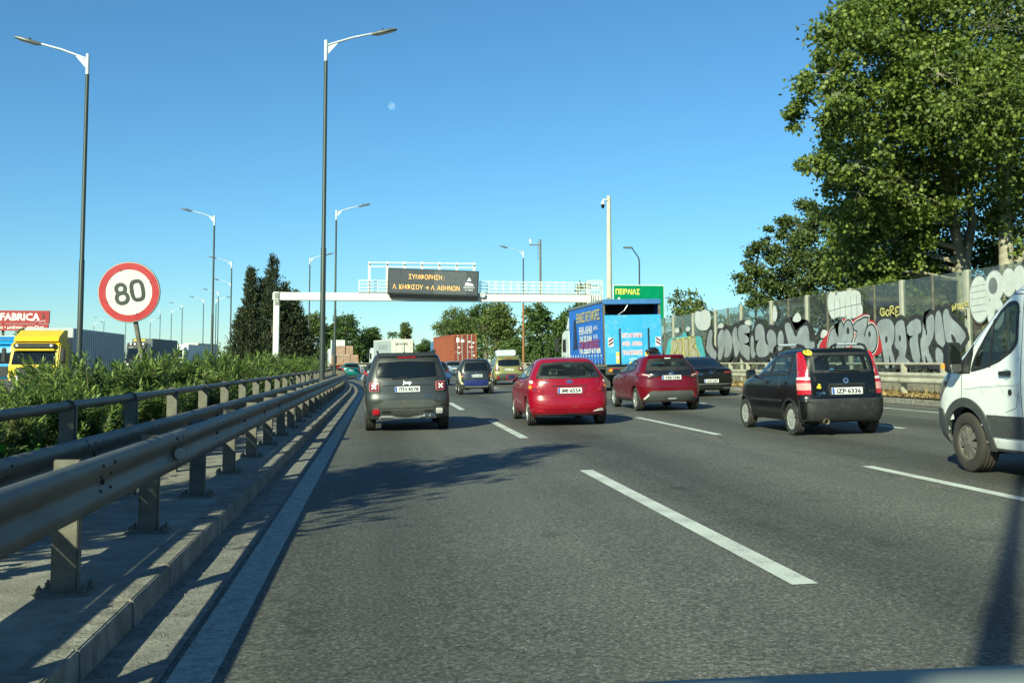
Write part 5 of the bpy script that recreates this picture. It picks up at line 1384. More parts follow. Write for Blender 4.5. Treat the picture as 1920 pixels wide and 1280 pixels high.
    arch_lips(B, root, body, r1=.012, off=.004)
    for x in (-.765, .765):
        for y in (0, 2.65): add_wheel(root, x, y, .315, .205, rim_style, .215, rimm)
    return root, B
M['crimson'] = paint('crimson_paint', (.235, .002, .015), metal=.0, rough=.28, dust=.1, coat=.4)
car, B = hatch_round(M['crimson'], 'IMI·6554')
MB().box(-.35, .05, -.25, .0, .915, 1.05).build('parcel_on_shelf', mat('pale_parcel', (.5, .52, .45), .8), car, bevel=.03)
place(car, 4.10, 22.25, -1.0, 'bright red hatchback in the second lane with silver mirrors')

# ---- dark red small hatchback with black band across its tail
def small_hatch():
    root = empty('car'); body = M['darkred']
    B = Body([(.24, .80, -.52, 3.12), (.32, .845, -.60, 3.24), (.46, .872, -.66, 3.28), (.62, .880, -.665, 3.29), (.76, .876, -.65, 3.26), (.88, .862, -.635, 3.10), (.97, .842, -.635, 2.60), (1.04, .815, -.60, 2.22), (1.18, .745, -.49, 1.90), (1.32, .665, -.36, 1.50), (1.41, .605, -.26, 1.15), (1.455, .53, -.14, .88), (1.482, .40, .05, .62), (1.488, .26, .2, .5)], 2.56, .32, lr=.46, lf=.9, n=2.7, taper=.06, arch=.05)
    rw = round_poly([(-.665, 1.085), (0, 1.075), (.665, 1.085), (.50, 1.385), (0, 1.41), (-.50, 1.385)], .06)
    sw = [round_poly([(.20, 1.10), (.92, 1.02), (.90, 1.39), (.36, 1.36)], .06), round_poly([(.97, 1.02), (1.98, .99), (1.55, 1.27), (1.15, 1.40), (.96, 1.41)], .05)]
    fw = round_poly([(-.68, 1.05), (.68, 1.05), (.52, 1.38), (-.52, 1.38)], .05)
    bo = B.shell('body', body, root, [('rear', rw), ('front', fw)] + [(v_, p) for v_ in ('left', 'right') for p in sw], nz=50, na=170)
    g = pane(B, root, 'rear_window', 'rear', rw, M['glass_dim'], .10)
    for v_ in ('left', 'right'):
        for p in sw: pane(B, root, 'side_window', v_, p, M['glass'], .035)
    pane(B, root, 'windscreen', 'front', fw, M['glass'], .04)
    B.patch('window_print', 'rear', rect(-.08, .08, 1.385, 1.40, .004), .02, M['white'], g, rings=1)
    band = B.patch('black_band', 'rear', [(-.70, 1.075), (.70, 1.075), (.845, 1.0), (.855, .90), (.60, .885), (.42, .955), (-.42, .955), (-.60, .885), (-.855, .90), (-.845, 1.0)], .012, mat('gloss_black', (.010, .010, .011), .15, coat=.8, var=.1), root, thick=.03, rings=6)
    for sx in (-1, 1):
        l = B.patch('tail_light', 'rear', round_poly([(sx * .50, .965), (sx * .86, 1.03), (sx * .865, .93), (sx * .62, .90)], .02), .024, M['dark_red_lens'], root)
        B.patch('lens_bar', 'rear', round_poly([(sx * .58, .965), (sx * .80, 1.0), (sx * .80, .985), (sx * .58, .945)], .006), .030, M['white_lens'], l, rings=1)
        B.patch('lens_red', 'rear', round_poly([(sx * .70, .935), (sx * .855, .96), (sx * .855, 1.01), (sx * .82, .985)], .008), .030, M['red_lens'], l, rings=1)
        B.patch('lens_amber', 'rear', round_poly([(sx * .535, .945), (sx * .60, .93), (sx * .62, .91), (sx * .56, .925)], .005), .030, M['white_lens'], l, rings=1)
        B.patch('reflector', 'rear', round_poly([(sx * .69, .33), (sx * .73, .35), (sx * .62, .47), (sx * .59, .44)], .01), .03, M['red_lens'] if sx > 0 else M['white_lens'], root, rings=1)
        mirror(root, sx * .84, 1.78, 1.05, M['black'], sx, .21, .14)
        B.seam('rear', [(sx * .56, .885), (sx * .50, .70), (sx * .42, .64), (0, .635)], M['dark'], bo, .008, .003)
    B.patch('diffuser', 'rear', round_poly([(-.73, .27), (.73, .27), (.62, .50), (.55, .545), (-.55, .545), (-.62, .50)], .03), .016, M['bumper_grey'], root, thick=.04)
    B.patch('diffuser_notch', 'rear', round_poly([(-.13, .36), (.13, .36), (.09, .33), (-.09, .33)], .01), .022, M['silver'], root, rings=1)
    B.patch('emblem', 'rear', ellipse(0, 1.01, .06, .042, 18), .026, M['chrome'], root, inset=.011)
    B.patch('emblem', 'rear', ellipse(0, 1.015, .02, .034, 14), .026, M['chrome'], root, inset=.008)
    plate(B, root, 0, .895, 'XEB·5286')
    B.patch('rear_spoiler', 'rear', round_poly([(-.50, 1.41), (.50, 1.41), (.45, 1.45), (-.45, 1.45)], .02), .06, body, root, thick=.08)
    MB().tube([(0, .15, 1.48), (0, .02, 1.54)], [.012, .005], 6).build('antenna', M['black'], root)
    for v_ in ('left', 'right'):
        B.seam(v_, [(.38, .42), (.20, .80), (.22, 1.05)], M['dark'], bo); B.seam(v_, [(.94, .32), (.94, 1.0)], M['dark'], bo); B.seam(v_, [(2.02, .38), (2.02, .97)], M['dark'], bo)
        B.patch('sill_trim', v_, [(.39, .245), (2.15, .245), (2.15, .30), (.39, .31)], .012, M['black'], root)
        B.patch('door_handle', v_, rect(1.05, 1.24, .88, .915, .012), .028, body, root, rings=1)
        B.patch('side_light', v_, round_poly([(-.36, .93), (-.02, 1.0), (-.06, .975), (-.34, .90)], .01), .016, M['dark_red_lens'], root, rings=1)
    seats(root, [(1.45, 2, 1.05), (.55, 3, .98)], 1.25, M['cabin'])
    MB().box(-.68, .68, 1.95, 2.4, .7, .98).build('dashboard', M['cabin'], root, bevel=.08)
    under(B, root); arch_lips(B, root, body, r1=.012, off=.004)
    for x in (-.755, .755):
        for y in (0, 2.56): add_wheel(root, x, y, .32, .2, 'ten', .225)
    return root
M['darkred'] = paint('dark_red_paint', (.11, .001, .008), metal=.0, rough=.26, dust=.05, coat=.35)
car = small_hatch()
place(car, 7.72, 26.9, 0, 'dark red small hatchback with black tail band in front of the blue truck')

# ---- black upright small car with roof rails
def panda():
    root = empty('car'); body = M['blackpaint']
    B = Body([(.24, .72, -.48, 2.80), (.32, .765, -.56, 2.92), (.46, .785, -.60, 2.95), (.62, .790, -.605, 2.96), (.68, .789, -.575, 2.95), (.86, .784, -.56, 2.86), (.96, .772, -.55, 2.62), (1.02, .76, -.54, 2.30), (1.08, .745, -.53, 2.02), (1.26, .69, -.485, 1.70), (1.40, .645, -.44, 1.42), (1.475, .615, -.40, 1.20), (1.51, .57, -.34, 1.0), (1.535, .46, -.22, .8), (1.54, .32, -.08, .65)], 2.30, .288, lr=.26, lf=.85, n=3.6, taper=.035, arch=.05)
    rw = round_poly([(-.545, 1.105), (.545, 1.105), (.525, 1.455), (-.525, 1.455)], .05)
    sw = [round_poly([(-.30, 1.10), (.03, 1.09), (.03, 1.42), (-.22, 1.42)], .04), round_poly([(.09, 1.07), (.86, 1.05), (.83, 1.43), (.09, 1.43)], .05), round_poly([(.92, 1.04), (1.90, 1.02), (1.52, 1.32), (1.24, 1.43), (.90, 1.43)], .05)]
    fw = round_poly([(-.62, 1.08), (.62, 1.08), (.54, 1.44), (-.54, 1.44)], .05)
    bo = B.shell('body', body, root, [('rear', rw), ('front', fw)] + [(v_, p) for v_ in ('left', 'right') for p in sw], nz=52, na=180)
    g = pane(B, root, 'rear_window', 'rear', rw, M['glass'], .045)
    wiper(B, g, .02, 1.13, .30, 1.12)
    wiper(B, g, .02, 1.13, -.24, 1.135)
    for v_ in ('left', 'right'):
        for p in sw: pane(B, root, 'side_window', v_, p, M['glass'], .04)
    pane(B, root, 'windscreen', 'front', fw, M['glass'], .04)
    for sx in (-1, 1):
        up = [(sx * .615, 1.0), (sx * .755, 1.0), (sx * .695, 1.465), (sx * .61, 1.475)]
        l = B.patch('tail_light', 'rear', round_poly(up, .02), .014, M['red_lens'], root, thick=.04)
        B.patch('lens_white', 'rear', round_poly([(sx * .60, .985), (sx * .775, .985), (sx * .77, 1.03), (sx * .60, 1.03)], .01), .019, M['white_lens'], l, rings=2, thick=.03)
        B.patch('lens_red', 'rear', round_poly([(sx * .60, .93), (sx * .78, .93), (sx * .778, .985), (sx * .60, .985)], .008), .018, M['red_lens'], l, rings=2, thick=.03)
        B.patch('lens_clear', 'rear', round_poly([(sx * .60, .81), (sx * .78, .81), (sx * .78, .93), (sx * .60, .93)], .008), .017, mat('pink_lens', (.62, .30, .28), .2, coat=.7, var=.2, scale=16), l, rings=2, thick=.03)
        B.patch('lens_red', 'rear', round_poly([(sx * .605, .73), (sx * .77, .73), (sx * .78, .81), (sx * .60, .81)], .01), .018, M['red_lens'], l, rings=2, thick=.03)
        mirror(root, sx * .76, 1.72, 1.08, M['black'], sx, .18, .15)
        MB().tube([(sx * .56, -.30, 1.50), (sx * .575, -.20, 1.575), (sx * .58, -.05, 1.60), (sx * .58, .95, 1.61), (sx * .57, 1.10, 1.58), (sx * .55, 1.20, 1.50)], .022, 8).build('roof_rail', M['black'], root, smooth=60)
        MB().tube([(sx * .58, .05, 1.601), (sx * .58, .85, 1.611)], .025, 8).build('rail_cover', M['silver'], root, smooth=60)
        B.seam('rear', [(sx * .605, .66), (sx * .60, 1.0), (sx * .60, 1.48)], M['dark'], bo)
    B.patch('bumper', 'rear', round_poly([(-.765, .29), (.765, .29), (.783, .48), (.775, .645), (-.775, .645), (-.783, .48)], .03), .02, M['black'], root, thick=.05, rings=6)
    B.seam('rear', [(-.74, .648), (.74, .648)], M['chrome'], bo, .006, .010, 'chrome_line')
    B.patch('plate_bar', 'rear', round_poly([(-.30, .885), (.38, .885), (.36, .915), (-.28, .915)], .01), .03, M['black'], root, thick=.03)
    B.patch('plate_recess', 'rear', round_poly([(-.28, .71), (.34, .71), (.38, .885), (-.31, .885)], .02), .006, M['black'], root, rings=2)
    plate(B, root, .04, .785, 'IZP·6336', .56, .115)
    B.patch('emblem', 'rear', ellipse(.03, .965, .048, .048, 20), .014, M['chrome'], root, inset=.016)
    B.patch('emblem_core', 'rear', ellipse(.03, .965, .031, .031, 16), .012, mat('emblem_dark', (.05, .02, .03), .3), root, rings=1)
    B.text('badge', 'Panda', .06, -.44, .74, M['chrome'], root, .012, bold=.001, fit=.16, shear=.2)
    B.text('badge', '4x4', .03, -.49, .705, M['chrome'], root, .012, fit=.07)
    B.text('badge', 'MY', .09, .52, .74, M['cabin'], root, .012, fit=.16)
    B.patch('sticker', 'rear', ellipse(-.545, 1.45, .055, .045, 20), .024, M['yellow'], root, rings=2)
    B.patch('sticker_print', 'rear', [(-.58, 1.455), (-.51, 1.455), (-.515, 1.475), (-.545, 1.465), (-.575, 1.475)], .027, M['ink'], root, rings=1)
    B.patch('sticker', 'rear', [(-.50, .84), (-.44, .83), (-.42, .86), (-.45, .87), (-.43, .90), (-.47, .92), (-.475, .885), (-.50, .87)], .012, M['yellow'], root, rings=1)
    MB().lathe([(-.05, .036), (-.08, .048), (-.02, .046), (.25, .035)], 16, 'y', (-.36, -.52, .262)).build('exhaust_tip', mat('worn_exhaust', (.42, .36, .26), .4, metal=.7, var=.2), root, smooth=60)
    for v_ in ('left', 'right'):
        B.seam(v_, [(.28, .55), (.06, .70), (.06, 1.08)], M['dark'], bo); B.seam(v_, [(.88, .32), (.88, 1.04)], M['dark'], bo); B.seam(v_, [(1.92, .35), (1.93, 1.0)], M['dark'], bo)
        B.patch('side_moulding', v_, [(.36, .585), (1.94, .575), (1.94, .615), (.36, .625)], .012, M['black'], root, rings=2)
        for yy in (.16, 1.0): B.patch('door_handle', v_, rect(yy, yy + .17, .90, .955, .015), .022, M['black'], root, rings=1)
    seats(root, [(1.20, 2, 1.10), (.36, 2, 1.02)], 1.15, M['cloth_light'])
    for sx in (-.26, .22):      # dark shapes of the people in front, seen through the glass
        pass
    MB().box(-.60, .60, 1.7, 2.1, .7, 1.02).build('dashboard', M['cabin'], root, bevel=.08)
    under(B, root); arch_lips(B, root, M['black'], r1=.035, off=.012)
    for x in (-.685, .685):
        for y in (0, 2.30): add_wheel(root, x, y, .288, .175, 'cover', .19, M['rim_grey'], key='panda')
    return root
M['blackpaint'] = paint('black_paint', (.0045, .005, .005), rough=.24, dust=.03, coat=.22)
M['rim_grey'] = mat('wheel_cover_grey', (.40, .41, .39), .5, metal=.2, var=.12, dirt=(.16, .14, .10), dirt_amt=.5)
car = panda()
place(car, 8.08, 17.45, 0, 'black upright small car with roof rails and tall red tail lights')

# ---- black coupe-roofed saloon
def saloon():
    root = empty('car'); body = M['blackpaint']
    B = Body([(.22, .82, -.78, 3.40), (.34, .88, -.90, 3.56), (.52, .915, -.945, 3.62), (.70, .918, -.945, 3.60), (.86, .905, -.93, 3.40), (.94, .89, -.90, 2.9), (.975, .87, -.80, 2.5), (1.0, .85, -.60, 2.28), (1.06, .815, -.40, 2.05), (1.18, .735, -.08, 1.72), (1.30, .65, .24, 1.32), (1.37, .58, .48, 1.08), (1.405, .48, .66, .95), (1.415, .36, .76, .85)], 2.73, .33, lr=.42, lf=1.0, n=2.9, taper=.05, arch=.045)
    bo = B.shell('body', body, root, nz=54, na=140)
    rw = round_poly([(-.70, 1.02), (0, 1.01), (.70, 1.02), (.52, 1.33), (0, 1.36), (-.52, 1.33)], .05)
    pane(B, root, 'rear_window', 'rear', rw, M['dark_glass'], .03)
    for v_ in ('left', 'right'):
        pane(B, root, 'side_window', v_, round_poly([(-.10, 1.04), (.85, 1.0), (.85, 1.34), (.45, 1.31)], .05), M['dark_glass'], .03)
        pane(B, root, 'side_window', v_, round_poly([(.90, 1.0), (2.0, .99), (1.5, 1.25), (.90, 1.34)], .05), M['dark_glass'], .03)
    for sx in (-1, 1):
        l = B.patch('tail_light', 'rear', round_poly([(sx * .46, .84), (sx * .87, .81), (sx * .88, .87), (sx * .50, .885)], .02), .014, M['dark_red_lens'], root)
        B.patch('lens_bar', 'rear', round_poly([(sx * .52, .86), (sx * .84, .84), (sx * .84, .855), (sx * .52, .872)], .004), .020, M['red_lens'], l, rings=1)
        B.patch('exhaust_tip', 'rear', rect(min(sx * .45, sx * .72), max(sx * .45, sx * .72), .29, .335, .015), .02, M['chrome'], root, rings=1)
        mirror(root, sx * .87, 1.85, 1.02, body, sx, .2, .13)
    MB().tube([(-.6, -.90, .97), (0, -.93, .985), (.6, -.90, .97)], .016, 6).build('boot_lip', body, root, smooth=60)
    B.patch('emblem', 'rear', ellipse(0, .87, .05, .05, 18), .012, M['chrome'], root, inset=.01)
    B.text('badge', 'CLA 180', .05, -.42, .785, M['chrome'], root, .008, fit=.24)
    B.patch('diffuser', 'rear', round_poly([(-.80, .24), (.80, .24), (.78, .40), (-.78, .40)], .03), .012, M['black'], root)
    plate(B, root, .0, .56, 'XHH·2407')
    B.seam('rear', [(-.55, .80), (-.45, .64), (.45, .64), (.55, .80)], M['dark'], bo); B.seam('rear', [(-.85, .45), (.85, .45)], M['silver'], bo, .01, .006, 'chrome_line')
    under(B, root); arch_lips(B, root, body, r1=.012, off=.004)
    for x in (-.79, .79):
        for y in (0, 2.73): add_wheel(root, x, y, .33, .235, 'five', .24)
    return root
car = saloon()
place(car, 11.62, 35.6, 0, 'black coupe-roofed saloon half hidden by the dark red hatchback')

# ---- tiny two-seater with exposed rear tyres
def microcar():
    root = empty('car'); body = mat('microcar_black', (.018, .020, .021), .3, coat=.8, var=.1)
    B = Body([(.30, .62, -.28, 2.05), (.42, .66, -.34, 2.12), (.60, .70, -.35, 2.14), (.80, .735, -.33, 2.08), (.95, .735, -.31, 1.95), (1.10, .71, -.27, 1.60), (1.30, .64, -.20, 1.28), (1.44, .575, -.13, 1.0), (1.50, .50, -.05, .82), (1.53, .36, .08, .65)], 1.81, .28, lr=.30, lf=.7, n=3.0, taper=.03, arch=.05)
    bo = B.shell('body', body, root, nz=40, na=120)
    rw = round_poly([(-.55, .97), (.55, .97), (.48, 1.40), (-.48, 1.40)], .06)
    pane(B, root, 'rear_window', 'rear', rw, M['dark_glass'], .03)
    for v_ in ('left', 'right'):
        pane(B, root, 'side_window', v_, round_poly([(.15, 1.0), (1.45, .98), (1.0, 1.36), (.2, 1.40)], .06), M['dark_glass'], .04)
        B.patch('fender', v_, round_poly([(-.28, .42), (-.20, .95), (-.02, 1.05), (.05, .62), (-.18, .48)], .05), .022, mat('cream_panel', (.62, .58, .40), .4, coat=.5), root, thick=.05)
    lb = B.patch('lower_panel', 'rear', round_poly([(-.52, .34), (.52, .34), (.53, .62), (-.53, .62)], .04), .014, mat('blue_panel', (.012, .022, .13), .35, coat=.6), root, thick=.03)
    MB().tube([(-.50, -.40, .33), (0, -.42, .32), (.50, -.40, .33)], .055, 10).build('bumper_bar', M['bumper_grey'], root, smooth=60)
    for sx in (-1, 1):
        for z in (.78, .87): B.patch('tail_light', 'rear', ellipse(sx * .615, z, .036, .04, 16), .022, M['dark_red_lens'] if z > .8 else M['amber_lens'], root, rings=2)
        mirror(root, sx * .72, 1.3, 1.0, M['black'], sx, .16, .13)
        B.patch('mudguard', 'rear', round_poly([(sx * .53, .56), (sx * .70, .56), (sx * .69, .62), (sx * .53, .63)], .02), .03, M['black'], root, rings=1)
    plate(B, root, .03, .80, 'ZKA 3609', .46, .11)
    B.patch('emblem', 'rear', ellipse(0, .92, .03, .022, 12), .02, M['chrome'], root, rings=1)
    under(B, root)
    for x in (-.655, .655):
        for y in (0, 1.81): add_wheel(root, x * (1 if y == 0 else .96), y, .285, .20, 'steel', .19)
    return root
car = microcar()
place(car, 4.15, 44.0, 0, 'tiny black two-seat car with blue lower panel and exposed rear tyres')

# ---- plainer cars farther ahead
def paint2(n, c, metal=.3): return paint(n, c, metal=metal, rough=.32)
def far_car(col, plate_s, x, y, label, yaw=0, dark=False, scale=1.0, z=None):
    root, B = hatch_round(col, plate_s, det=False, gls=M['dark_glass'])
    place(root, x, y, yaw, label, z=z)
    if scale != 1: root.scale = (scale,) * 3
    return root
far_car(paint2('steel_blue', (.10, .16, .20)), 'YZK 7711', 6.95, 96.5, 'blue grey hatchback directly behind the orange container')
far_car(paint2('charcoal', (.025, .028, .03)), 'IBK 3311', 3.30, 61.0, 'charcoal hatchback just right of the dark grey SUV')
far_car(paint2('dark_teal', (.02, .03, .035)), 'IKX 8080', -.05, 60.0, 'dark hatchback half hidden by the dark grey SUV')
far_car(paint2('teal', (.015, .15, .135), .2), 'ZMN 4590', -2.72, 99.0, 'teal green hatchback at the bend of the guardrail', yaw=2)
far_car(paint2('pale_silver', (.52, .55, .54), .2), 'YBA 1120', -3.05, 109.0, 'silver white car ahead of the teal hatchback', yaw=3)
far_car(paint2('petrol_blue', (.05, .09, .12), .3), 'IOM 5566', .75, 92.0, 'petrol blue car beyond the dark hatchback')
far_car(paint2('bright_silver', (.60, .62, .60), .2), 'ITA 9012', 5.4, 116.0, 'white car peeking out before the orange container')
s2, _ = suv(paint2('black_suv', (.012, .012, .018)), M['black'], 'IZE 1207', det=False)
place(s2, -6.9, 124, 6, 'black SUV seen between the two lamp poles', z=.35)

# ---- white panel van entering from the right edge
def panel_van():
    root = empty('van'); body = M['vanwhite']
    B = Body([(.30, .93, -1.0, 4.02), (.42, .97, -1.05, 4.16), (.60, .985, -1.08, 4.20), (.74, .99, -1.08, 4.19), (.92, .995, -1.08, 4.16), (1.08, .995, -1.08, 4.10), (1.18, .985, -1.08, 3.98), (1.28, .978, -1.08, 3.80), (1.42, .96, -1.08, 3.60), (1.70, .93, -1.08, 3.24), (1.95, .90, -1.08, 2.90), (2.10, .875, -1.07, 2.66), (2.26, .83, -1.06, 2.30), (2.38, .77, -1.04, 1.85), (2.46, .66, -1.0, 1.35), (2.49, .5, -.9, .9)], 3.30, .352, lr=.25, lf=.62, n=4.0, nf=3.4, taper=.008, arch=.075)
    sw = round_poly([(3.16, 1.185), (2.86, 1.235), (2.58, 1.31), (2.36, 1.42), (2.27, 1.52), (2.27, 1.93), (2.33, 1.985), (2.46, 1.985), (2.62, 1.90), (2.84, 1.66), (3.06, 1.40)], .05)
    q = round_poly([(3.24, 1.17), (3.20, 1.20), (3.12, 1.38), (3.36, 1.30), (3.42, 1.19)], .01)
    fw = round_poly([(-.84, 1.38), (.84, 1.38), (.74, 2.0), (-.74, 2.0)], .06)
    bo = B.shell('body', body, root, [('left', sw), ('right', sw), ('front', fw)], nz=60, na=190)
    for v_ in ('left', 'right'):
        w = pane(B, root, 'side_window', v_, sw, M['glass_dim'], .04)
        B.patch('window_divider', v_, [(2.76, 1.25), (2.79, 1.25), (2.745, 1.78), (2.715, 1.80)], .011, M['black'], w, rings=1)
        B.patch('corner_trim', v_, round_poly([(3.17, 1.17), (3.46, 1.165), (3.50, 1.20), (3.30, 1.36), (3.14, 1.52), (3.12, 1.40)], .01), .008, M['black'], root)
        B.patch('side_cladding', v_, [(.45, .46), (2.86, .46), (2.86, .70), (.45, .72)], .014, M['bumper_grey'], root, thick=.03)
        B.patch('door_handle', v_, round_poly([(2.34, 1.15), (2.56, 1.15), (2.56, 1.20), (2.34, 1.21)], .015), .035, M['black'], root, rings=1)
        B.patch('handle_cup', v_, ellipse(2.45, 1.17, .085, .06, 18), .006, M['silver'], root, rings=2)
        B.patch('fuel_lock', v_, ellipse(2.39, .97, .028, .034, 14), .012, M['black'], root, rings=2)
        B.seam(v_, [(3.36, .84), (3.33, 1.17)], M['dark'], bo, .010); B.seam(v_, [(2.20, .40), (2.20, 2.05), (2.46, 2.07), (2.75, 1.90), (3.20, 1.42)], M['dark'], bo, .010)
        B.seam(v_, [(2.24, .98), (2.30, .80), (2.5, .74)], M['dark'], bo, .006)
        B.seam(v_, [(-.9, 2.06), (2.3, 2.10)], M['dark'], bo, .008)
        B.patch('waist_crease', v_, round_poly([(2.25, 1.05), (2.9, 1.02), (3.3, .98), (3.3, 1.0), (2.9, 1.045), (2.25, 1.075)], .01), .006, body, root, rings=2)
        B.patch('headlight', v_, round_poly([(3.60, 1.19), (3.74, 1.10), (3.90, .86), (3.86, .84), (3.74, .96), (3.62, 1.10)], .02), .012, mat('smoked_headlight', (.10, .11, .11), .1, coat=.9), root)
        B.patch('bumper_corner', v_, round_poly([(3.72, .30), (4.05, .34), (4.10, .62), (4.04, .745), (3.80, .735), (3.72, .60)], .03), .02, M['bumper_grey'], root, thick=.05)
        B.patch('sill', v_, [(.45, .30), (2.85, .30), (2.85, .33), (.45, .33)], .02, M['bumper_grey'], root, rings=1)
    B.patch('bumper', 'front', round_poly([(-.9, .32), (.9, .32), (.92, .72), (-.92, .72)], .05), .02, M['bumper_grey'], root)
    B.patch('grille', 'front', round_poly([(-.55, .80), (.55, .80), (.5, 1.0), (-.5, 1.0)], .05), .01, M['black'], root)
    pane(B, root, 'windscreen', 'front', fw, M['glass'], .04)
    arch_lips(B, root, M['bumper_grey'], r1=.10, off=.016)
    # big two-part mirror on an arm
    for sx in (-1, 1):
        mx = empty('wing_mirror', (sx * 1.10, 3.36, 1.36), (0, 0, R(-sx * 10)), root)
        MB().add(*loft_box(.20, .13, .37)).build('mirror_shell', M['black'], mx, smooth=60)
        MB().add([(a, -.068, b) for a, b in rect(-.085, .085, -.07, .165, .03)], [tuple(range(16))]).build('mirror_glass', M['dark_glass'], mx)
        MB().add([(a, -.069, b) for a, b in rect(-.085, .085, -.17, -.08, .03)], [tuple(range(16))]).build('blind_spot_glass', M['mirror'], mx)
        MB().obox((-sx * .06, .02, -.14), (-sx * .22, .06, -.17), .08, .07).build('mirror_arm', M['black'], mx, bevel=.01)
        MB().lathe([(-.03, .0001), (-.03, .03), (.03, .03), (.03, .0001)], 8, 'z', (-sx * -.09, .03, -.10)).build('indicator', M['amber_lens'], mx)
    under(B, root)
    for x in (-.87, .87):
        for y in (0, 3.30): add_wheel(root, x, y, .352, .235, 'cover', .215, mat('dirty_wheel_cover', (.16, .145, .12), .6, metal=.2, var=.25, scale=6), steer=R(-3) if y else 0, key='van', tyre=mat('dusty_tyre', (.040, .034, .028), .85, var=.2, scale=5))
    seats(root, [(2.45, 2, 1.55)], 1.5, M['cloth'], zf=.75)
    MB().box(-.85, .85, 3.05, 3.6, .95, 1.25).build('dashboard', M['cabin'], root, bevel=.08)
    MB().box(-.85, .85, 1.95, 2.0, .45, 2.2).build('bulkhead', M['cabin'], root)
    MB().lathe([(0, .17), (.01, .19), (.03, .19), (.04, .17)], 20, 'y', (-.42, 2.95, 1.30), closed=True).build('steering_wheel', M['black'], root)
    # the driver, seen dimly behind the glass
    return root
M['vanwhite'] = mat('van_white', (.80, .81, .78), .35, var=.04, coat=.6, dirt=(.42, .41, .36), dirt_amt=.18)
car = panel_van()
place(car, 7.96, 8.10, 0, 'white high-roofed panel van entering at the right edge', 'van')

# ------------------------------------------------------------------ trucks (origin on the ground under the rear face, +y forward)
def truck_wheels(root, xs, ys, Rt=.5, wd=.3, dual=False):
    for y in ys:
        for sx in (-1, 1):
            add_wheel(root, sx * xs, y, Rt, wd if not dual else wd * 1.8, 'truck', .30, M['rim_grey'], key='tr%.1f%.2f' % (Rt, wd * (1.8 if dual else 1)))

def cab(root, y, body, H=3.0, W=2.48, length=2.1, face=1, deflector=None):
    """cab-over tractor; its front lies at y + length"""
    prof = round_poly([(y, .9), (y + length - .05, .9), (y + length, 1.1), (y + length - .02, 1.75), (y + length - .30, H - .15), (y + length - .6, H), (y, H)], .08)
    c = MB().prism(prof, 'x', -W / 2, W / 2).build('cab', body, root, bevel=.07, smooth=50)
    f = y + length
    ws = MB().add([(-W * .44, f + .015, 1.80), (W * .44, f + .015, 1.80), (W * .41, f - .235, H - .42), (-W * .41, f - .235, H - .42)], [(0, 1, 2, 3)]).build('windscreen', M['dark_glass'], c)
    for sx in (-1, 1):
        x = sx * (W / 2 + .006)
        MB().add([(x, f - .35, 1.85), (x, f - 1.25, 1.85), (x, f - 1.25, 2.55), (x, f - .55, 2.55)], [(0, 1, 2, 3)]).build('side_window', M['dark_glass'], c)
        MB().box(min(sx * (W / 2 + .1), sx * (W / 2 + .32)), max(sx * (W / 2 + .1), sx * (W / 2 + .32)), f - .05, f + .1, 1.9, 2.65).build('wing_mirror', M['black'], c, bevel=.04)
        MB().box(min(sx * W * .30, sx * W * .46), max(sx * W * .30, sx * W * .46), f, f + .03, .95, 1.18).build('headlight', M['white_lens'], c, bevel=.01)
    MB().box(-W / 2 + .02, W / 2 - .02, y + .2, f + .06, .38, .89).build('bumper', M['bumper_grey'], c, bevel=.06)
    MB().box(-W * .33, W * .33, f - .01, f + .02, 1.0, 1.62).build('grille', M['black'], c, bevel=.01)
    b = MB().tube([(-.7, f + .03, 1.80), (-.2, f - .02, 1.98)], .014, 5); b.tube([(.1, f + .03, 1.80), (.6, f - .02, 1.98)], .014, 5); b.build('wipers', M['black'], c)
    return c

def side_text(root, s, size, x, y, z, mt, fit=None, parent=None, bold=0):
    """writing on a left-hand truck side, reading from front to rear as seen from the left"""
    return text_on('side_lettering', s, size, lambda u, v: (x, y - u, z + v), mt, parent or root, fit=fit, bold=bold)

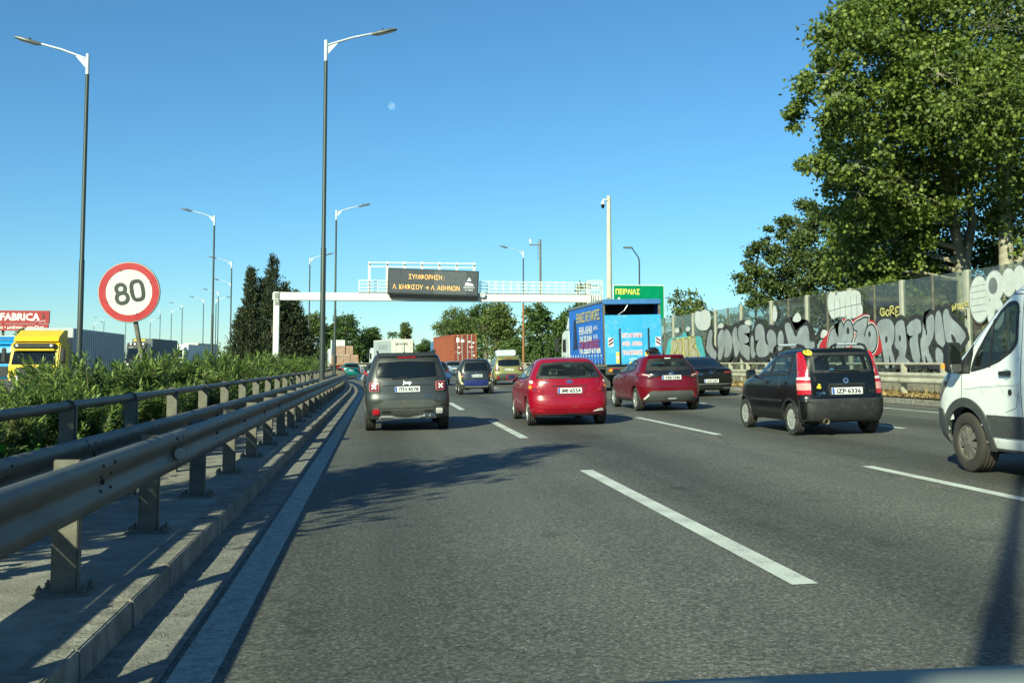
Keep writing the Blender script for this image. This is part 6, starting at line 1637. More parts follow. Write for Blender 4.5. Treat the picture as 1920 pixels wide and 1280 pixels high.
# blue curtain-side truck
def blue_truck():
    t = empty('curtain_truck')
    blue = mat('tarpaulin_blue', (.018, .14, .56), .5, var=.16, scale=1.2, bump=.25, bscale=2.5, dirt=(.03, .11, .36), dirt_amt=.4)
    cyan = mat('tail_lift_blue', (.060, .34, .66), .42, var=.08, scale=1.5, dirt=(.22, .46, .60), dirt_amt=.35)
    L = 7.2
    fr = MB()
    fr.box(-1.25, 1.25, .02, L, 1.14, 1.26); fr.box(-1.25, 1.25, L - .05, L, 1.26, 4.05)
    for sx in (-1, 1):
        fr.box(min(sx * 1.16, sx * 1.25), max(sx * 1.16, sx * 1.25), .0, .10, 1.26, 4.0)
    fr.build('box_frame', M['galv_dull'], t, bevel=.01)
    rf = MB().box(-1.27, 1.27, -.02, L + .02, 3.98, 4.12).build('roof', mat('roof_grey', (.16, .19, .20), .6), t, bevel=.03)
    MB().box(-1.26, 1.26, -.06, .02, 3.90, 4.13).build('roof_edge', mat('roof_edge_blue', (.05, .16, .40), .5), t, bevel=.02)
    for sx in (-1, 1):     # rippled curtain with eyelet straps along its foot
        n = 60; vv = []; ff = []
        for k in range(n + 1):
            y = .1 + (L - .15) * k / n
            for z, a in ((1.30, 1.0), (1.75, .5), (2.6, .25), (3.4, .2), (3.97, .1)):
                vv.append((sx * (1.255 + .014 * a * math.sin(k * 1.7 + z) + .012 * a * math.sin(k * .6)), y, z))
        for k in range(n):
            for j in range(4): ff.append((5 * k + j, 5 * k + j + 1, 5 * k + 6 + j, 5 * k + 5 + j))
        cu = MB().add(vv, ff).build('curtain', blue, t, smooth=180)
        for k in range(12):
            y = .35 + k * .58
            MB().box(min(sx * 1.272, sx * 1.285), max(sx * 1.272, sx * 1.285), y, y + .06, 1.16, 1.62).build('strap', mat('strap_pale', (.16, .26, .45), .7) if k == 0 and sx < 0 else bpy.data.materials.get('strap_pale') or M['galv_dull'], cu)
            MB().lathe([(0, .0001), (0, .05), (-.012 * -sx, .05), (-.012 * -sx, .0001)], 8, 'x', (sx * 1.29, y + .03, 1.64)).build('eyelet', M['white'], cu)
        MB().box(min(sx * 1.22, sx * 1.262), max(sx * 1.22, sx * 1.262), .1, L, 1.02, 1.16).build('side_rail', M['bumper_grey'], t)
    X = -1.292
    yw = mat('lettering_yellow', (.62, .50, .10), .6); rd = mat('lettering_red', (.42, .03, .05), .6)
    side_text(t, 'ΕΘΝΙΚΕΣ ΜΕΤΑΦΟΡΕΣ', .62, X, 2.9, 3.28, yw, fit=4.8, bold=.008)
    side_text(t, 'ΘΗΒΑ-ΑΘΗΝΑ', .50, X, 3.35, 2.68, M['white'], fit=2.8, bold=.01)
    side_text(t, 'ΚΑΙ ΣΕ ΟΛΗ', .34, X, 3.35, 2.34, M['white'], fit=2.5, bold=.015)
    side_text(t, 'ΑΘΗΝΑ', .26, X, 1.35, 2.82, M['white'], fit=.9); side_text(t, 'ΘΗΒΑ', .26, X, 1.35, 2.42, M['white'], fit=.9)
    side_text(t, 'ΑΣΦΑΛΙΣΜΕΝΕΣ', .52, X, 2.75, 1.98, rd, fit=4.2, bold=.008)
    side_text(t, 'ΤΗΛ. 22620-77 46 77 4295', .30, X, 2.6, 1.86 - .10, M['white'], fit=4.3, bold=.015)
    for k in range(26):     # the tall crane drawing printed near the cab
        pass
    b = MB()
    for k in range(9):
        z = 2.0 + k * .16; w = .42 - k * .035
        b.obox((X, 5.7 - w, z), (X, 5.7 + w, z + .16), .006, .05); b.obox((X - .002, 5.7 + w, z), (X - .002, 5.7 - w, z + .16), .006, .05)
    for s_ in (-1, 1): b.obox((X - .001, 5.7 + s_ * .46, 1.95), (X - .001, 5.7 + s_ * .12, 3.5), .006, .07)
    b.build('crane_print', M['ink'], t)
    # raised tail lift closing the rear
    lift = MB().box(-1.22, 1.22, -.14, -.07, 1.22, 3.42).build('tail_lift', cyan, t, bevel=.02)
    for x0, x1, dark in ((-.62, -.55, 1), (.62, .69, 1), (-.86, -.64, 0), (.42, .60, 0)):
        MB().box(x0, x1, -.155, -.141, 1.24, 2.82).build('lift_rib', M['dark'] if dark else cyan, lift, bevel=.004)
    MB().box(-.55, .40, -.165, -.142, 1.30, 2.72).build('lift_panel', cyan, lift, bevel=.01)
    pink = mat('lettering_pink', (.72, .16, .14), .6)
    for s_, z, fit in (('ΜΕΤΑΦΟΡΙΚΗ', 2.42, .88), ('ΘΗΒΑ  ΑΘΗΝΑ', 2.05, .86), ('ΠΑΛ.ΚΟΜΒΟΣ', 1.66, .86)):
        for mt2, bd, yo in ((M['white'], .012, -.1675), (pink, .001, -.1695)):
            text_on('lift_lettering', s_, .25, (lambda zz, yy: (lambda u, v: (-.07 + u, yy, zz + v)))(z, yo), mt2, lift, fit=fit, bold=bd)
    text_on('lift_lettering', 'DHOLLANDIA', .06, lambda u, v: (-.05 + u, -.1675, 1.56 + v), M['ink'], lift, fit=.3)
    text_on('lift_lettering', 'LIDYA', .12, lambda u, v: (-.05 + u, -.1675, 1.42 + v), M['white'], lift, fit=.3)
    MB().box(-.20, .18, -.172, -.166, 1.24, 1.34).build('warning_label', M['yellow'], lift)
    for x0 in (-.78, .48):
        MB().box(x0, x0 + .14, -.17, -.142, 1.28, 1.78).build('warning_label', mat('label_orange', (.72, .52, .12), .5) if x0 < 0 else bpy.data.materials['label_orange'], lift)
        MB().box(x0 + .04, x0 + .10, -.174, -.171, 1.45, 1.6).build('label_print', M['white'], lift)
    for x0, s_ in ((-1.10, 1), (.95, -1)):     # striped hazard plates
        hp = MB().box(x0, x0 + .22, -.16, -.142, 2.02, 2.42).build('hazard_plate', M['white'], lift)
        for q in range(2):
            z0 = 2.04 + q * .15
            p = [(x0 + .01, z0), (x0 + .21, z0 + .14), (x0 + .21, z0 + .24), (x0 + .01, z0 + .10)]
            if s_ < 0: p = [(2 * x0 + .22 - a, b_) for a, b_ in p]
            MB().add([(a, -.1625 - q * .0005, b_) for a, b_ in p], [(0, 1, 2, 3)]).build('stripe', mat('plate_maroon', (.12, .02, .03), .5) if (q == 0 and s_ > 0) else bpy.data.materials['plate_maroon'], hp)
    # near-black sheet stands in for shade inside the open box; loose strap
    MB().box(-1.16, 1.16, .9, 1.0, 1.28, 3.97).build('opening_shade', M['dark'], t)
    MB().tube([(-.2, -.05, 3.86), (-.35, -.06, 3.62), (-.62, -.08, 3.44)], .014, 6).build('loose_strap', M['silver'], t)
    MB().box(-1.2, 1.2, -.02, .06, .78, 1.13).build('rear_beam', M['bumper_grey'], t, bevel=.02)
    for sx in (-1, 1):
        l = MB().box(min(sx * .62, sx * 1.08), max(sx * .62, sx * 1.08), -.07, -.021, .90, 1.06).build('tail_light', M['red_lens'], t, bevel=.01)
        MB().box(min(sx * .93, sx * 1.07), max(sx * .93, sx * 1.07), -.078, -.071, .915, 1.045).build('amber_lens', M['amber_lens'], l)
        MB().prism([(2.0 + .68 * math.cos(a), .5 + .68 * math.sin(a)) for a in [math.pi * k / 12 for k in range(13)]] + [(2.0 + .64 * math.cos(a), .5 + .64 * math.sin(a)) for a in [math.pi * k / 12 for k in range(12, -1, -1)]], 'x', sx * .70, sx * 1.22).build('mudguard', M['bumper_grey'], t)
        MB().box(min(sx * .72, sx * 1.20), max(sx * .72, sx * 1.20), 1.22, 1.25, .18, .95).build('mud_flap', M['bumper_grey'], t)
    ch = MB(); ch.box(-.45, -.35, 0, L + 1.5, .75, 1.1); ch.box(.35, .45, 0, L + 1.5, .75, 1.1); ch.build('chassis', M['dark'], t)
    MB().box(-1.18, -.6, 3.2, 5.2, .5, 1.0).build('fuel_tank', M['galv_dull'], t, bevel=.08)
    truck_wheels(t, 1.0, [2.0], .5, .28, True); truck_wheels(t, 1.06, [L + .9], .5, .28)
    cab(t, L + .15, mat('cab_white', (.62, .66, .66), .35, coat=.5), 3.0)
    wd = MB().prism([(L + .15, 3.0), (L + 1.5, 3.0), (L + .75, 3.75), (L + .15, 3.9)], 'x', -1.15, 1.15).build('roof_deflector', bpy.data.materials['cab_white'], t, bevel=.1, smooth=50)
    return t
bt = blue_truck()
bt.scale = (1, 1, .945)
place(bt, 10.62, 41.75, .8, 'blue curtain-sided lorry with raised tail lift and Greek lettering', 'lorry')
bag = MB()
vv = []; ff = []; nn = 14
for i in range(9):
    a = math.pi * i / 8
    for k in range(nn):
        t_ = 2 * math.pi * k / nn
        r_ = 1 + .18 * math.sin(3 * t_ + i) + .1 * math.sin(5 * t_ - 2 * i)
        vv.append((.27 * math.cos(a) * (1 if math.cos(a) > -.3 else 1.25), .13 * math.sin(a) * r_ * math.cos(t_), .15 * math.sin(a) * r_ * math.sin(t_) * (.6 if math.cos(a) < -.5 else 1)))
for i in range(8):
    for k in range(nn): ff.append((i * nn + k, i * nn + (k + 1) % nn, (i + 1) * nn + (k + 1) % nn, (i + 1) * nn + k))
bg_o = bag.add(vv, ff).build('black_bundle', mat('black_bag_film', (.012, .012, .013), .18, coat=.6, var=.2), smooth=180, loc=(11.35, 41.45, 1.95))
tag(bg_o, 'glossy black bundle hanging low on the blue lorry tail lift', 'bundle')

# articulated lorry with an orange-brown container
def container_truck():
    t = empty('container_lorry')
    om = mat('container_orange', (.30, .075, .030), .6, var=.14, scale=1.5, dirt=(.18, .045, .02), dirt_amt=.4)
    dm = mat('container_door', (.20, .042, .022), .6, var=.2, scale=2, dirt=(.10, .025, .015), dirt_amt=.4)
    W, H0, H1, L = 1.22, 1.25, 4.14, 12.19
    for sx in (-1, 1):     # corrugated walls
        vv = []; ff = []; n = 88
        for k in range(n + 1):
            y = .15 + (L - .3) * k / n; d = .036 if k % 4 in (1, 2) else 0
            vv += [(sx * (W - .01 - d), y, H0 + .16), (sx * (W - .01 - d), y, H1 - .08)]
        for k in range(n): ff.append((2 * k, 2 * k + 1, 2 * k + 3, 2 * k + 2))
        MB().add(vv, ff).build('corrugated_wall', om, t)
    fr = MB()
    for sx in (-1, 1):
        for y in (0, L - .16): fr.box(min(sx * W, sx * (W - .15)), max(sx * W, sx * (W - .15)), y, y + .16, H0, H1)
        fr.box(min(sx * W, sx * (W - .08)), max(sx * W, sx * (W - .08)), .16, L - .16, H0, H0 + .16)
        fr.box(min(sx * W, sx * (W - .08)), max(sx * W, sx * (W - .08)), .16, L - .16, H1 - .09, H1)
    fr.box(-W + .15, W - .15, .0, .14, H0, H0 + .15); fr.box(-W + .15, W - .15, .0, .14, H1 - .12, H1 - .002); fr.box(-W + .15, W - .15, L - .1, L - .02, H0, H1)
    fr.build('container_frame', om, t)
    MB().box(-W + .02, W - .02, .1, L - .1, H1 - .06, H1 - .02).build('container_roof', om, t)
    for sx in (-1, 1):
        d = MB().box(min(sx * .012, sx * (W - .16)), max(sx * .012, sx * (W - .16)), .03, .08, H0 + .17, H1 - .14).build('door', dm, t)
        for z in np.linspace(H0 + .35, H1 - .5, 5):
            MB().box(min(sx * .10, sx * (W - .22)), max(sx * .10, sx * (W - .22)), .012, .031, z, z + .22).build('door_rib', dm, d)
        for x in (.28, .72):
            MB().tube([(sx * x, -.01, H0 + .05), (sx * x, -.01, H1 - .03)], .024, 8).build('lock_rod', M['silver'], d)
            MB().obox((sx * x, -.03, H0 + 1.1), (sx * (x + .28), -.03, H0 + 1.12), .03, .05).build('lock_handle', M['silver'], d)
    for x0, x1, z0, z1 in ((-.85, -.55, 3.35, 3.8), (-.40, -.05, 3.35, 3.62), (-.75, -.5, 2.75, 2.9), (-.75, -.5, 2.2, 2.3), (.35, .6, 3.3, 3.45), (.8, 1.0, 3.2, 3.35), (.85, 1.0, 1.9, 2.08), (.5, .9, 2.8, 2.9)):
        MB().box(x0, x1, -.004, .011, z0, z1).build('door_marking', M['white'], t)
    ch = MB(); ch.box(-.5, -.36, .1, L + 1, .82, 1.24); ch.box(.36, .5, .1, L + 1, .82, 1.24); ch.box(-1.2, 1.2, -.05, .1, .75, 1.2); ch.build('trailer_chassis', M['dark'], t)
    for sx in (-1, 1): MB().box(min(sx * .7, sx * 1.1), max(sx * .7, sx * 1.1), -.09, -.051, .85, .98).build('tail_light', M['red_lens'], t)
    truck_wheels(t, 1.02, [1.6, 2.9, 4.2], .5, .38); truck_wheels(t, 1.05, [L + .9], .5, .3); truck_wheels(t, 1.0, [L - 1.6], .5, .3, True)
    cab(t, L + .2, mat('cab_blue', (.03, .16, .36), .4, coat=.5), 3.7)
    return t
ct = container_truck()
place(ct, 8.62, 102.8, 6.3, 'lorry carrying an orange-brown shipping container, doors facing back', 'lorry')

def box_truck():
    t = empty('box_lorry')
    wm = mat('box_cream', (.68, .68, .58), .5, var=.05, scale=1, dirt=(.5, .5, .42), dirt_amt=.3)
    gm = mat('box_side_shaded', (.36, .40, .40), .5, var=.1, scale=.8)  # greyer than the rear: this side's weaker sunlight is put into the colour
    L = 8.0
    MB().box(-1.25, 1.25, 0.0, L, 1.15, 4.05).build('box', wm, t, bevel=.03)
    MB().box(-1.262, -1.252, .12, L - .1, 1.3, 3.95).build('side_panel', gm, t)
    for x in (-.62, .62): MB().box(x - .58, x + .58, -.02, -.002, 1.3, 3.92).build('rear_door', wm, t, bevel=.01)
    for x in (-.85, -.1, .1, .85): MB().tube([(x, -.035, 1.25), (x, -.035, 3.95)], .018, 6).build('lock_rod', M['silver'], t)
    text_on('rear_lettering', 'ΜΕΤΑΦΟΡΕΣ', .28, lambda u, v: (-.1 + u, -.03, 3.4 + v), M['ink'], t, fit=1.5, bold=.01)
    side_text(t, 'ΜΕΤΑΦΟΡΕΣ', .8, -1.27, 3.6, 2.9, mat('faded_lettering', (.22, .25, .25), .6), fit=3.8)
    ch = MB(); ch.box(-.5, .5, 0, L + 1.5, .75, 1.13); ch.build('chassis', M['dark'], t)
    MB().box(-1.2, 1.2, -.05, .05, .7, .95).build('rear_beam', M['bumper_grey'], t)
    for sx in (-1, 1): MB().box(min(sx * .7, sx * 1.1), max(sx * .7, sx * 1.1), -.09, -.051, .75, .9).build('tail_light', M['red_lens'], t)
    truck_wheels(t, 1.0, [1.6], .5, .28, True); truck_wheels(t, 1.06, [L + .9], .5, .28)
    cab(t, L + .15, bpy.data.materials['cab_white'], 3.2)
    return t
xt = box_truck()
place(xt, 2.6, 114.6, 15, 'cream box lorry with its less lit side coloured grey in the middle of the far traffic', 'lorry')

def brick_truck():
    t = empty('flatbed_lorry')
    pk = mat('brick_pack', (.36, .26, .20), .9, var=.35, scale=2.5, dirt=(.42, .20, .10), dirt_amt=.6)
    L = 8.0
    MB().box(-1.25, 1.25, 0, L, 1.05, 1.25).build('flatbed', M['rust'], t)
    k = 0
    for z, spots in ((1.27, [(x, y) for y in (.1, 1.35, 2.6) for x in (-1.2, -.38, .44)]), (2.27, [(x, y) for y in (.2, 1.45) for x in (-.98, -.10)])):
        for x, y in spots:
            p = MB()
            for q in range(5): p.box(x + .01 * (q % 2), x + .78 + .01 * (q % 2), y, y + 1.15, z + q * .19, z + q * .19 + .178)
            p.box(x + .03, x + .76, y + .03, y + 1.1, z, z + .95)
            p.build('brick_pallet', pk, t)
    MB().box(-2.25 + .95, .25, 4.4, 5.4, 1.3, 3.95).build('white_crate', M['white_steel'], t, bevel=.02)
    for s_ in (-1, 1):
        for y in (.0, 1.3, 2.55, 3.8): MB().obox((s_ * 1.23, y, 1.25), (s_ * 1.23, y, 2.25), .06, .06).build('stake', M['rust'], t)
    ch = MB(); ch.box(-.5, .5, 0, L + 1.5, .7, 1.04); ch.box(-1.2, 1.2, -.08, 0, .7, .95); ch.build('chassis', M['dark'], t)
    for sx in (-1, 1): MB().box(min(sx * .7, sx * 1.1), max(sx * .7, sx * 1.1), -.12, -.081, .75, .9).build('tail_light', M['red_lens'], t)
    truck_wheels(t, 1.0, [1.6, 2.9], .5, .28, True); truck_wheels(t, 1.06, [L + .9], .5, .28)
    cab(t, L + .15, bpy.data.materials['cab_white'], 3.0)
    return t
ft = brick_truck()
place(ft, -3.6, 113.5, 8, 'flatbed lorry stacked with brick pallets behind the lamp poles', 'lorry', z=.1)

def big_van(col, x, y, yaw, label, z=.2):
    t = empty('van')
    MB().prism(round_poly([(0, .35), (4.4, .35), (4.6, .9), (3.9, 1.2), (3.2, 1.95), (.05, 2.0)], .12), 'x', -.92, .92).build('body', col, t, bevel=.08, smooth=50)
    for sx in (-1, 1):
        MB().box(min(sx * .15, sx * .75), max(sx * .15, sx * .75), -.02, .03, 1.15, 1.75).build('rear_window', M['dark_glass'], t)
        MB().box(min(sx * .78, sx * .88), max(sx * .78, sx * .88), -.02, .03, .8, 1.2).build('tail_light', M['red_lens'], t)
    truck_wheels(t, .8, [.8, 3.7], .33, .2)
    t.location = (x, y, z); t.rotation_euler = (0, 0, R(yaw)); tag(t, label, 'van')
big_van(M['vanwhite'], -9.6, 138, 8, 'white van above the hedge left of the near lamp pole', .9)
big_van(mat('van_grey', (.33, .36, .36), .4, coat=.4), -11.2, 118, 8, 'grey van just above the hedge right of the gantry post', -.1)

# ---- the trucks coming the other way: only their upper halves clear the hedge
def oncoming(body, box_mt, x, y, yaw, label, H=3.0, top=3.75, length=12.5, z=None, name='articulated_lorry', extra=None):
    t = empty(name)
    t.location = (x, y, opp_z(y) if z is None else z); t.rotation_euler = (0, 0, R(180 + yaw)); tag(t, label, 'lorry')
    # built with its front at local +y = 0
    c = cab(t, -2.1, body, H)
    b = MB().box(-1.27, 1.27, -2.6 - length, -2.6, 1.1, top).build('trailer', box_mt, t, bevel=.03)
    truck_wheels(t, 1.05, [-1.3], .5, .3); truck_wheels(t, 1.0, [-4.6], .5, .3, True); truck_wheels(t, 1.02, [-2.6 - length + 1.5, -2.6 - length + 2.8, -2.6 - length + 4.1], .5, .38)
    ch = MB().box(-.5, .5, -2.5 - length, -.4, .7, 1.09).build('chassis', M['dark'], t)
    if extra: extra(t, c, b)
    return t
yel = mat('cab_yellow', (.74, .50, .02), .4, coat=.5, var=.06)
def yellow_extra(t, c, b):
    d = MB().prism(round_poly([(-.35, 3.02), (-.55, 3.25), (-1.5, 3.62), (-2.1, 3.64), (-2.1, 3.0), (-.5, 2.98)], .05), 'x', -1.12, 1.12).build('roof_deflector', yel, t, bevel=.08, smooth=50)
    MB().box(-1.05, 1.05, -.42, -.05, 2.62, 2.90).build('roof_light_bar', M['black'], t, bevel=.06)
    MB().box(-1.02, 1.02, -.15, -.02, 2.50, 2.60).build('sun_visor', yel, t, bevel=.03)
    for s_ in (-.85, .85): MB().lathe([(0, .0001), (0, .07), (-.04, .07), (-.05, .0001)], 12, 'y', (s_, -.03, 2.78)).build('roof_lamp', M['white_lens'], t)
    for k in range(6): MB().box(-.75 + k * .25, -.57 + k * .25, -2.59, -2.575, 3.52, 3.62).build('trailer_slot', M['ink'], t)
    for k in range(24): MB().box(-1.285, -1.272, -3.0 - k * .5, -2.97 - k * .5, 1.15, 3.68).build('trailer_rib', M['galv_dull'], b)
oncoming(yel, mat('trailer_pale', (.46, .48, .48), .5, var=.1, scale=.7), -18.0, 56.0, 1.2, 'yellow oncoming lorry with pale box trailer beyond the hedge', 2.98, 3.78, extra=yellow_extra)
def blue_extra(t, c, b):
    MB().prism(round_poly([(-.3, 2.95), (-.5, 3.1), (-1.9, 3.45), (-2.1, 3.45), (-2.1, 2.9)], .05), 'x', -1.15, 1.15).build('roof_deflector', bpy.data.materials['cab_sky'], t, bevel=.08, smooth=50)
    text_on('cab_lettering', 'ΕΤΕ', .3, lambda u, v: (-.3 - u, -.7 + v * .55, 3.26 + v * -.22), M['g_red'], t, fit=.6)
oncoming(mat('cab_sky', (.03, .28, .60), .4, coat=.5), M['white_steel'], -22.75, 64.0, 0, 'sky blue oncoming lorry cut off by the left photo edge', 2.95, 3.5, extra=blue_extra)
def black_extra(t, c, b):
    MB().box(-1.2, 1.2, -.75, -.30, 3.42, 3.72).build('light_bar', M['black'], t, bevel=.05)
    for k in range(4): MB().lathe([(0, .0001), (0, .13), (-.05, .12), (-.06, .0001)], 14, 'y', (-.75 + k * .5, -.22, 3.56)).build('roof_lamp', M['white_lens'], t)
    MB().box(-.9, .5, -.6, -.5, 3.95, 4.16).build('roof_sign', M['yellow'], t)
    text_on('visor_lettering', 'MAGNALIC', .3, lambda u, v: (-u, -.19, 3.06 + v), M['white'], t, fit=1.9, bold=.02)
    MB().box(-1.15, 1.15, -.235, -.19, 2.98, 3.36).build('sun_visor', M['black'], t)
oncoming(M['blackpaint'], mat('trailer_dark', (.10, .11, .11), .6), -30.0, 131, -3, 'black oncoming lorry with roof spotlights behind the speed sign pole', 3.6, 4.3, extra=black_extra)
oncoming(bpy.data.materials['cab_white'], M['white_steel'], -32.6, 169, -6, 'white oncoming lorry right of the black one', 3.4, 3.9)
oncoming(mat('cab_cream', (.60, .56, .42), .4), mat('trailer_cream', (.62, .56, .42), .5), -36.5, 200, -8, 'far cream box lorry above the oncoming cars', 3.2, 4.4)
for x, y, c, lab in ((-27.0, 160, (.03, .05, .09), 'dark blue oncoming car between the lorries and the lamp'), (-25.4, 150, (.05, .06, .07), 'dark grey oncoming car nearest the hedge top'), (-28.6, 178, (.42, .44, .45), 'pale oncoming car above the hedge')):
    o, _ = hatch_round(paint2('oncoming_paint', c), 'IKA 1000', det=False, gls=M['dark_glass'])
    o.location = (x, y, opp_z(y)); o.rotation_euler = (0, 0, R(174)); tag(o, lab, 'car', 'oncoming cars')

# ---- the edge of the viewer's own bonnet
vv = []; ff = []
nx_, ny_ = 16, 8
for j in range(ny_ + 1):
    for i in range(nx_ + 1):
        x = -.75 + 2.0 * i / nx_; y = .72 + .58 * j / ny_
        z = 1.0475 - .012 * max(0, (.75 - x)) ** 2 - .02 * max(0, x - .85) ** 2 - .05 * (1 - j / ny_) + .0
        if j == ny_: z -= .004
        vv.append((x, y, z))
for j in range(ny_):
    for i in range(nx_): ff.append((j * 17 + i, j * 17 + i + 1, j * 17 + 18 + i, j * 17 + 17 + i))
n0 = len(vv)
vv += [(-.75 + 2.0 * i / nx_, 1.33, .90 - .05 * abs(-.75 + 2.0 * i / nx_ - .25)) for i in range(nx_ + 1)]
for i in range(nx_): ff.append((ny_ * 17 + i, ny_ * 17 + i + 1, n0 + i + 1, n0 + i))
ob = MB().add(vv, ff).build('car_bonnet', mat('pale_bonnet', (.24, .26, .245), .7, var=.05, spec=.25), smooth=180)
tag(ob, 'pale bonnet edge of the viewing car along the bottom of the photo', 'bonnet')

# ------------------------------------------------------------------ vegetation
def unit(n):
    v = RNG.normal(size=(n, 3)); return v / np.linalg.norm(v, axis=1, keepdims=True)

LEAVES = {
    'oleander': (np.array([(0, 0), (.3, .095), (.65, .085), (1, 0), (.65, -.085), (.3, -.095)]), [(0, 1, 2, 3, 4, 5)]),
    'oval': (np.array([(0, 0), (.3, .26), (.7, .22), (1, 0), (.7, -.22), (.3, -.26)]), [(0, 1, 2, 3), (0, 3, 4, 5)]),
    'plane': (np.array([(0, 0), (.12, .44), (.42, .30), (.60, .50), (.68, .18), (1, 0), (.68, -.18), (.60, -.50), (.42, -.30), (.12, -.44)]), [(0, 1, 2, 3, 4, 5, 6, 7, 8, 9)]),
    'spray': (np.array([(0, -.07), (.55, -.16), (1, 0), (.55, .16), (0, .07)]), [(0, 1, 2, 3, 4)]),
}
def leaf_mesh(name, pos, direc, nrm, size, shape, curl=.12):
    """a leaf at each position, its length along direc, its face towards nrm"""
    tp, fs = LEAVES[shape]; n = len(pos); k = len(tp)
    d = direc / np.maximum(np.linalg.norm(direc, axis=1, keepdims=True), 1e-6)
    s_ = np.cross(nrm, d); s_ /= np.maximum(np.linalg.norm(s_, axis=1, keepdims=True), 1e-6)
    u = np.cross(d, s_)
    V = pos[:, None, :] + size[:, None, None] * (d[:, None, :] * tp[None, :, 0:1] + s_[:, None, :] * tp[None, :, 1:2] - u[:, None, :] * (curl * (tp[None, :, 0:1] ** 2)) + u[:, None, :] * (.25 * np.abs(tp[None, :, 1:2])))
    V = V.reshape(-1, 3)
    me = bpy.data.meshes.new(name)
    lens = np.array([len(f) for f in fs] * n, np.int32)
    one = np.concatenate([np.array(f) for f in fs])
    idx = (one[None, :] + (np.arange(n) * k)[:, None]).reshape(-1).astype(np.int32)
    me.vertices.add(len(V)); me.vertices.foreach_set('co', V.astype(np.float32).ravel())
    me.loops.add(len(idx)); me.loops.foreach_set('vertex_index', idx)
    me.polygons.add(len(lens)); me.polygons.foreach_set('loop_start', np.concatenate(([0], np.cumsum(lens)[:-1])).astype(np.int32))
    me.update(calc_edges=True); me.validate()
    return me

M['l_ole'] = leaf_mat('oleander_leaf', (.032, .068, .018), (.24, .31, .080), .28, .42)
M['l_ole2'] = leaf_mat('dry_oleander_leaf', (.060, .080, .026), (.22, .235, .080), .28, .6)
M['l_weed'] = leaf_mat('weed_leaf', (.035, .10, .012), (.11, .24, .03), .38, .5)
M['l_plane'] = leaf_mat('plane_leaf', (.034, .062, .012), (.235, .280, .060), .32, .48)
M['l_shrub'] = leaf_mat('shrub_leaf', (.030, .055, .016), (.135, .165, .048), .25, .5)
M['l_far'] = leaf_mat('far_leaf', (.030, .062, .016), (.115, .165, .040), .25, .6)
M['l_far2'] = leaf_mat('far_leaf_olive', (.055, .085, .022), (.17, .20, .055), .25, .6)
M['l_cyp'] = leaf_mat('cypress_leaf', (.016, .026, .012), (.080, .090, .040), .16, .7)

def ole_bush(seed, h, w, nst, mt, shape='oleander', ls=(.09, .155)):
    g = np.random.default_rng(seed)
    P = []; D = []; N = []; S = []
    st = MB()
    nm = max(6, nst // 8)
    for i in range(nm):          # woody main branches, each ending in a tuft of leafy shoots
        a = g.uniform(0, 2 * math.pi); r0 = g.uniform(0, .3) * w; ln = math.sqrt(g.uniform(.02, 1)) * w * .8
        b0 = np.array([math.cos(a) * r0, math.sin(a) * r0, 0]); fk = np.array([math.cos(a) * ln, math.sin(a) * ln, h * g.uniform(.25, .66)])
        st.tube([tuple(b0), tuple((b0 + fk) / 2 + np.array([0, 0, .08])), tuple(fk)], [.018, .014, .010], 5, cap=False)
        hue = g.uniform(.8, 1.15)
        for k in range(8):
            d0 = np.array([math.cos(a) * .35 * ln / w, math.sin(a) * .35 * ln / w, 1.0]) + g.normal(size=3) * np.array([.42, .42, .15])
            d0 /= np.linalg.norm(d0); L = h * g.uniform(.24, .42) * hue
            tip = fk + d0 * L
            st.tube([tuple(fk), tuple(tip)], [.008, .003], 3, cap=False)
            for t in np.linspace(.25, 1.0, 13):
                q = fk + d0 * L * t; a1 = g.uniform(0, 6.28)
                for m in range(3):
                    aa = a1 + m * 2.094
                    side = np.array([math.cos(aa), math.sin(aa), 0]); side -= d0 * side.dot(d0); side /= np.linalg.norm(side) + 1e-6
                    op = .55 if t > .92 else g.uniform(.8, 2.0) * (1.4 - .6 * t)
                    d = d0 + side * op
                    P.append(q + g.normal(size=3) * .008); D.append(d); N.append(np.cross(np.cross(d, d0), d) + d0 * .5 + g.normal(size=3) * .3); S.append(g.uniform(*ls))
    me = leaf_mesh('foliage', np.array(P), np.array(D), np.array(N), np.array(S), shape)
    sm = st.mesh('stems', recalc=False)
    me.materials.append(mt); sm.materials.append(M['wood'])
    return me, sm
bushes = [ole_bush(1, 1.56, .75, 130, M['l_ole']), ole_bush(2, 1.64, .8, 135, M['l_ole']), ole_bush(3, 1.50, .72, 125, M['l_ole']), ole_bush(4, 1.30, .7, 105, M['l_ole2'])]
k = 0
def put_bush(x, y, v, sc=1.0, label=None, group=None):
    r_ = empty('oleander_bush', (x, y, -.10 if x > -4 + bend(y) else -.15), (0, 0, random.uniform(0, 6.28))); r_.scale = (sc * random.uniform(.9, 1.15), sc * random.uniform(.9, 1.15), sc * random.uniform(.93, 1.06))
    link_mesh('foliage', bushes[v][0], None, r_); link_mesh('stems', bushes[v][1], None, r_)
    return tag(r_, label, 'bush', group)
for y in frange(13.2, 74, 1.15):
    put_bush(-3.85 + bend(y) + random.uniform(-.2, .2), y + random.uniform(-.2, .2), random.choice((0, 1, 2, 1, 3)), random.uniform(.84, 1.06) * (.98 if y < 19 else 1.04), 'green oleander bush in the hedge line behind the handrail', 'oleander hedge beside the handrail')
for y in frange(7.6, 12.2, .95):
    put_bush(-4.15 + random.uniform(-.2, .2), y, random.choice((0, 3, 2)), random.uniform(.78, .90), 'lower oleander bush at the near end of the hedge', 'oleander hedge near end')
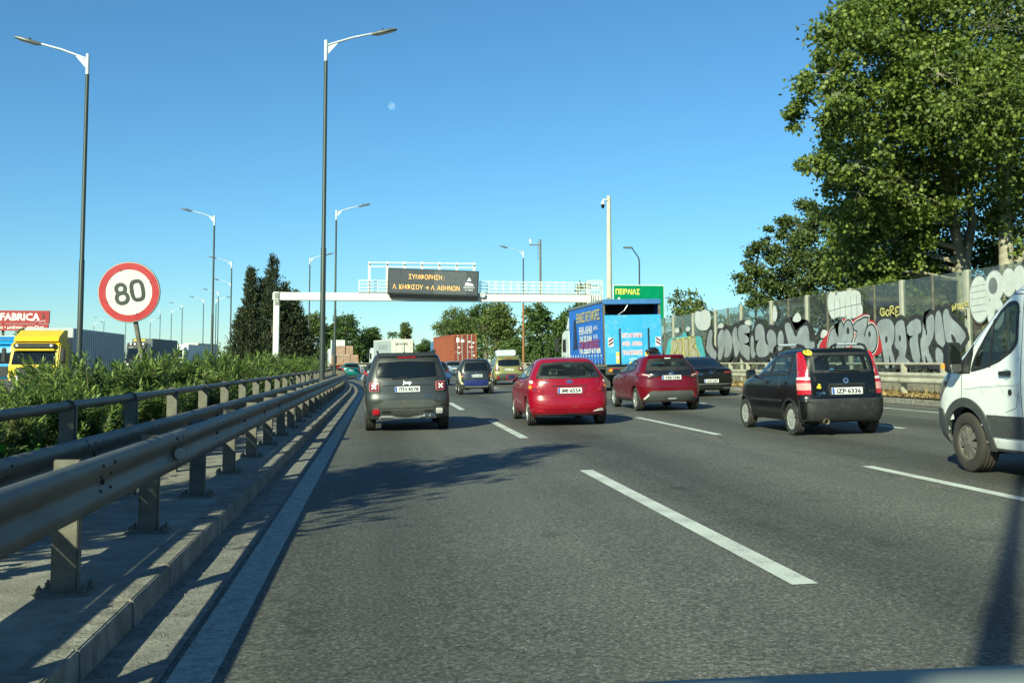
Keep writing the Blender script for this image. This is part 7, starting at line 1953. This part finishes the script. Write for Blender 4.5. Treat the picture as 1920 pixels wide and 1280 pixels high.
for y in frange(14, 66, 1.7):
    put_bush(-5.35 + bend(y) + random.uniform(-.4, .4), y + random.uniform(-.4, .4), random.choice((0, 1, 2, 3)), random.uniform(.82, 1.05) * (.94 if y < 27 else 1.03), 'oleander bush in the back row of the hedge', 'oleander hedge back row')
for y in (8.2, 9.6, 11.0, 12.3, 13.4):
    put_bush(-5.3 + random.uniform(-.3, .3), y, 3, random.uniform(.85, .98), 'dry olive bush in front of the yellow lorry', 'dry bushes by the yellow lorry')
# weeds between the handrail and the hedge
n = 15000
pos = np.column_stack([RNG.uniform(-3.9, -2.75, n), RNG.uniform(5.0, 30, n) ** 1.0, np.zeros(n)])
hgt = .28 + .35 * np.sin(pos[:, 1] * 2.3) ** 2 * np.exp(-(pos[:, 1] - 7) ** 2 / 60) + .2 * np.sin(pos[:, 1] * 5.1 + pos[:, 0] * 7) ** 2
pos[:, 2] = -.10 + hgt * RNG.uniform(.1, 1.1, n)
d = unit(n); d[:, 2] = np.abs(d[:, 2]) * .6
nr = unit(n) * .6; nr[:, 2] += 1
o = link_mesh('undergrowth', leaf_mesh('undergrowth', pos, d, nr, RNG.uniform(.05, .12, n), 'oval'), M['l_weed'], kind='stuff')
tag(o, 'bright green weeds growing between handrail and hedge', kind='stuff')

def lobes_tree(name, trunk, lobes, mt, shape, ls, dens, label, cat='tree', bark='wood', limb_r=.16, droop=.0, group=None, up=.5):
    """trunk: list of (polyline, radii); lobes: (x, y, z, r) clumps of foliage, each fed by a limb from the nearest trunk point"""
    root = empty(name, (trunk[0][0][0][0], trunk[0][0][0][1], trunk[0][0][0][2])); org = np.array(root.location)
    tb = MB(); nodes = []
    for pl, rad in trunk:
        tb.tube([Vector(p) - root.location for p in pl], rad, 10)
        for i in range(len(pl) - 1):
            for t in (.35, .7, 1.0): nodes.append((np.array(pl[i]) * (1 - t) + np.array(pl[i + 1]) * t, rad[i] * (1 - t) + rad[i + 1] * t))
    tb.build('trunk', M[bark], root, smooth=60)
    lb = MB(); P = []; O = []
    for (x, y, z, r_) in lobes:
        c = np.array([x, y, z]); best = min(nodes, key=lambda q: np.linalg.norm(q[0] - c) + .8 * max(0, q[0][2] - z + .3))
        s0 = best[0]; mid = (s0 + c) / 2 + np.array([0, 0, .15 * r_ - droop]); rr = min(best[1] * .6, limb_r * max(.35, r_ / 2.2))
        lb.tube([Vector(s0 - org), Vector(mid - org), Vector(c - org)], [rr, rr * .7, rr * .35], 6, cap=False)
        m = int(dens * r_ ** 2)
        cl = max(6, int(12 * r_ ** 1.6))      # sub-clumps on the lobe
        cu = unit(cl); cr = RNG.uniform(.45, 1.0, cl) ** .6
        cc = c + cu * (cr * r_)[:, None] * np.array([1, 1, .82])
        for q in range(cl):
            if q % 2 == 0: lb.tube([Vector(c - org), Vector((c + cc[q]) / 2 - org + np.array([0, 0, .05])), Vector(cc[q] - org)], [rr * .3, rr * .12, .006], 4, cap=False)
            mm_ = max(4, int(m / cl * RNG.uniform(.5, 1.5)))
            off = RNG.normal(size=(mm_, 3)) * r_ * np.array([.165, .165, .11])
            P.append(cc[q] + off); O.append(np.tile(cc[q] - c, (mm_, 1)) / r_ + off / r_ * 2)
    P = np.concatenate(P); O = np.concatenate(O); n = len(P)
    d = unit(n) + O * .5 + np.array([0, 0, -.35]); nr = unit(n) * .95 + O * .3 + np.array([0, 0, up])
    lb.build('limbs', M[bark], root, recalc=False)
    me = leaf_mesh('crown', P - org, d, nr, RNG.uniform(ls[0], ls[1], n), shape)
    link_mesh('crown', me, mt, root)
    return tag(root, label, cat, group)

PLANE_A = [(13.65, 29.0, 9.42, 1.2), (15.22, 30.0, 10.94, 1.7), (17.63, 31.0, 12.42, 2.2), (16.99, 31.0, 9.88, 2.0), (17.84, 29.0, 9.57, 2.1), (14.78, 30.0, 7.67, 1.2), (13.81, 30.0, 7.64, 0.8), (17.46, 32.0, 7.40, 1.8), (18.80, 31.0, 7.61, 1.5), (15.91, 32.0, 6.46, 1.3), (17.75, 33.0, 5.62, 1.3), (19.54, 34.0, 6.63, 1.4), (17.87, 32.0, 15.01, 2.4), (20.63, 35.0, 9.80, 2.4), (17.78, 34.0, 9.30, 1.8), (13.17, 29.5, 9.03, 0.7), (17.16, 29.0, 10.38, 1.5), (18.50, 29.0, 8.27, 1.2), (17.6, 33.0, 4.4, 0.8), (16.2, 30.5, 9.0, 1.2), (19.2, 33, 11.5, 2.0), (16.9, 33.4, 5.4, 1.3), (18.6, 34.6, 5.0, 1.5), (19.8, 35.2, 4.6, 1.4), (17.9, 33.6, 7.0, 1.6), (16.4, 32.4, 7.9, 1.5), (15.2, 30.6, 8.9, 1.2), (15.4, 31.0, 7.0, 1.0), (14.8, 30.0, 11.7, 1.3), (13.75, 29.5, 10.4, .9), (16.3, 31.0, 13.0, 1.6), (15.6, 30.5, 12.3, 1.3), (17.0, 34.5, 4.6, 1.2), (18.4, 35.8, 6.0, 1.6), (20.2, 36.2, 5.8, 1.7), (19.6, 36, 7.8, 1.6), (21.4, 36.5, 4.6, 1.4), (16.6, 32.6, 4.6, .9), (18.9, 33.6, 4.3, .9)]
PLANE_B = [(19.46, 30.0, 12.34, 2.5), (19.82, 29.0, 9.80, 2.2), (20.04, 30.0, 7.73, 1.5), (21.41, 31.0, 6.0, 1.4), (20.45, 32.0, 15.71, 2.6), (22.30, 31.0, 14.10, 2.6), (23.70, 32.0, 11.30, 2.5), (23.77, 32.0, 8.10, 2.2), (22.62, 34.0, 11.82, 2.2), (22.9, 34.5, 5.3, 1.3), (22.0, 33, 8.6, 1.6), (21.6, 30.0, 10.6, 1.8), (22.4, 35.5, 6.6, 1.7), (23.8, 34, 5.2, 1.6), (24.2, 33, 6.6, 1.5), (22.6, 33.5, 4.4, 1.2)]
lobes_tree('plane_tree', [([(20.3, 33, .4), (20.25, 33, 4.3), (20.1, 33, 5.2)], [.34, .26, .22]), ([(20.2, 33, 4.6), (19.7, 32.8, 7.0), (18.6, 32.2, 9.8), (17.9, 31.8, 12.5)], [.20, .17, .12, .05]), ([(20.2, 33, 4.4), (20.75, 33.2, 6.4), (20.6, 33.3, 9.2), (19.6, 32.6, 12)], [.18, .15, .11, .05])],
           PLANE_A, M['l_plane'], 'plane', (.09, .16), 900, 'large plane tree with forked pale trunk overhanging the noise barrier', bark='plane_bark')
lobes_tree('plane_tree', [([(20.5, 31, .4), (20.55, 31, 5.2), (20.5, 31.1, 9.5), (20.9, 31.4, 13)], [.30, .23, .16, .06]), ([(20.55, 31, 4.2), (21.5, 31, 5.6), (22.6, 31.2, 8.8), (23, 31.4, 11)], [.15, .13, .1, .05])],
           PLANE_B, M['l_plane'], 'plane', (.09, .16), 800, 'plane tree with straight mottled trunk at the right photo edge', bark='plane_bark')
SHRUB = [(17.66, 42.0, 6.22, 1.2), (18.89, 42.0, 6.84, 1.3), (16.38, 42.0, 4.91, 1.0), (17.37, 42.0, 4.42, 1.2), (19.09, 42.0, 4.94, 1.6), (21.08, 43.0, 6.00, 1.6), (15.9, 41.0, 4.02, 0.6), (17.89, 41.0, 3.9, 0.8), (20.30, 42.0, 4.01, 1.2), (16.90, 42.0, 6.91, 0.6), (20.12, 43.0, 7.65, 1.1), (21.5, 42, 4.4, 1.4), (16.2, 42, 5.9, .9), (15.6, 41.5, 5.0, .7), (18.2, 42.4, 7.5, .9), (19.2, 43, 8.1, .8), (21.6, 43.2, 7.2, 1.2), (18.3, 41.6, 5.4, 1.2)]
lobes_tree('olive_tree', [([(19.2, 43, .4), (19.1, 43, 2.4), (18.6, 42.6, 4.2)], [.2, .16, .08]), ([(19.1, 43, 2.2), (20.2, 43, 4.0), (20.6, 43, 5.6)], [.14, .1, .05])],
           SHRUB, M['l_shrub'], 'oval', (.10, .18), 1500, 'lower dark green tree spilling over the barrier left of the plane tree')

def rand_tree(name, x, y, h, r_, mt, label, seed, dens=110, ls=(.25, .45), base=0.0, nl=11, z0=.3, flat=.9, shape='oval'):
    g = np.random.default_rng(seed); lob = []
    for i in range(nl):
        a = g.uniform(0, 6.28); q = math.sqrt(g.uniform(.02, 1)); t = g.uniform(z0, 1.0)
        env = math.sin(min(1, (t - z0) / (1 - z0) * .85 + .18) * math.pi) ** .6
        lr_ = r_ * g.uniform(.28, .46)
        lob.append((x + math.cos(a) * q * r_ * env * .75, y + math.sin(a) * q * r_ * env * .75, base + h * (z0 + (t - z0) * flat) - lr_ * .5 * (t > .8), lr_))
    lob.append((x, y, base + h - r_ * .36, r_ * .38))
    lobes_tree(name, [([(x, y, base), (x + .1 * r_ * g.normal(), y, base + h * .35), (x, y, base + h * .75)], [.03 * h, .022 * h, .008 * h])], lob, mt, shape, ls, dens / (r_ * .4) ** .5, label)

rows = [(14.9, 205, 13.0, 5.8, 'l_far2', 'tall leafy tree right behind the orange container'), (17.8, 172, 12.6, 5.2, 'l_far', 'bushy tree between container and rusty lamp'), (17.4, 148, 10.4, 4.4, 'l_far2', 'tree under the gantry left of the rusty lamp pole'),
        (19.8, 128, 9.4, 4.0, 'l_far', 'tree under the gantry at the thin mast'), (20.6, 108, 7.4, 3.2, 'l_far', 'dark tree just left of the blue lorry cab'), (24.9, 122, 11.2, 2.6, 'l_far', 'slim tree rising behind the gantry ladder cage'),
        (22.3, 72, 6.9, 2.9, 'l_far2', 'sunlit tree right of the green sign'), (24.2, 70, 5.6, 2.3, 'l_far2', 'low sunlit tree above the far barrier end'), (21.2, 58, 5.0, 1.6, 'l_far2', 'low tree behind the far barrier panels')]
for i, (x, y, h, r_, m_, lab) in enumerate(rows): rand_tree('broadleaf_tree', x, y, h, r_, M[m_], lab, 100 + i, dens=260, ls=(.22, .5) if y > 100 else (.14, .3), nl=13, z0=.22)
for i, (x, y, h, r_) in enumerate(((17.2, 100, 3.6, 2.2), (18.4, 92, 4.0, 2.4), (17.6, 112, 3.8, 2.2), (17.3, 125, 3.6, 2.4), (17.2, 138, 3.8, 2.6), (18.5, 84, 3.4, 2.0))):
    rand_tree('roadside_bush', x, y, h, r_, M['l_far'], ['dark bush at the foot of the rusty lamp pole', 'dark bush left of the blue lorry', 'bush behind the olive SUV', 'bush right of the container lorry', 'bush beyond the container doors', 'bush hidden beside the blue lorry cab'][i], 140 + i, dens=220, ls=(.18, .34), nl=9, z0=.15)
left = [(-14.2, 222, 12.6, 5.2, 'l_far2', 'leafy tree behind the white van left of the lamp poles'), (-7.4, 222, 12.4, 6.0, 'l_far', 'broad dark tree behind the brick lorry'), (-2.2, 232, 9.8, 4.6, 'l_far', 'dark tree right of the brick lorry'), (7.6, 305, 13.8, 3.6, 'l_far2', 'slim poplar above the cream box lorry'), (-19.5, 230, 7.6, 3.0, 'l_far2', 'small pale tree beside the thin palm'), (13.5, 300, 8.5, 4, 'l_far', 'low tree between the two big lorries'),
        (-33.2, 101, 4.9, 1.9, 'l_far2', 'small tree under the red billboard')]
for i, (x, y, h, r_, m_, lab) in enumerate(left): rand_tree('broadleaf_tree', x, y, h, r_, M[m_], lab, 170 + i, dens=260, ls=(.28, .6) if y > 150 else (.18, .3), nl=13, z0=.15)
for x, y, h, lab in ((3.6, 300, 9.6, 'small palm above the cream box lorry'), (-10.8, 152, 5.6, 'thin palm at the left end of the far trees')):
    t = empty('palm_tree', (x, y, 0)); tag(t, lab, 'palm')
    MB().tube([(0, 0, 0), (.1, 0, h * .5), (0, 0, h)], [.22, .17, .15], 8).build('trunk', M['wood'], t, smooth=60)
    n = 260; a = RNG.uniform(0, 6.28, n); e = RNG.uniform(-.5, 1.2, n); q = RNG.uniform(.1, 1, n) * (1.6 if y > 200 else .8)
    pos = np.column_stack([np.cos(a) * np.cos(e) * q, np.sin(a) * np.cos(e) * q, h + np.sin(e) * q * .8 - q * q * .15])
    dd = np.column_stack([np.cos(a), np.sin(a), np.sin(e) - .3]); 
    link_mesh('fronds', leaf_mesh('fronds', pos, dd, unit(n) + np.array([0, 0, 1]), RNG.uniform(.5, .9, n) * (1 if y > 200 else .6), 'spray'), M['l_far2'], t)

def cypress(x, y, h, r_, label, seed, spires=1, base=-.2, dens=1.0):
    g = np.random.default_rng(seed)
    root = empty('cypress_tree', (x, y, base)); tag(root, label, 'tree')
    P = []; D = []
    tb = MB()
    tops = [(0, 0, h)] + [(g.uniform(-.6, .6) * r_, g.uniform(-.6, .6) * r_, h * g.uniform(.72, .92)) for _ in range(spires - 1)]
    for (tx, ty, th) in tops:
        tb.tube([(tx * .2, ty * .2, 0), (tx, ty, th * .5), (tx * 1.05, ty * 1.05, th * .97)], [.13, .08, .02], 6)
        nb_ = int(215 * dens)
        for i in range(nb_):      # upswept branch sprays, each a plume of scale leaves
            t = g.uniform(.06, 1.0); a = g.uniform(0, 6.28)
            env = r_ * (.10 + .90 * min(1, 1.25 * (1 - t)) ** .8) * g.uniform(.55, 1.2)
            L = env; b0 = np.array([tx * t, ty * t, th * t * .93]); dr = np.array([math.cos(a), math.sin(a), g.uniform(.5, 1.1)])
            m = int(30 * dens) if t < .8 else int(18 * dens)
            u = g.uniform(.15, 1, m) ** .7
            pp = b0 + dr * (u * L)[:, None] + g.normal(size=(m, 3)) * .13 * np.array([1, 1, 1.3])
            P.append(pp); D.append(np.tile(dr + np.array([0, 0, .7]), (m, 1)) + g.normal(size=(m, 3)) * .55)
    P = np.concatenate(P); D = np.concatenate(D); n = len(P)
    tb.build('trunk', M['wood'], root)
    link_mesh('crown', leaf_mesh('crown', P, D, unit(n), g.uniform(.16, .34, n), 'spray'), M['l_cyp'], root)
    return root
for i, (x, y, h, r_, lab) in enumerate(((-11.2, 85.6, 6.4, 1.25, 'low outer cypress spire on the left of the group'), (-10.55, 85.2, 9.9, 1.15, 'tall thin cypress spire second from the left'), (-9.65, 85.8, 8.9, 1.5, 'broad cypress spire left of the tallest'), (-8.75, 85.0, 10.9, 1.45, 'tallest cypress spire in the middle of the group'), (-7.85, 85.6, 8.7, 1.5, 'cypress spire just right of the tallest'), (-7.1, 85.9, 7.9, 1.3, 'slender cypress spire near the right end of the group'), (-6.6, 86.3, 5.6, 1.4, 'low cypress at the right end by the gantry post'))):
    cypress(x, y, h, r_, lab, 40 + i, 1, dens=1.0)
cypress(-5.2, 5.0, 8.8, 1.5, 'cypress out of view on the left whose shadow crosses the lane', 34, 2, dens=.8)
rand_tree('broadleaf_tree', -14.2, 98, 3.0, 1.5, M['l_far'], 'round low shrub left of the cypress group', 61, dens=200, ls=(.15, .3), nl=8, z0=.15)

for i, (x, y, h, r_) in enumerate(((18.6, 25, 3.6, 1.9), (20.6, 28, 4.4, 2.2), (18.4, 28.5, 3.2, 1.7), (18.3, 32, 3.4, 1.8), (22.2, 31.5, 4.6, 2.2), (19.0, 35.5, 3.8, 1.9), (22, 36.5, 5.0, 2.4), (18.6, 39, 3.0, 1.7), (22.5, 41, 4.6, 2.2), (18.5, 46.5, 3.6, 1.8), (21.5, 47, 4.6, 2.2), (18.4, 51, 3.2, 1.7), (22.5, 53, 4.4, 2.0), (18.6, 63, 3.2, 1.8), (21, 67, 4.4, 2.2), (18.8, 72, 3.8, 2.0), (18.3, 23, 3.4, 1.7), (20.4, 23.5, 4.2, 2))):
    rand_tree('verge_bush', x, y, h, r_, M['l_shrub'], 'dark bush standing behind the transparent noise barrier panels', 200 + i, dens=330, ls=(.13, .26), nl=9, z0=.12, base=.4)
    bpy.context.scene.collection.objects
for o in [o for o in COL.objects if o.name.startswith('verge_bush')]: o['group'] = 'bushes behind the noise barrier'

# far belt of trees closing the horizon
P = []; n = 0
for i in range(150):
    x = -420 + 840 * i / 149 + RNG.normal() * 3; y = 520 + RNG.normal() * 20; h = RNG.uniform(5, 10); m = 90
    q = RNG.normal(size=(m, 3)) * np.array([3.2, 3, h * .28]) + np.array([x, y, h * .5]); P.append(q)
for i in range(70):      # unseen trees added behind the viewer to darken reflections in the cars
    x = -150 + 300 * i / 69 + RNG.normal() * 3; y = -75 + RNG.normal() * 8; h = RNG.uniform(7, 13); m = 110
    if -14 < x < 13: y -= 160; h *= 1.5
    P.append(RNG.normal(size=(m, 3)) * np.array([2.6, 2.4, h * .26]) + np.array([x, y, h * .48]))
P = np.concatenate(P); n = len(P)
o = link_mesh('treeline', leaf_mesh('treeline', P, unit(n), unit(n) + np.array([0, -.6, .5]), RNG.uniform(1.2, 2.4, n), 'oval'), M['l_far'], kind='stuff')
tag(o, 'distant belt of trees on the horizon, with an added unseen belt behind the viewer', kind='stuff')
